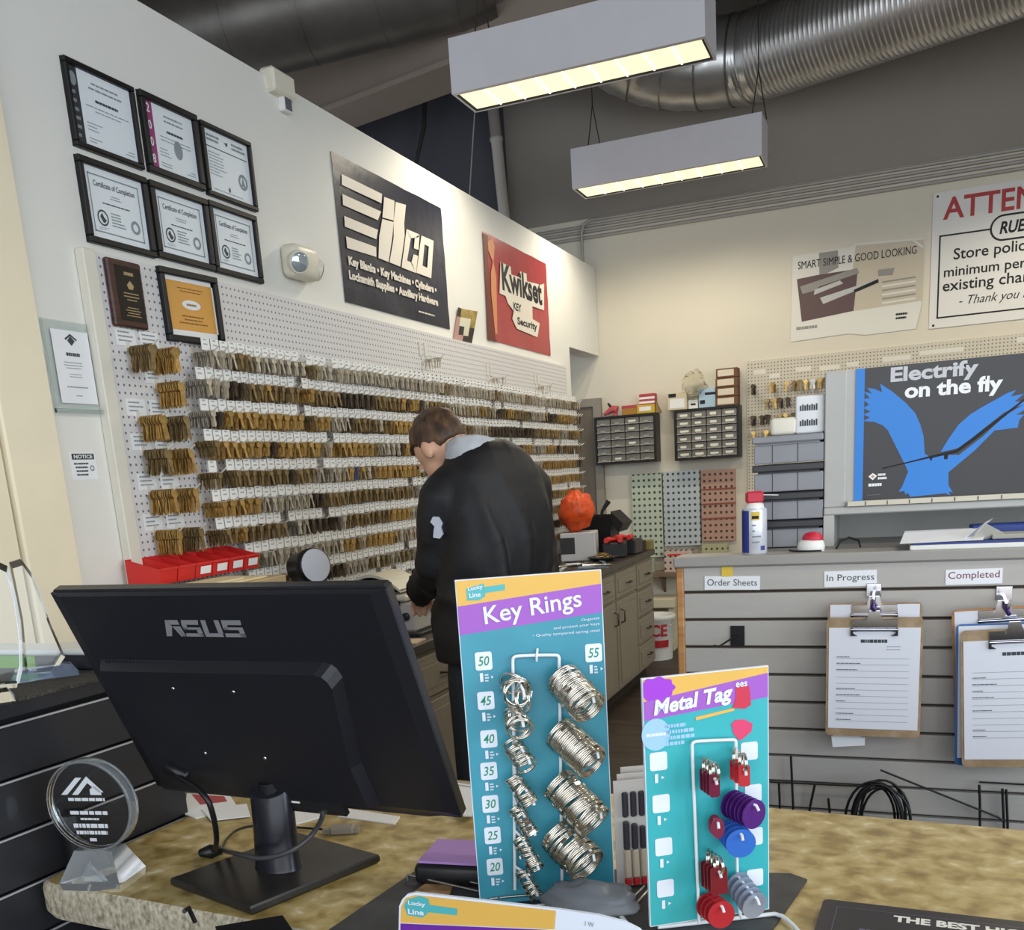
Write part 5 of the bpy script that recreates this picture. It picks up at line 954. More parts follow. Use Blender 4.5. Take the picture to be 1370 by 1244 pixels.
# black drawer cabinet on the left
dC = Vector((0.1155, 0.9933, 0)); nC = Vector((0.9933, -0.1155, 0)); F0 = Vector((-1.185, 1.012, 0)) - nC * 0.022
Mk = frame(F0, dC, (0, 0, 1))                       # u along the face, v up, w out of the face
cabm = mat('cabinet_black', '26262a', 0.36, noise_amt=0.12, noise_scale=6); cabd = mat('cabinet_gap', '0b0b0c', 0.8); lipm = mat('lip_highlight', 'b4b4b8', 0.3, 0.3)
matm = speck_mat('granular_mat', ['1d1a17', '33302b', '57524a'], 220, 0.8, bump=0.6)
t = thing('drawer_cabinet', 'black multi-drawer cabinet with thin painted edge highlights at the left of the counter', 'drawer cabinet', (F0.x - 0.2, F0.y - 0.2, 0))
b = MB(Mk); b.box(-0.9, 0.29, 0.0, 1.262, -0.52, -0.012); b.build('body', cabd, t)
for k in range(7):
    z1 = 1.243 - k * 0.0825; z0 = z1 - 0.079
    b = MB(Mk); b.box(-0.9, 0.285, z0, z1, -0.012, 0.004 - 0.0 * k, bev=0.002); d_ = b.build('drawer', cabm, t)
    b = MB(Mk); b.box(-0.9, 0.285, z1 - 0.0025, z1 + 0.0002, 0.0025, 0.0055); sub(b, 'lip', lipm, d_, t.location)  # pale strip paints the highlight along the drawer's top edge
b = MB(Mk); b.box(-0.9, 0.29, 1.2475, 1.27, -0.52, 0.0, bev=0.004); b.build('top_rim', cabm, t)
b = MB(Mk); b.box(-0.9, 0.285, 1.27, 1.275, -0.51, -0.006); tag(b.build('counter_mat', matm), 'rough black mat lying on top of the black drawer cabinet', 'mat')
ZT = 1.275
b = MB(); b.box(-1.62, -1.245, 1.225, 1.285, ZT, ZT + 0.026, 0, bev=0.002); b.box(-1.63, -1.24, 1.22, 1.29, ZT + 0.026, ZT + 0.036, 1, bev=0.003)
b.box(-1.6, -1.39, 1.2235, 1.2248, ZT + 0.003, ZT + 0.025, 2); tag(b.build('flat_box', [cabm, white, mat('green_label', '6fae3a', 0.5)]), 'flat dark box with a white lid and green label on the black cabinet', 'box')
glass = mat('crystal', 'f4f8fa', 0.02, trans=1.0, ior=1.45); glass_w = mat('crystal_pale', 'eef3f5', 0.04, trans=0.88, ior=1.45); frost = mat('etched_frost', 'c9cdd0', 0.6); glass_b = mat('crystal_blue', 'c3d6f2', 0.03, trans=0.85, ior=1.45)
def screen_prism(b, pts, anchor, thick, m=0, lean=0.0):
    """outline seen in the photo, stood up as a real slab at the anchor, facing the room's front"""
    nn = Vector((-anchor.x, -anchor.y, 0)).normalized(); u = Vector((-nn.y, nn.x, 0)); Mx = frame(anchor, u, (0, 0, 1)); inv = Mx.inverted(); P = []
    for p in pts: q = inv @ onpl(p[0], p[1], anchor, Mx.col[2].to_3d()); P.append((q.x, q.y))
    cx_ = sum(p[0] for p in P) / len(P); cy_ = sum(p[1] for p in P) / len(P); Q = [(p[0] + (cx_ - p[0]) * 0.16, p[1] + (cy_ - p[1]) * 0.10) for p in P]
    a_ = sum(P[i][0] * P[(i + 1) % len(P)][1] - P[(i + 1) % len(P)][0] * P[i][1] for i in range(len(P)))
    if a_ < 0: P, Q = P[::-1], Q[::-1]
    b.M = Mx; h_ = thick / 2; b.loft([[q + (-h_,) for q in Q], [q + (-h_ * 0.3,) for q in P], [q + (h_ * 0.3,) for q in P], [q + (h_,) for q in Q]], m, True, False); return Mx, P
an = onz(62, 905, ZT); t = thing('crystal_award', 'clear blade-shaped crystal award with a bluish slab base on the black cabinet', 'award', (an.x, an.y, ZT), 'crystal awards')
b = MB(); Mx, P = screen_prism(b, [(12, 752), (28, 747), (42, 766), (55, 800), (68, 835), (80, 862), (87, 878), (71, 901), (34, 903), (32, 880), (28, 830), (20, 790)], an, 0.04); b.build('blade', glass, t)
b = MB(); b.M = Mx; zb = 0.0; b.loft([[(-0.055, 0.0, 0.03), (0.05, 0.0, 0.03), (0.05, 0.0, -0.03), (-0.055, 0.0, -0.03)], [(-0.045, 0.018, 0.02), (0.04, 0.018, 0.02), (0.04, 0.018, -0.02), (-0.045, 0.018, -0.02)]], 0, True, False); b.build('base', glass_b, t)
an = onz(6, 935, ZT); t = thing('crystal_award', 'clear crystal award cut by the left picture edge on the black cabinet', 'award', (an.x, an.y, ZT), 'crystal awards')
b = MB(); Mx, P = screen_prism(b, [(-45, 770), (-5, 750), (10, 757), (22, 800), (29, 850), (30, 895), (24, 920), (-45, 925)], an, 0.04); b.build('blade', glass, t)
b = MB(); b.M = Mx; b.loft([[(-0.09, 0, 0.03), (0.014, 0, 0.03), (0.014, 0, -0.03), (-0.09, 0, -0.03)], [(-0.08, 0.02, 0.02), (0.006, 0.02, 0.02), (0.006, 0.02, -0.02), (-0.08, 0.02, -0.02)]], 0, True, False); b.build('base', glass, t)
# round crystal award on the wood counter
bc = onz(142, 1180, ZC); fn = Vector((0.17, -0.985, 0)); Ma = frame((bc.x, bc.y, ZC), (0.985, 0.17, 0), (0, 0, 1))
t = thing('crystal_award', 'round crystal award etched with a mountain logo, on the wood counter', 'award', (bc.x, bc.y, ZC), 'crystal awards')
b = MB(Ma); z0, z1 = 0.0, 0.056
b.loft([[(-0.05, 0, 0.032), (0.045, 0, 0.032), (0.045, 0, -0.032), (-0.05, 0, -0.032)][::-1], [(-0.052, 0.012, 0.034), (0.047, 0.012, 0.034), (0.047, 0.012, -0.034), (-0.052, 0.012, -0.034)][::-1], [(-0.032, z1, 0.016), (0.03, z1, 0.016), (0.03, z1, -0.016), (-0.032, z1, -0.016)][::-1]], 0, True, False)
b.prism([(-0.02, 0.014), (0.016, 0.014), (-0.002, 0.045)], 0.0245, 0.03); b.build('base', glass_w, t)
cyd = 0.123; R_ = 0.069; b = MB(Ma); b.loft([[(r * math.cos(2 * PI * k / 48), cyd + r * math.sin(2 * PI * k / 48), z) for k in range(48)] for r, z in ((R_ - 0.004, 0.011), (R_ - 0.002, 0.009), (R_ - 0.002, -0.009), (R_ - 0.004, -0.011))][::-1], 0); b.build('disc', glass, t)
b = MB(Ma); b.loft([[(r * math.cos(2 * PI * k / 48), cyd + r * math.sin(2 * PI * k / 48), z) for k in range(48)] for r, z in ((R_ - 0.0035, 0.0115), (R_, 0.009), (R_, -0.009), (R_ - 0.0035, -0.0115), (R_ - 0.0018, -0.009), (R_ - 0.0018, 0.009))][::-1], 0, False, True, True); b.build('bevelled_rim', glass_w, t)
b = MB(Ma); z_ = 0.0114
b.poly([(-0.04, cyd + 0.018), (-0.012, cyd + 0.044), (-0.002, cyd + 0.044), (-0.03, cyd + 0.018)], z_); b.poly([(-0.022, cyd + 0.018), (0.006, cyd + 0.046), (0.03, cyd + 0.022), (0.022, cyd + 0.022), (0.006, cyd + 0.036), (-0.012, cyd + 0.018)], z_); b.poly([(0.008, cyd + 0.018), (0.008, cyd + 0.026), (0.016, cyd + 0.032), (0.026, cyd + 0.024), (0.026, cyd + 0.018)], z_)
r_ = random.Random(5); b.greek(-0.036, 0.036, cyd + 0.008, cyd + 0.014, 1, z_, 0, 0.8, 'c', r_)
b.greek(-0.05, 0.05, cyd - 0.014, cyd - 0.005, 1, z_, 0, 0.6, 'c', random.Random(1)); b.greek(-0.02, 0.02, cyd - 0.022, cyd - 0.016, 1, z_, 0, 0.5, 'c', r_); b.greek(-0.036, 0.036, cyd - 0.034, cyd - 0.025, 1, z_, 0, 0.7, 'c', r_); b.greek(-0.028, 0.028, cyd - 0.044, cyd - 0.036, 1, z_, 0, 0.7, 'c', r_); b.greek(-0.008, 0.008, cyd - 0.054, cyd - 0.048, 1, z_, 0, 0.8, 'c', r_)
b.build('etching', frost, t)
pc = onz(90, 1166, ZC); b = MB(FL(pc.x - 0.0, pc.y + 0.03, ZC)); b.lathe([(0.021, 0), (0.022, 0.002), (0.022, 0.088), (0.021, 0.09), (0.018, 0.09), (0.018, 0.01)], n=24); tag(b.build('pen_cup', black), 'small black cylindrical cup on the counter corner behind the round crystal award', 'cup')

# ------------------------------------------------------------------ monitor seen from behind
yaw, tilt = -0.058, 0.393
mu = Vector((math.cos(yaw), math.sin(yaw), 0)); n0 = Vector((math.sin(yaw), -math.cos(yaw), 0)); mup = Vector((0, 0, 1)) * math.cos(tilt) + n0 * math.sin(tilt)
MC = Vector((-0.815, 1.063, 1.268)); Mm = frame(MC, mu, mup); W2, H2 = 0.2725, 0.1825
mon = mat('monitor_black', '1c1c21', 0.38, noise_amt=0.08, noise_scale=4); monb = mat('monitor_glossy_bezel', '2a2a2d', 0.25); logo_m = mat('logo_grey', '9a9a9e', 0.3, 0.4)
t = thing('monitor', 'black ASUS-marked computer monitor seen from behind on the wood counter', 'monitor', (-0.87, 1.1, ZC)); t['label'] = 'black computer monitor seen from behind, tilted on its stand on the wood counter'
b = MB(Mm); b.prism([(-W2, -H2 + 0.012), (-W2 + 0.006, -H2), (W2 - 0.055, -H2), (W2 - 0.035, -H2 + 0.004), (W2 - 0.004, -H2 + 0.004), (W2, -H2 + 0.01), (W2, H2 - 0.004), (W2 - 0.004, H2), (-W2 + 0.004, H2), (-W2, H2 - 0.004)], -0.012, 0.0); b.build('bezel', monb, t)
b = MB(Mm)
o_ = [(-W2, -H2 + 0.01), (W2, -H2 + 0.01), (W2, H2 - 0.003), (-W2, H2 - 0.003)]; i_ = [(-W2 + 0.02, -H2 + 0.02), (W2 - 0.02, -H2 + 0.02), (W2 - 0.02, H2 - 0.006), (-W2 + 0.02, H2 - 0.006)]
b.loft([[p + (0.0,) for p in o_], [p + (0.004,) for p in o_], [p + (0.009,) for p in i_]], 0, True, False)
inv = Mm.inverted()
def ml(x, y): q = inv @ onpl(x, y, MC, Mm.col[2].to_3d()); return (q.x, q.y)
hl, hr_ = ml(140, 877), ml(441, 880); hb = ml(492, 1015)
o2 = [(hl[0], -H2 + 0.022), (hb[0] - 0.0, -H2 + 0.022), (hb[0] - 0.004, hb[1]), (hr_[0] + 0.017, hr_[1] - 0.022), (hr_[0] + 0.0135, hr_[1] - 0.01), (hr_[0] + 0.007, hr_[1] - 0.003), (hr_[0] - 0.004, hr_[1]), (hl[0], hl[1])]
cxh, cyh = (hl[0] + hb[0]) / 2, (hl[1] - H2) / 2; i2 = [(cxh + (p[0] - cxh) * 0.955, cyh + (p[1] - cyh) * 0.93) for p in o2]
b.loft([[p + (0.008,) for p in o2], [p + (0.026,) for p in i2]], 0, True, False)
b.build('back_shell', mon, t)
b = MB(Mm)
for k in range(56): x = hl[0] + 0.012 + (hr_[0] - hl[0] - 0.02) * k / 56; b.box(x, x + 0.0022, hl[1] - 0.0035, hl[1] - 0.0005, 0.010, 0.0135)
b.build('vent', cabd, t)
b = MB(Mm); la, lb_ = ml(229, 846), ml(324, 818)
lw = (lb_[0] - la[0]); lh = 0.0255; y0 = la[1] + 0.0
def blk(pts): b.poly([(la[0] + p[0] * lw, y0 + p[1] * lh) for p in pts], 0.0095)
# angular logotype: A S U S
for pts in ([(0.0, 0), (0.07, 0), (0.13, 0.62), (0.10, 1), (0.075, 1)], [(0.10, 0.72), (0.235, 0.72), (0.235, 1), (0.11, 1)], [(0.13, 0.62), (0.17, 0.62), (0.25, 0), (0.19, 0)], [(0.17, 0.62), (0.235, 0.62), (0.25, 0), (0.22, 0)],
            [(0.26, 0.72), (0.47, 0.72), (0.49, 1), (0.28, 1)], [(0.26, 0.42), (0.32, 0.42), (0.32, 0.72), (0.26, 0.72)], [(0.26, 0.42), (0.48, 0.42), (0.48, 0.56), (0.26, 0.56)], [(0.42, 0.0), (0.48, 0.0), (0.48, 0.45), (0.42, 0.45)], [(0.255, 0.0), (0.48, 0.0), (0.48, 0.2), (0.265, 0.2)],
            [(0.50, 0.2), (0.56, 0.2), (0.58, 1), (0.52, 1)], [(0.50, 0.0), (0.72, 0.0), (0.72, 0.22), (0.50, 0.22)], [(0.67, 0.2), (0.73, 0.2), (0.74, 1), (0.68, 1)],
            [(0.76, 0.72), (0.99, 0.72), (1.0, 1), (0.77, 1)], [(0.755, 0.42), (0.815, 0.42), (0.82, 0.74), (0.76, 0.74)], [(0.755, 0.42), (0.99, 0.42), (0.99, 0.58), (0.755, 0.58)], [(0.93, 0.0), (0.99, 0.0), (0.99, 0.45), (0.93, 0.45)], [(0.745, 0.0), (0.99, 0.0), (0.99, 0.22), (0.75, 0.22)]): blk(pts)
b.build('logo', logo_m, t)
for (x, y) in ((247, 907), (327, 911), (289, 993), (368, 999)):
    p = ml(x, y); b = MB(Mm @ Matrix.Translation((p[0], p[1], 0.0258))); b.lathe([(0.003, 0), (0.002, 0.0012)], n=8); b.build('screw', steel, t)
pa = ml(400, 1068); b = MB(Mm); b.box(pa[0], pa[0] + 0.10, pa[1], pa[1] + 0.024, 0.018, 0.0265); 
for k in range(4): b.box(pa[0] + 0.012 + k * 0.022, pa[0] + 0.026 + k * 0.022, pa[1] + 0.002, pa[1] + 0.009, 0.0265, 0.0275, 1)
b.box(pa[0] + 0.012, pa[0] + 0.026, pa[1] + 0.017, pa[1] + 0.020, 0.0265, 0.0272, 2); b.build('port_panel', [cabd, steel, white], t)
# stand
sb = onz(362, 1168, ZC + 0.012); b = MB()
B4 = [onz(228, 1178, ZC + 0.01), onz(335, 1217, ZC + 0.01), onz(508, 1146, ZC + 0.01)]; B4.append(B4[0] + B4[2] - B4[1])
BB = [Vector((p.x, p.y, 0)) for p in B4]; cb = sum(BB, Vector()) / 4
def rg(s_, z): return [(cb.x + (p.x - cb.x) * s_, cb.y + (p.y - cb.y) * s_, z) for p in BB]
b.loft([rg(0.97, ZC), rg(1.0, ZC + 0.004), rg(1.0, ZC + 0.011), rg(0.985, ZC + 0.014)], 0, True, False); b.build('stand_base', speck_mat('stand_base_black', ['1b1a19', '2a2826', '35322f'], 12, 0.32), t)
ct = Vector((sb.x, sb.y + 0.02, 0)); b = MB(); R3 = []
for z, rx, ry, dy in ((ZC + 0.014, 0.038, 0.026, 0.0), (ZC + 0.018, 0.036, 0.025, 0), (ZC + 0.07, 0.034, 0.024, 0.003), (ZC + 0.128, 0.033, 0.024, 0.005), (ZC + 0.136, 0.031, 0.022, 0.006)):
    R3.append([(ct.x + rx * math.cos(2 * PI * k / 24), ct.y + dy + ry * math.sin(2 * PI * k / 24), z + (0.012 * math.sin(2 * PI * k / 24) if z > ZC + 0.12 else 0)) for k in range(24)])
b.loft(R3, 0); b.build('stand_column', mat('column_satin', '26262c', 0.25, 0.3), t)
b = MB(); hp = Mm @ Vector((inv @ Vector((ct.x, ct.y, 1.13))).xyz) ; hq = inv @ Vector((ct.x, ct.y + 0.01, ZC + 0.125)); ht = Mm @ Vector((hq.x, hq.y + 0.02, 0.015)); b.tube([(ct.x, ct.y + 0.01, ZC + 0.11), ht], 0.018, 0, 12); b.build('hinge', black, t)
# cables of the monitor
def sm(pts, it=2): return smooth_path(pts, it)
cabk2 = mat('cable_black', '141416', 0.4)
p1 = Mm @ Vector(ml(252, 1022) + (0.02,)); b = MB(); b.tube([Mm @ Vector(ml(236, 1015) + (0.004,)), Mm @ Vector(ml(245, 1012) + (0.03,)), Mm @ Vector(ml(262, 1020) + (0.03,)), Mm @ Vector(ml(262, 1022) + (0.006,))], [0.011, 0.011, 0.009, 0.007], 0, 8)
g_ = [onz(286, 1135, ZC + 0.008), onz(296, 1140, ZC + 0.012)]
b.tube(sm([Mm @ Vector(ml(252, 1018) + (0.032,)), ony(276, 1062, 1.06), ony(287, 1095, 1.07), ony(291, 1128, 1.085), onz(284, 1140, ZC + 0.006), onz(268, 1141, ZC + 0.006)]), 0.0042, 0, 8); b.tube([onz(268, 1141, ZC + 0.009), onz(282, 1139, ZC + 0.012), onz(296, 1137, ZC + 0.009)], [0.006, 0.012, 0.007], 0, 8); tag(b.build('power_cable', cabk2), 'black power cable dropping from the left rear of the monitor', 'cable')
b = MB(); yA = sb.y - 0.035
b.tube(sm([Mm @ Vector(ml(436, 1070) + (0.02,)), ony(434, 1090, yA + 0.06), ony(418, 1118, yA + 0.02), ony(390, 1140, yA), ony(350, 1150, yA - 0.005), ony(318, 1142, yA), onz(300, 1138, ZC + 0.012), onz(294, 1134, ZC + 0.006)]), 0.0038, 0, 8); tag(b.build('video_cable', mat('cable_grey', '3c3b3e', 0.35)), 'dark grey cable looping in front of the monitor stand', 'cable')
t = thing('adapter_cable', 'thin cable ending in a grey display plug lying behind the monitor stand', 'cable', onz(450, 1110, ZC)); b = MB(); b.tube(sm([onz(297, 1136, ZC + 0.003), onz(302, 1122, ZC + 0.003), onz(318, 1108, ZC + 0.003), onz(350, 1103, ZC + 0.003), onz(400, 1107, ZC + 0.003), onz(442, 1110, ZC + 0.006)]), 0.002, 0, 6); b.build('cord', cabk2, t)
qa, qb = onz(442, 1111, ZC + 0.007), onz(480, 1109, ZC + 0.007); Mq = frame(qa, qb - qa, (0, 0, 1)); L = (qb - qa).length; b = MB(Mq); b.box(0, L * 0.85, -0.006, 0.008, -0.01, 0.01, bev=0.003); b.box(L * 0.85, L, -0.004, 0.004, -0.008, 0.008); b.box(-0.012, 0, -0.004, 0.004, -0.005, 0.005); b.build('plug', mat('plug_grey', '8d867c', 0.4), t)
# papers behind the stand
def flat(name, pts, z, th, m, label, cat, mats=None, extra=None):
    P = [onz(x, y, z + th) for (x, y) in pts]; b = MB(); b.prism([(p.x, p.y) for p in P], z, z + th); 
    if extra: extra(b)
    return tag(b.build(name, mats or m), label, cat)
flat('leaflet', [(250, 1061), (308, 1064), (318, 1080), (262, 1094), (247, 1088)], ZC, 0.002, mat('pink_red_leaflet', 'd49a95', 0.6), 'pale leaflet with red print at the left behind the monitor stand', 'leaflet', [paper, redbx], lambda b: b.poly([(p.x, p.y) for p in [onz(x, y, ZC + 0.0025) for (x, y) in [(256, 1062), (300, 1065), (304, 1072), (268, 1076)]]], ZC + 0.0023, 1))
flat('leaflet', [(270, 1082), (330, 1075), (335, 1091), (282, 1097)], ZC + 0.002, 0.002, paper, 'white sheet overlapping the red-printed leaflet behind the monitor stand', 'paper')
flat('leaflet', [(382, 1078), (440, 1078), (430, 1092), (396, 1101), (380, 1096)], ZC, 0.003, paper, 'white sheet just right of the monitor stand column', 'paper')
flat('leaflet', [(455, 1080), (535, 1092), (528, 1102), (452, 1092)], ZC, 0.002, paper, 'white sheet under the lower right corner of the monitor', 'paper')
for k in range(4): flat('paper_stack', [(585, 1041 + 2 * k), (632, 1048 + 2 * k), (632, 1090), (620, 1090)], ZC + 0.004 * k, 0.003, paper if k % 2 else MATS['grey_leaf'], ['bottom', 'second', 'third', 'top'][k] + ' sheet of the small paper pile between monitor and key ring card', 'paper')

# ------------------------------------------------------------------ mats and near items on the counter
flat('counter_mat', [(436, 1246), (558, 1163), (700, 1160), (1058, 1168), (1080, 1176), (1030, 1248)], ZC, 0.003, speck_mat('mat_charcoal', ['2c2d30', '3a3b3e', '46474a'], 15, 0.6), 'large charcoal counter mat under the wire display rack', 'mat')
P = [onz(x, y, ZC + 0.014) for (x, y) in [(288, 1239), (378, 1224), (400, 1256), (300, 1268)]]; b = MB(); b.prism([(p.x, p.y) for p in P], ZC, ZC + 0.014); tag(b.build('flat_case', black), 'flat black case at the front counter edge below the monitor stand', 'case')
a0 = onz(290, 1226, ZC); b = MB(); b.tube([(a0.x - 0.015, a0.y - 0.025, ZC + 0.002), (a0.x - 0.018, a0.y - 0.03, ZC + 0.025), (a0.x - 0.012, a0.y - 0.045, ZC + 0.027)], 0.003, 0, 6); tag(b.build('wire_clip', black), 'tiny black wire end standing at the front counter edge', 'wire')
bl, bt, br_ = onz(1080, 1246, ZC + 0.012), onz(1102, 1202, ZC + 0.012), onz(1371, 1233, ZC + 0.012)
du = (br_ - bt); du.z = 0; wB = du.length + 0.1; du.normalize(); Mb_ = frame((bt.x, bt.y, ZC), du, Vector((0, 0, 1)).cross(du))
t = thing('counter_pad', 'black printed counter pad with white capital lettering at the lower right', 'pad', (bt.x + 0.1, bt.y - 0.1, ZC))
b = MB(Mb_); b.prism(rrect(0, wB, -0.22, 0, 0.008), 0, 0.012); b.build('pad', mat('pad_black', '272428', 0.4), t)
invb = Mb_.inverted()
def bp_(x, y): q = invb @ onz(x, y, ZC + 0.0125); return q.x, q.y
x0, y0 = bp_(1195, 1231); x1, y1 = bp_(1370, 1245)
b = MB(Mb_); b.text('THE BEST HIGH', x0, x1 + 0.012, y0 - 0.003, y0 + 0.014, 0.0125, 0, 0.045); xa, ya = bp_(1150, 1240); b.greek(xa, xa + 0.06, ya - 0.012, ya - 0.002, 1, 0.0125, 1, 0.7, 'l', random.Random(3)); b.rect(0.018, 0.0187, -0.2, -0.018, 0.0125, 1); b.rect(0.018, wB - 0.01, -0.0187, -0.018, 0.0125, 1); b.build('lettering', [white, mat('pad_line', '6a6580', 0.4)], t)
# notepad on black case
c_ = onz(594, 1165, ZC + 0.015); Mn = FL(c_.x + 0.01, c_.y + 0.02, ZC + 0.003, 0.1); b = MB(Mn); b.box(-0.048, 0.06, -0.045, 0.05, 0, 0.03, bev=0.008, seg=2); tag(b.build('black_case', black), 'rounded black case left of the key ring card', 'case')
b = MB(Mn); b.box(-0.042, 0.05, -0.038, 0.045, 0.0305, 0.034); tag(b.build('sticky_pad', mat('lilac_pad', 'a884c4', 0.7)), 'lilac sticky note pad on the rounded black case', 'sticky notes')
flat('picture_card', [(548, 1196), (572, 1180), (606, 1184), (600, 1200)], ZC + 0.003, 0.001, mat('photo_card', 'b08a62', 0.6, noise_amt=0.5, noise_scale=40), 'small brownish printed card lying left of the key ring card', 'card')

# ------------------------------------------------------------------ display cards
teal = speck_mat('card_teal', ['2d7f96', '3a93a8', '4aa3c0'], 5, 0.35); teal2 = speck_mat('card_turquoise', ['2fa3ab', '38adb4', '45b7bf'], 4, 0.35); yellow_c = mat('card_yellow', 'e0b255', 0.4, noise_amt=0.04); violet = mat('card_violet', 'a05cc0', 0.4); cardw = mat('card_white', 'dfe6f2', 0.45); logo_t = mat('logo_teal', '4fb0b4', 0.4); greenink = mat('green_marker', '1f8a6a', 0.6); pinkm = mat('pink_tag', 'd8436e', 0.4); crimson = mat('card_red', 'c93550', 0.4); lblue = mat('light_blue_print', '9cc6ea', 0.4); wirew = mat('white_wire', 'dfe3e6', 0.3)
class Card:
    def __init__(s, bl, br, tl, tr, z):
        s.bl = onz(*bl, z); br3 = onz(*br, z); s.u = (br3 - s.bl); s.w = s.u.length; s.M = frame(s.bl, s.u, (0, 0, 1)); s.inv = s.M.inverted(); s.n = s.M.col[2].to_3d()
        s.tl, s.tr = s.p(*tl), s.p(*tr); s.h = (s.tl[1] + s.tr[1]) / 2
    def p(s, x, y, off=0.0):
        q = s.inv @ onpl(x, y, s.bl + s.n * off, s.n); return (q.x, q.y)
    def P(s, ox, oy, sc, pts, off=0.0): return [s.p(ox + x / sc, oy + y / sc, off) for (x, y) in pts]
def slanted(b, M, p0, p1, h, s_, z, m, bold, shear=0.0):
    a = math.atan2(p1[1] - p0[1], p1[0] - p0[0]); L = math.hypot(p1[0] - p0[0], p1[1] - p0[1]); o = b.M; b.M = M @ Matrix.Translation((p0[0], p0[1], 0)) @ Matrix.Rotation(a, 4, 'Z'); b.text(s_, 0, L, 0, h, z, m, bold, shear); b.M = o
K = Card((641, 1193), (822, 1175), (614, 775), (811, 762), ZC + 0.022)
t = thing('key_ring_display', 'tall teal and purple key ring card with two loaded hook columns', 'display card', K.bl + Vector((0.08, 0.04, -0.012)))
cm = [teal, yellow_c, violet, cardw, logo_t, greenink]
b = MB(K.M); b.box(0, K.w, -0.02, K.h, -0.005, 0.0, 3); z_ = 0.0006; b.rect(0.001, K.w - 0.001, -0.02, K.h - 0.001, z_ * 0.5, 0)
ya0, ya1 = K.p(617, 811)[1], K.p(812, 780)[1]; yb0, yb1 = K.p(619, 849.5)[1], K.p(814, 818)[1]
b.poly([(0.001, ya0), (K.w - 0.001, ya1), (K.w - 0.001, K.h - 0.001), (0.001, K.h - 0.001)], z_, 1); b.poly([(0.001, yb0), (K.w - 0.001, yb1), (K.w - 0.001, ya1), (0.001, ya0)], z_, 2); b.build('card', cm, t)
b = MB(K.M); kp = lambda pts: K.P(600, 750, 4.975, pts)
b.poly(kp([(118, 185), (235, 150), (245, 235), (205, 262), (125, 265)]), 0.001, 4); b.poly(kp([(235, 175), (375, 155), (375, 195), (240, 215)]), 0.001, 4)
q0, q1 = kp([(132, 208), (230, 190)]); slanted(b, K.M, q0, q1, 0.006, 'Lucky', 0.0014, 3, 0.02); q0, q1 = kp([(140, 248), (215, 238)]); slanted(b, K.M, q0, q1, 0.006, 'Line', 0.0014, 3, 0.02)
q0, q1 = kp([(250, 455), (895, 338)]); slanted(b, K.M, (q0[0], q0[1] - 0.001), q1, 0.0285, 'Key Rings', 0.0014, 3, 0.012, 0.05)
for (xa, ya, xb, yb, tx) in ((885, 408, 1005, 392, 'Organize'), (700, 462, 1005, 430, 'and protect your keys'), (560, 512, 1005, 475, '• Quality tempered spring steel')):
    q0, q1 = kp([(xa, ya), (xb, yb)]); slanted(b, K.M, q0, q1, 0.0042, tx, 0.0012, 3, 0.0)
STK = [(647, 884, '50'), (650, 937, '45'), (654, 988, '40'), (654, 1031, '35'), (656, 1075, '30'), (659, 1117, '25'), (662, 1159, '20'), (794, 873, '55')]
for (x, y, s_) in STK:
    cx, cy = K.p(x, y); b.prism(rrect(cx - 0.0105, cx + 0.0105, cy - 0.0115, cy + 0.0115, 0.003), 0.0008, 0.0012, 3); b.text(s_, cx - 0.007, cx + 0.007, cy - 0.006, cy + 0.006, 0.0014, 5, 0.01, 0.2)
    b.text('1', cx - 0.006, cx - 0.002, cy - 0.026, cy - 0.015, 0.0012, 3, 0.03); b.greek(cx + 0.0, cx + 0.006, cy - 0.027, cy - 0.016, 3, 0.0012, 3, 0.5, 'l', random.Random(int(s_))); b.poly([(cx + 0.008, cy - 0.023), (cx + 0.011, cy - 0.021), (cx + 0.008, cy - 0.019)], 0.0012, 3)
b.build('printing', cm, t)
def K3(x, y, off): q = K.p(x, y, off); return K.M @ Vector((q[0], q[1], off))
b = MB(); b.tube(sm([K3(689, 1190, 0.006), K3(687, 940, 0.006), K3(686, 888, 0.006), K3(686, 879, 0.006), K3(694, 877, 0.006), K3(741, 876, 0.006), K3(748, 877, 0.006), K3(748, 886, 0.006), K3(749, 940, 0.006), K3(752, 1185, 0.006)], 2), 0.0022, 0, 8); b.tube([K3(719, 868, 0.002), K3(718, 877, 0.009), K3(718, 884, 0.004)], 0.0016, 0, 6); b.build('hanger_wire', wirew, t)
RS = [((753, 909), (787, 946), 0.0215, 19, 'top', 0), ((750, 981), (792, 1020), 0.0215, 19, 'second', 0), ((747, 1048), (794, 1099), 0.0235, 17, 'third', 0), ((747, 1118), (786, 1158), 0.0255, 14, 'lowest', 0),
      ((687, 915), (698, 936), 0.0175, 6, 'topmost', 1), ((686, 955), (697, 975), 0.0155, 5, 'second', 1), ((686, 996), (704, 1022), 0.0125, 5, 'third', 1), ((686, 1040), (709, 1075), 0.011, 8, 'fourth', 1), ((690, 1082), (711, 1115), 0.0095, 7, 'fifth', 1), ((695, 1122), (716, 1160), 0.0088, 8, 'sixth', 1), ((700, 1170), (716, 1196), 0.008, 5, 'lowest', 1)]
ringm = mat('ring_nickel', 'd8d2c6', 0.16, 1.0)
hooks = []
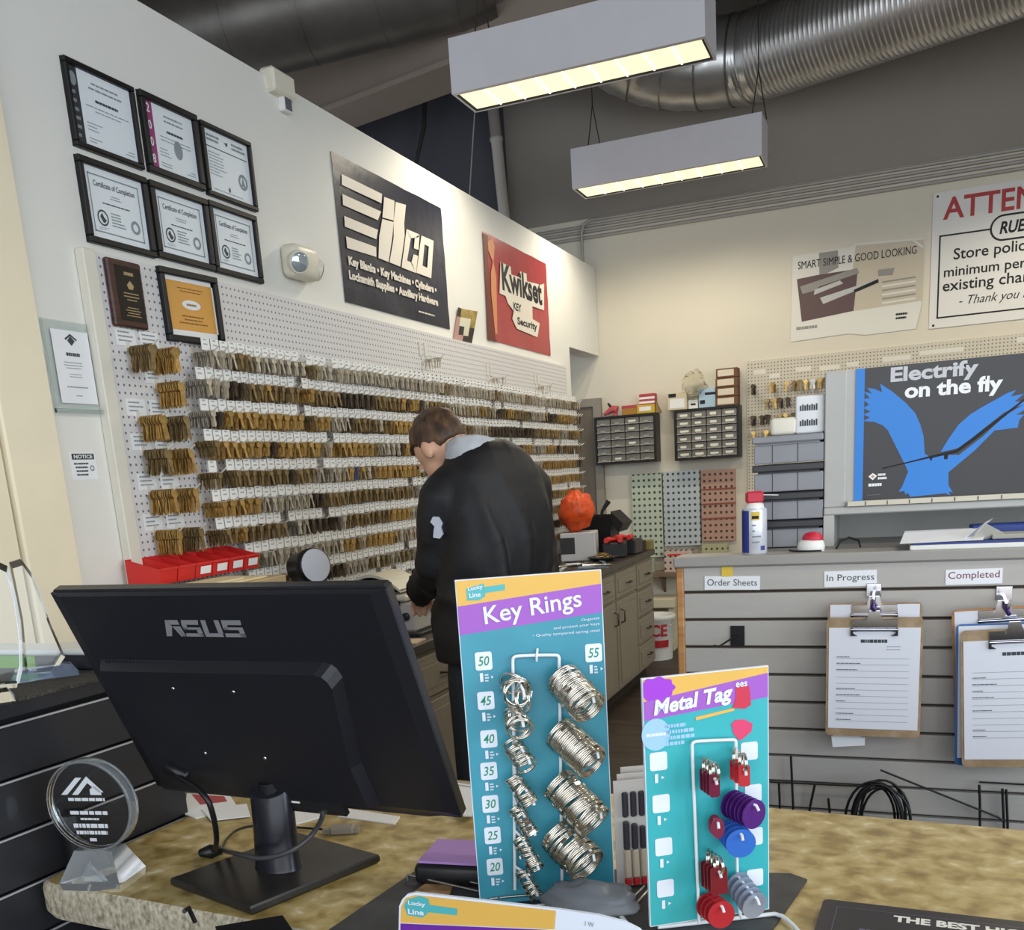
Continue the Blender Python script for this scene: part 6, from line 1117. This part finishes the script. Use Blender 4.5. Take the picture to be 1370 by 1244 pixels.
for (a, c, R, n, nm, side) in RS:
    off1 = 0.052 if side == 0 else 0.036
    s3, e3 = K3(a[0], a[1], 0.012), K3(c[0], c[1], off1); ax = (e3 - s3).normalized()
    b = MB(); Q = []; m_ = 40
    # a split ring: two flattened coils
    b.tube([(R * math.cos(2 * PI * i / 26), R * math.sin(2 * PI * i / 26), 0.0011) for i in range(26)], 0.00125, 0, 6, True); b.tube([(R * math.cos(2 * PI * i / 26), R * math.sin(2 * PI * i / 26), -0.0011) for i in range(26)], 0.00125, 0, 6, True); b.box(R - 0.001, R + 0.0015, -0.004, 0.004, -0.002, 0.002)
    proto = b.build('split_ring', ringm, org=(0, 0, 0)); me = proto.data; bpy.data.objects.remove(proto)
    lab = (f'large nickel split rings in the {nm} stack of the right hook column' if side == 0 else f'small nickel split rings in the {nm} bunch of the left hook column')
    for i in range(n):
        q = i / max(1, n - 1); pos = s3.lerp(e3, q); d = (ax + Vector((rr.uniform(-1, 1), rr.uniform(-1, 1), rr.uniform(-1, 1))) * (0.10 if side == 0 else (0.9 if R > 0.015 else 0.3))).normalized()
        rot = d.to_track_quat('Z', 'Y').to_matrix().to_4x4() @ Matrix.Rotation(rr.uniform(0, 6.28), 4, 'Z')
        o = bpy.data.objects.new('split_ring', me); C.objects.link(o); o.matrix_world = Matrix.Translation(pos + Vector((rr.uniform(-1, 1), 0, rr.uniform(-1, 1))) * 0.001) @ rot; tag(o, lab, 'key ring', lab)
    up = Vector((0, 0, 1)); up = (up - ax * up.dot(ax)).normalized() * (R - 0.003)
    b = MB(); b.tube([K3(749 if side == 0 else 688, a[1] - 12, 0.006), s3 + up, e3 + up, e3 + up + ax * 0.006 - up * 0.35], 0.002, 0, 7); b.build('hook', wirew, t)
# metal tag card
T = Card((870, 1240), (1029, 1216), (850, 908), (1014, 893), ZC + 0.012)
t = thing('metal_tag_display', 'turquoise metal tag card hung with coloured tags, right of the key ring card', 'display card', T.bl + Vector((0.06, 0.03, -0.01)))
cm2 = [teal2, yellow_c, violet, cardw, logo_t, crimson, lblue, pinkm, mat('badge_purple', 'a23ccf', 0.4)]
b = MB(T.M); b.box(0, T.w, 0, T.h, -0.005, 0.0, 3); b.rect(0.001, T.w - 0.001, 0.001, T.h - 0.001, 0.0003, 0); tp = lambda pts: T.P(820, 880, 3.418, pts)
ya0, ya1 = tp([(113, 205)])[0][1], tp([(664, 72)])[0][1]; yb0, yb1 = tp([(120, 292)])[0][1], tp([(668, 182)])[0][1]
b.poly([(0.001, ya0), (T.w - 0.001, ya1), (T.w - 0.001, T.h - 0.001), (0.001, T.h - 0.001)], 0.0006, 1); b.poly([(0.001, yb0), (T.w - 0.001, yb1), (T.w - 0.001, ya1), (0.001, ya0)], 0.0007, 2); b.build('card', cm2, t)
b = MB(T.M)
cxy_ = tp([(198, 142)])[0]; b.poly([(max(0.001, cxy_[0] + 0.0215 * (1 + 0.06 * math.cos(9 * a)) * math.cos(a)), cxy_[1] + 0.0135 * (1 + 0.08 * math.cos(9 * a)) * math.sin(a)) for a in [2 * PI * k / 64 for k in range(64)]], 0.001, 8)
q0, q1 = tp([(188, 285), (552, 208)]); slanted(b, T.M, q0, q1, 0.0235, 'Metal Tag', 0.0016, 3, 0.035, 0.25)
b.poly(tp([(560, 135), (600, 118), (622, 130), (630, 215), (600, 232), (545, 228), (560, 180)]), 0.0012, 5); q0, q1 = tp([(560, 135), (612, 128)]); slanted(b, T.M, q0, q1, 0.006, 'ees', 0.0016, 3, 0.02)
q0 = tp([(375, 270), (550, 228), (555, 240), (380, 285)]); b.poly(q0, 0.0011, 1); b.poly(tp([(540, 300), (560, 282), (600, 280), (637, 300), (632, 335), (590, 372), (575, 376), (550, 345)]), 0.0012, 7)
cc = tp([(195, 350)])[0]; b.poly([(cc[0] + 0.017 * math.cos(2 * PI * k / 28), cc[1] + 0.019 * math.sin(2 * PI * k / 28)) for k in range(28)], 0.0012, 6); b.greek(cc[0] - 0.012, cc[0] + 0.012, cc[1] - 0.003, cc[1] + 0.003, 1, 0.0016, 3, 0.6, 'c', random.Random(2)); q0, q1 = tp([(235, 300), (385, 390)]); b.greek(q0[0], q1[0], q1[1], q0[1], 4, 0.0012, 6, 0.6, 'l', random.Random(4))
for (x, y) in ((207, 472), (219, 665), (231, 862), (239, 1052), (622, 425), (640, 618), (646, 815), (648, 1003)):
    cx, cy = tp([(x, y)])[0]; b.prism(rrect(cx - 0.0105, cx + 0.0105, cy - 0.011, cy + 0.011, 0.003), 0.0008, 0.0012, 3)
    if x < 300: b.text('1', cx - 0.005, cx - 0.001, cy - 0.026, cy - 0.015, 0.0012, 3, 0.03); b.poly([(cx + 0.003, cy - 0.022), (cx + 0.007, cy - 0.020), (cx + 0.003, cy - 0.018)], 0.0012, 3)
b.build('printing', cm2, t)
def T3(x, y, off): return T.M @ Vector(T.P(820, 880, 3.418, [(x, y)], off)[0] + (off,))
b = MB(); b.tube(sm([T3(395, 1215, 0.008), T3(378, 800, 0.008), T3(362, 420, 0.008), T3(362, 385, 0.008), T3(395, 380, 0.008), T3(530, 374, 0.008), T3(562, 374, 0.008), T3(562, 400, 0.008), T3(566, 900, 0.008), T3(572, 1150, 0.008), T3(590, 1190, 0.008)], 2), 0.002, 0, 8); b.build('hanger_wire', wirew, t)
purp = mat('tag_purple', '5e2a86', 0.3, 0.5); tblue = mat('tag_blue', '3f78d8', 0.3, 0.4); tred = mat('tag_red', 'c4323a', 0.3, 0.5); tsil = mat('tag_silver', 'aeb8cc', 0.3, 0.6); tmar = mat('tag_maroon', '7a2440', 0.3, 0.5)
def disc_mesh(R, m, oval=1.0):
    b = MB(); n = 30; o_ = [(R * oval * math.cos(2 * PI * k / n), R * math.sin(2 * PI * k / n) - R + 0.004) for k in range(n)]; b.prism(o_, -0.0008, 0.0008, 0, False); 
    o = b.build('metal_tag', m, org=(0, 0, 0)); me = o.data; bpy.data.objects.remove(o); return me
def rect_mesh(w, h, m):
    b = MB(); b.prism([(p[0], p[1]) for p in rrect(-w / 2, w / 2, -h, 0.003, 0.003)], -0.0008, 0.0008); o = b.build('metal_tag', m, org=(0, 0, 0)); me = o.data; bpy.data.objects.remove(o); return me
def ring_me(R):
    b = MB()
    for s_ in (-1, 1): b.tube([(R * math.cos(2 * PI * i / 24), R * math.sin(2 * PI * i / 24), 0.0009 * s_) for i in range(24)], 0.001, 0, 6, True)
    o = b.build('ring', ringm, org=(0, 0, 0)); me = o.data; bpy.data.objects.remove(o); return me
r9 = ring_me(0.0105)
def tags(a, c, me, n, lab, hole, rings=False):
    s3, e3 = T3(a[0], a[1], 0.012), T3(c[0], c[1], 0.045); ax = (e3 - s3); ax = Vector((ax.x, ax.y, ax.z * 0.3)).normalized(); upv = Vector((0, 0, 1))
    for i in range(n):
        pos = s3.lerp(e3, i / max(1, n - 1)); d = (ax + Vector((rr.uniform(-1, 1), rr.uniform(-1, 1), rr.uniform(-0.5, 0.5))) * 0.05).normalized(); u_ = upv.cross(d).normalized(); M_ = frame(pos + Vector((0, 0, hole)), u_, d.cross(u_))
        o = bpy.data.objects.new('metal_tag', me); C.objects.link(o); o.matrix_world = M_; tag(o, lab, 'metal tag', lab)
        if rings:
            q = bpy.data.objects.new('ring', r9); C.objects.link(q); q.parent = o; q.matrix_local = Matrix.Translation((0, 0.006, 0)) @ Matrix.Rotation(1.1 + 0.2 * i, 4, 'Y')
    b = MB(); h3 = Vector((0, 0, hole - 0.002)); b.tube([s3 - ax * 0.006 + h3, s3 + h3, e3 + h3 + ax * 0.004, e3 + h3 + ax * 0.008 + Vector((0, 0, -0.005))], 0.0018, 0, 7); b.build('hook', wirew, t)
R_ = 0.0175
tags((550, 670), (645, 715), disc_mesh(R_, purp), 6, 'round purple metal tags stacked on one hook, highest of the big tags', R_ - 0.004)
tags((545, 800), (585, 848), disc_mesh(R_, tblue), 4, 'round bright blue metal tags below the purple ones', R_ - 0.004)
tags((440, 1130), (495, 1172), disc_mesh(R_ * 0.95, tred), 4, 'round red metal tags at the bottom of the card', R_ - 0.005)
tags((575, 1040), (652, 1135), disc_mesh(R_ * 0.95, tsil), 5, 'round pale silver metal tags right of the red ones', R_ - 0.005)
tags((420, 560), (465, 590), rect_mesh(0.012, 0.024, tmar), 4, 'small dark maroon oblong tags with rings under the upper left hook', 0.012, True)
tags((560, 520), (600, 548), rect_mesh(0.013, 0.022, tred), 3, 'small red oblong tags with rings under the upper right hook', 0.012, True)
tags((465, 775), (480, 790), disc_mesh(0.0125, tmar, 0.6), 2, 'narrow maroon oval tags left of the blue round ones', 0.012)
tags((440, 1000), (485, 1035), rect_mesh(0.02, 0.03, mat('tag_dark_red', '84242b', 0.3, 0.5)), 4, 'dark red square tags with rings above the red round ones', 0.018, True)
# wire display rack carrying the cards
t = thing('wire_rack', 'low wire display rack of chrome and white wires under the hanging cards', 'rack', onz(740, 1200, ZC)); chrw = mat('chrome_wire', 'b9b9b5', 0.2, 0.9)
b = MB(); zr = ZC + 0.012
for (p, q) in (((545, 1170), (640, 1192)), ((555, 1163), (640, 1182)), ((640, 1192), (760, 1180)), ((655, 1202), (800, 1188)), ((700, 1212), (840, 1200)), ((640, 1182), (700, 1225)), ((700, 1178), (770, 1225)), ((760, 1172), (820, 1222)), ((838, 1210), (862, 1185)), ((846, 1214), (868, 1190))): b.tube([onz(*p, zr), onz(*q, zr)], 0.0018, 0, 6)
b.build('grid', chrw, t)
b = MB(); b.tube(sm([onz(880, 1240, ZC + 0.006), onz(935, 1234, ZC + 0.006), onz(1020, 1224, ZC + 0.006), onz(1042, 1222, ZC + 0.006), onz(1060, 1236, ZC + 0.006), onz(1075, 1254, ZC + 0.006)], 1), 0.0028, 0, 8); b.tube([onz(815, 1205, ZC + 0.02), onz(850, 1250, ZC + 0.006)], 0.0028, 0, 8); b.build('foot_wire', wirew, t)
b = MB()
for p in ((655, 1202), (840, 1200), (545, 1170)): e = onz(*p, zr); b.tube([e, (e.x, e.y, ZC + 0.0032)], 0.0025, 0, 6)
b.build('leg', chrw, t)
# tool packs behind the metal tag card
pk_w = mat('pack_grey', 'c6c2be', 0.4); pk_k = mat('pack_tool_dark', '34323a', 0.4); pk_r = mat('pack_red', 'b3242c', 0.4)
for k in range(3):
    Mp = frame(K3(826 + 5 * k, 1192 - 3 * k, -0.01 - 0.012 * k), K.u, (0, 0, 1)); t2 = thing('tool_pack', ['front', 'middle', 'rear'][k] + ' of three carded tool packs with red lower ends between the two display cards', 'tool pack', Mp.translation, 'carded tool packs')
    z0 = ZC + 0.006 - Mp.translation.z; w = 0.055; b = MB(Mp); b.box(0, w, z0, 0.155 + 0.008 * k, 0, 0.002); b.build('backing_card', pk_w, t2)
    b = MB(Mp)
    for q in range(4): x = 0.010 + q * 0.011; b.box(x, x + 0.008, 0.06, 0.1 - 0.004 * q, 0.002, 0.009, 0, bev=0.002); b.box(x, x + 0.008, 0.105, 0.14, 0.002, 0.007, 0, bev=0.002); b.box(x, x + 0.009, 0.02, 0.06, 0.002, 0.009, 1, bev=0.002); b.box(x, x + 0.009, z0 + 0.001, 0.02, 0.002, 0.008, 2, bev=0.002)
    b.build('tool_row', [pk_k, mat('pack_beige', 'b7ab98', 0.4), pk_r], t2)
# plastic bag
pb = onz(790, 1212, ZC + 0.02); b = blob((pb.x, pb.y, ZC + 0.028), 0.06, 0.032, 0.0235, 5.0, 0.3); tag(b.build('plastic_bag', mat('grey_film', '8d9299', 0.22, trans=0.35, ior=1.2)), 'grey translucent plastic bag slumped on the rack under the key rings', 'bag')
# near card with yellow top
NY = 0.93
t = thing('price_card', 'white-edged yellow and purple display card cut off at the bottom of the picture', 'display card', ony(690, 1244, NY)); Mn_ = SW(0, NY, 0)
def np_(x, y): p = ony(x, y, NY); return (p.x, p.z)
nt_ = [cardw, yellow_c, mat('deep_purple', '6a2a9a', 0.4), logo_t, grey_ink]
o_ = [np_(x, y) for (x, y) in [(533, 1262), (534, 1212), (538, 1203), (545, 1196), (556, 1194), (745, 1216), (800, 1224), (835, 1233), (855, 1243), (872, 1262)]]; b = MB(Mn_); b.prism(o_, -0.004, 0.0); b.build('card', nt_, t)
b = MB(Mn_); b.poly([np_(x, y) for (x, y) in [(536, 1234), (537, 1213), (543, 1201), (556, 1197), (744, 1218), (742, 1243)]], 0.0006, 1); b.poly([np_(x, y) for (x, y) in [(536, 1262), (536, 1235), (742, 1244), (742, 1262)]], 0.0007, 2)
b.poly([np_(x, y) for (x, y) in [(545, 1203), (562, 1198), (574, 1202), (575, 1210), (612, 1215), (612, 1224), (574, 1220), (566, 1227), (546, 1224), (541, 1212)]], 0.001, 3)
q0, q1 = np_(547, 1211), np_(570, 1214); slanted(b, Mn_, q0, q1, 0.007, 'Lucky', 0.0014, 0, 0.03); q0, q1 = np_(547, 1222), np_(568, 1224); slanted(b, Mn_, q0, q1, 0.007, 'Line', 0.0014, 0, 0.03); q0, q1 = np_(783, 1238), np_(795, 1240); slanted(b, Mn_, q0, q1, 0.006, 'I W', 0.0014, 4, 0.0); b.build('printing', nt_, t)

# ================================================================== the man at the key wall
skin = mat('skin', 'd2a58c', 0.55, noise_amt=0.05, noise_scale=25); hairm = speck_mat('hair_brown', ['2c1e16', '4a3424', '6b4d36'], 40, 0.55, (1, 1, 0.3), bump=0.8); jack = mat('jacket_black', '111116', 0.58, bump=0.35, bump_scale=12); collar_m = mat('collar_grey', 'b3b8c0', 0.8, noise_amt=0.08, noise_scale=40, bump=0.3, bump_scale=200); trou = mat('trousers_dark', '22252c', 0.8); shoe = mat('shoe_black', '141414', 0.5)
BO = Vector((-1.245, 2.94, 0)); hv = Vector((-0.87, 0.49, 0)).normalized(); rv = Vector((0.49, 0.87, 0)).normalized()
def pt(f, r, z): return BO + hv * f + rv * r + Vector((0, 0, z))
def limb(b, pts, rads, n=14):
    b.tube(along_r(pts, rads)[0], along_r(pts, rads)[1], 0, n); 
    for p, r in ((pts[0], rads[0]), (pts[-1], rads[-1])): b.ball(p, r * 0.98, r * 0.98, r * 0.98, 0, 12, 8)
def along_r(pts, rads):
    P, R = [], []
    for i in range(len(pts) - 1):
        for j in range(4): P.append(Vector(pts[i]).lerp(Vector(pts[i + 1]), j / 4)); R.append(rads[i] + (rads[i + 1] - rads[i]) * j / 4)
    return P + [Vector(pts[-1])], R + [rads[-1]]
def torso(b, levels, n=28, e=2.4):
    R = []
    for (z, f, hw, hd, sh) in levels:
        ring = []
        for j in range(n):
            a = 2 * PI * j / n; c, s_ = math.cos(a), math.sin(a); k = (abs(c) ** e + abs(s_) ** e) ** (-1 / e)
            ring.append(tuple(pt(f + hd * k * s_, sh + hw * k * c, z)))
        R.append(ring)
    b.loft(R)
def remesh(b, name, m, vox, parent, smooth_it=6, fold=None):
    o = b.build(name, m, parent); md = o.modifiers.new('r', 'REMESH'); md.mode = 'VOXEL'; md.voxel_size = vox
    sm_ = o.modifiers.new('s', 'SMOOTH'); sm_.factor = 0.5; sm_.iterations = smooth_it
    dg = bpy.context.evaluated_depsgraph_get(); dg.update(); me = bpy.data.meshes.new_from_object(o.evaluated_get(dg)); o.modifiers.clear(); o.data = me; me.name = name
    if fold:
        for v in me.vertices: v.co += fold(v.co, v.normal)
    for p in me.polygons: p.use_smooth = True
    me.materials.clear(); me.materials.append(m); return o
man = thing('person', 'person with short brown hair in a black jacket, head bowed over the key machine', 'person', BO)
# head frame: bowed forward and turned to the wall
HC = pt(0.135, -0.075, 1.650); fw = (hv * math.cos(0.75) - Vector((0, 0, 1)) * math.sin(0.75)); fw = (fw + rv * -0.10).normalized(); lat = fw.cross(Vector((0, 0, 1))).normalized(); upv = lat.cross(fw).normalized()
MH = Matrix((lat, fw, upv)).transposed().to_4x4(); MH.translation = HC            # x = the man's right, y = face, z = crown
b = MB()
torso(b, [(0.92, 0.0, 0.165, 0.115, 0), (1.02, 0.0, 0.16, 0.11, 0), (1.15, 0.005, 0.145, 0.10, 0), (1.30, 0.0, 0.165, 0.11, 0), (1.44, 0.0, 0.17, 0.105, 0), (1.54, 0.01, 0.14, 0.09, 0), (1.60, 0.02, 0.08, 0.07, 0), (1.625, 0.03, 0.055, 0.055, 0)])
limb(b, [pt(0.0, -0.01, 1.57), pt(0.04, -0.03, 1.62), pt(0.085, -0.06, 1.645)], [0.062, 0.058, 0.056])
hb_ = MB(MH); hb_.ball((0, -0.01, 0.015), 0.077, 0.096, 0.098, 0, 24, 16); hb_.ball((0, 0.035, -0.045), 0.058, 0.058, 0.062, 0, 18, 12); hb_.ball((0, 0.062, -0.088), 0.028, 0.026, 0.024, 0, 14, 10); hb_.loft([[(0.016, 0.085, -0.05), (-0.016, 0.085, -0.05), (-0.012, 0.08, -0.02), (0.012, 0.08, -0.02)], [(0.009, 0.115, -0.048), (-0.009, 0.115, -0.048), (-0.006, 0.098, -0.02), (0.006, 0.098, -0.02)]], 0)
hb_.ball((0, 0.088, -0.07), 0.026, 0.012, 0.007); 
for s_ in (-1, 1): hb_.ball((s_ * 0.032, 0.082, -0.008), 0.02, 0.012, 0.008); hb_.ball((s_ * 0.078, -0.012, -0.02), 0.011, 0.02, 0.033)
b.v += hb_.v[:]; off = len(b.v) - len(hb_.v); b.f += [(tuple(off + i for i in f[0]), 0, True) for f in hb_.f]
# arms, hands with five fingers each
ARMS = {}
for s_, S, E_, W_ in ((-1, pt(0.02, -0.135, 1.53), pt(0.08, -0.150, 1.285), pt(0.36, -0.03, 1.17)), (1, pt(0.02, 0.17, 1.545), pt(0.05, 0.225, 1.24), pt(0.31, 0.10, 1.09))):
    limb(b, [S, E_, W_], [0.055, 0.042, 0.027]); ARMS[s_] = (S, E_, W_)
    d = (W_ - E_).normalized(); d = (d + Vector((0, 0, -0.15))).normalized(); side = d.cross(Vector((0, 0, 1))).normalized(); nrm = side.cross(d); hp_ = W_ + d * 0.045
    pm = MB(Matrix((d, side, nrm)).transposed().to_4x4()); pm.M.translation = hp_; pm.ball((0.0, 0, 0), 0.05, 0.04, 0.016, 0, 16, 10)
    for q, (yy, L_) in enumerate(((-0.03, 0.062), (-0.01, 0.072), (0.011, 0.068), (0.031, 0.052))): 
        P = [(0.035, yy, 0), (0.035 + L_ * 0.45, yy * 1.1, -0.004), (0.035 + L_ * 0.75, yy * 1.1, -0.02 - 0.004 * q), (0.035 + L_ * 0.85, yy * 1.1, -0.042)]; pm.tube(P, [0.0095, 0.009, 0.0085, 0.008], 0, 8); pm.ball(P[-1], 0.008, 0.008, 0.008, 0, 8, 6)
    yy = -s_ * -0.035; P = [(-0.015, -s_ * 0.03, -0.004), (0.02, -s_ * 0.058, -0.014), (0.045, -s_ * 0.05, -0.03)]; pm.tube(P, [0.013, 0.0105, 0.009], 0, 8); pm.ball(P[-1], 0.009, 0.009, 0.009, 0, 8, 6)
    b.v += pm.v[:]; off = len(b.v) - len(pm.v); b.f += [(tuple(off + i for i in f[0]), 0, True) for f in pm.f]
for s_ in (-1, 1): limb(b, [pt(0.0, s_ * 0.09, 0.93), pt(0.02, s_ * 0.10, 0.50), pt(-0.01, s_ * 0.11, 0.09)], [0.085, 0.058, 0.04]); limb(b, [pt(-0.03, s_ * 0.11, 0.05), pt(0.14, s_ * 0.12, 0.035)], [0.04, 0.03])
body = remesh(b, 'body', skin, 0.006, man, 4)
# hair: cap over the crown and back of the head, short at the sides
b = MB(MH); n, k = 40, 26; R = []
def hl_(d):
    # how far the hair reaches: open over the face and the ears
    return True
V = []; F = []
for i in range(k + 1):
    t_ = PI / 2 - (PI * 0.80) * i / k
    for j in range(n):
        a = 2 * PI * j / n; d = Vector((math.cos(t_) * math.cos(a), math.cos(t_) * math.sin(a), math.sin(t_)))
        front = max(0, d.y); lim = -0.55 + 0.95 * (front ** 0.8) + (0.25 if abs(d.x) > 0.75 and d.y > -0.35 else 0)
        f = 1.0 + 0.05 * noise.noise(d * 5) + 0.03 * noise.noise(d * 14) + (0.10 if d.z > 0.3 else 0.02)
        zz = max(d.z, lim); sc = 1.0 if d.z >= lim else 0.9
        V.append((0.079 * d.x * f * sc, -0.012 + 0.099 * d.y * f * sc, 0.015 + 0.1 * zz * f))
for i in range(k):
    for j in range(n): F.append((i * n + j, (i + 1) * n + j, (i + 1) * n + (j + 1) % n, i * n + (j + 1) % n))
b.add(V, F, 0, True); b.build('hair', hairm, man)
b = MB(MH)
for s_ in (-1, 1):
    b.tube([(s_ * 0.02, 0.098, 0.004), (s_ * 0.035, 0.095, 0.008), (s_ * 0.05, 0.082, 0.004)], [0.003, 0.004, 0.002], 0, 6)
b.build('eyebrows', hairm, man)
b = MB(MH)
for s_ in (-1, 1): b.ball((s_ * 0.031, 0.085, -0.012), 0.012, 0.011, 0.007, 0, 12, 8); b.ball((s_ * 0.031, 0.0945, -0.013), 0.004, 0.003, 0.004, 1, 10, 6)
b.build('eyes', [white, ink], man)
# jacket
b = MB()
torso(b, [(0.97, -0.005, 0.212, 0.150, 0), (1.05, -0.005, 0.218, 0.155, 0), (1.18, -0.01, 0.205, 0.15, 0.01), (1.32, -0.015, 0.205, 0.147, 0.01), (1.46, -0.015, 0.2, 0.14, 0.01), (1.565, -0.01, 0.17, 0.12, 0.01), (1.63, 0.0, 0.125, 0.10, 0.005), (1.662, 0.015, 0.085, 0.08, 0)], e=2.5)
for s_ in (-1, 1):
    S, E_, W_ = ARMS[s_]; limb(b, [S + rv * s_ * -0.03 + Vector((0, 0, 0.005)), S + rv * s_ * 0.02 + Vector((0, 0, -0.03)), E_ + rv * s_ * 0.012, W_ - (W_ - E_).normalized() * 0.02], [0.07, 0.08, 0.068, 0.05])
def fold(co, nr):
    p = co; h_ = p.dot(rv); s_ = (1 - abs(math.sin(h_ * 26 + p.z * 4.5 * (1 if h_ < 0.02 else -1) + 2.0 * noise.noise(p * 3.0)))) ** 2 + 0.5 * noise.noise(Vector((p.x * 9, p.y * 9, p.z * 3.0)))
    s_ *= max(0.15, min(1.0, (1.56 - p.z) * 5)); g = math.sin(p.z * 22 - abs(p.x * 7 - p.y * 4) * 3 + 5 * noise.noise(p * 4.0)); return nr * (0.022 * s_ + 0.004 * g * max(0.0, min(1.0, (1.5 - p.z) * 5)))
jk = remesh(b, 'jacket', jack, 0.012, man, 7, fold)
# collar: pale lining turned up round the neck
b = MB(); R = []
for (z, f, rw, rd) in ((1.605, -0.015, 0.118, 0.10), (1.65, 0.0, 0.108, 0.092), (1.685, 0.012, 0.094, 0.085), (1.69, 0.014, 0.086, 0.076), (1.65, 0.02, 0.07, 0.062), (1.61, 0.02, 0.062, 0.056)):
    R.append([tuple(pt(f + 0.01 + rd * math.sin(2 * PI * j / 28), -0.025 + rw * 0.95 * math.cos(2 * PI * j / 28), z - 0.075 * (0.5 + 0.5 * math.sin(2 * PI * j / 28 + 1.0)) + 0.012 * math.cos(2 * PI * j / 28) + 0.005 * noise.noise(Vector((j * 0.5, z * 20, 0))))) for j in range(28)])
b.loft(R, 0, False); b.build('collar', collar_m, man)
# sleeve patch
S, E_, W_ = ARMS[-1]
b = MB(); c0 = S.lerp(E_, 0.55) + rv * -0.0; pn = (Vector((0.25, -0.95, 0.1))).normalized(); Mp = frame(c0 + pn * 0.106, pn.cross(Vector((0, 0, 1))) * -1, (0, 0, 1)); b.M = Mp
b.prism([(-0.015, -0.03), (0.005, -0.034), (0.016, -0.022), (0.012, 0.0), (0.018, 0.012), (0.008, 0.032), (-0.01, 0.034), (-0.02, 0.018), (-0.008, 0.004), (-0.012, -0.01)], -0.03, 0.0); b.build('sleeve_patch', mat('patch_pale', 'b9bccb', 0.7), man)
b = MB()
torso(b, [(0.86, 0.0, 0.185, 0.13, 0), (0.95, 0.0, 0.18, 0.125, 0), (1.03, 0.0, 0.172, 0.12, 0)])
for s_ in (-1, 1): limb(b, [pt(0.0, s_ * 0.09, 0.92), pt(0.02, s_ * 0.10, 0.50), pt(-0.01, s_ * 0.11, 0.1)], [0.102, 0.078, 0.066])
remesh(b, 'trousers', trou, 0.012, man, 5)
for s_ in (-1, 1):
    Ms = Matrix((hv, rv * -1, Vector((0, 0, 1)))).transposed().to_4x4(); Ms.translation = pt(0.05, s_ * 0.115, 0.0); b = MB(Ms); b.loft([[(x, y * w, z) for (x, y) in [(-0.12, -0.03), (-0.12, 0.03), (0.0, 0.045), (0.1, 0.042), (0.155, 0.015), (0.155, -0.015), (0.1, -0.042), (0.0, -0.045)]] for z, w in ((0.0, 1.0), (0.03, 1.05), (0.06, 0.9), (0.085, 0.6))], 0); b.build('shoe', shoe, man)
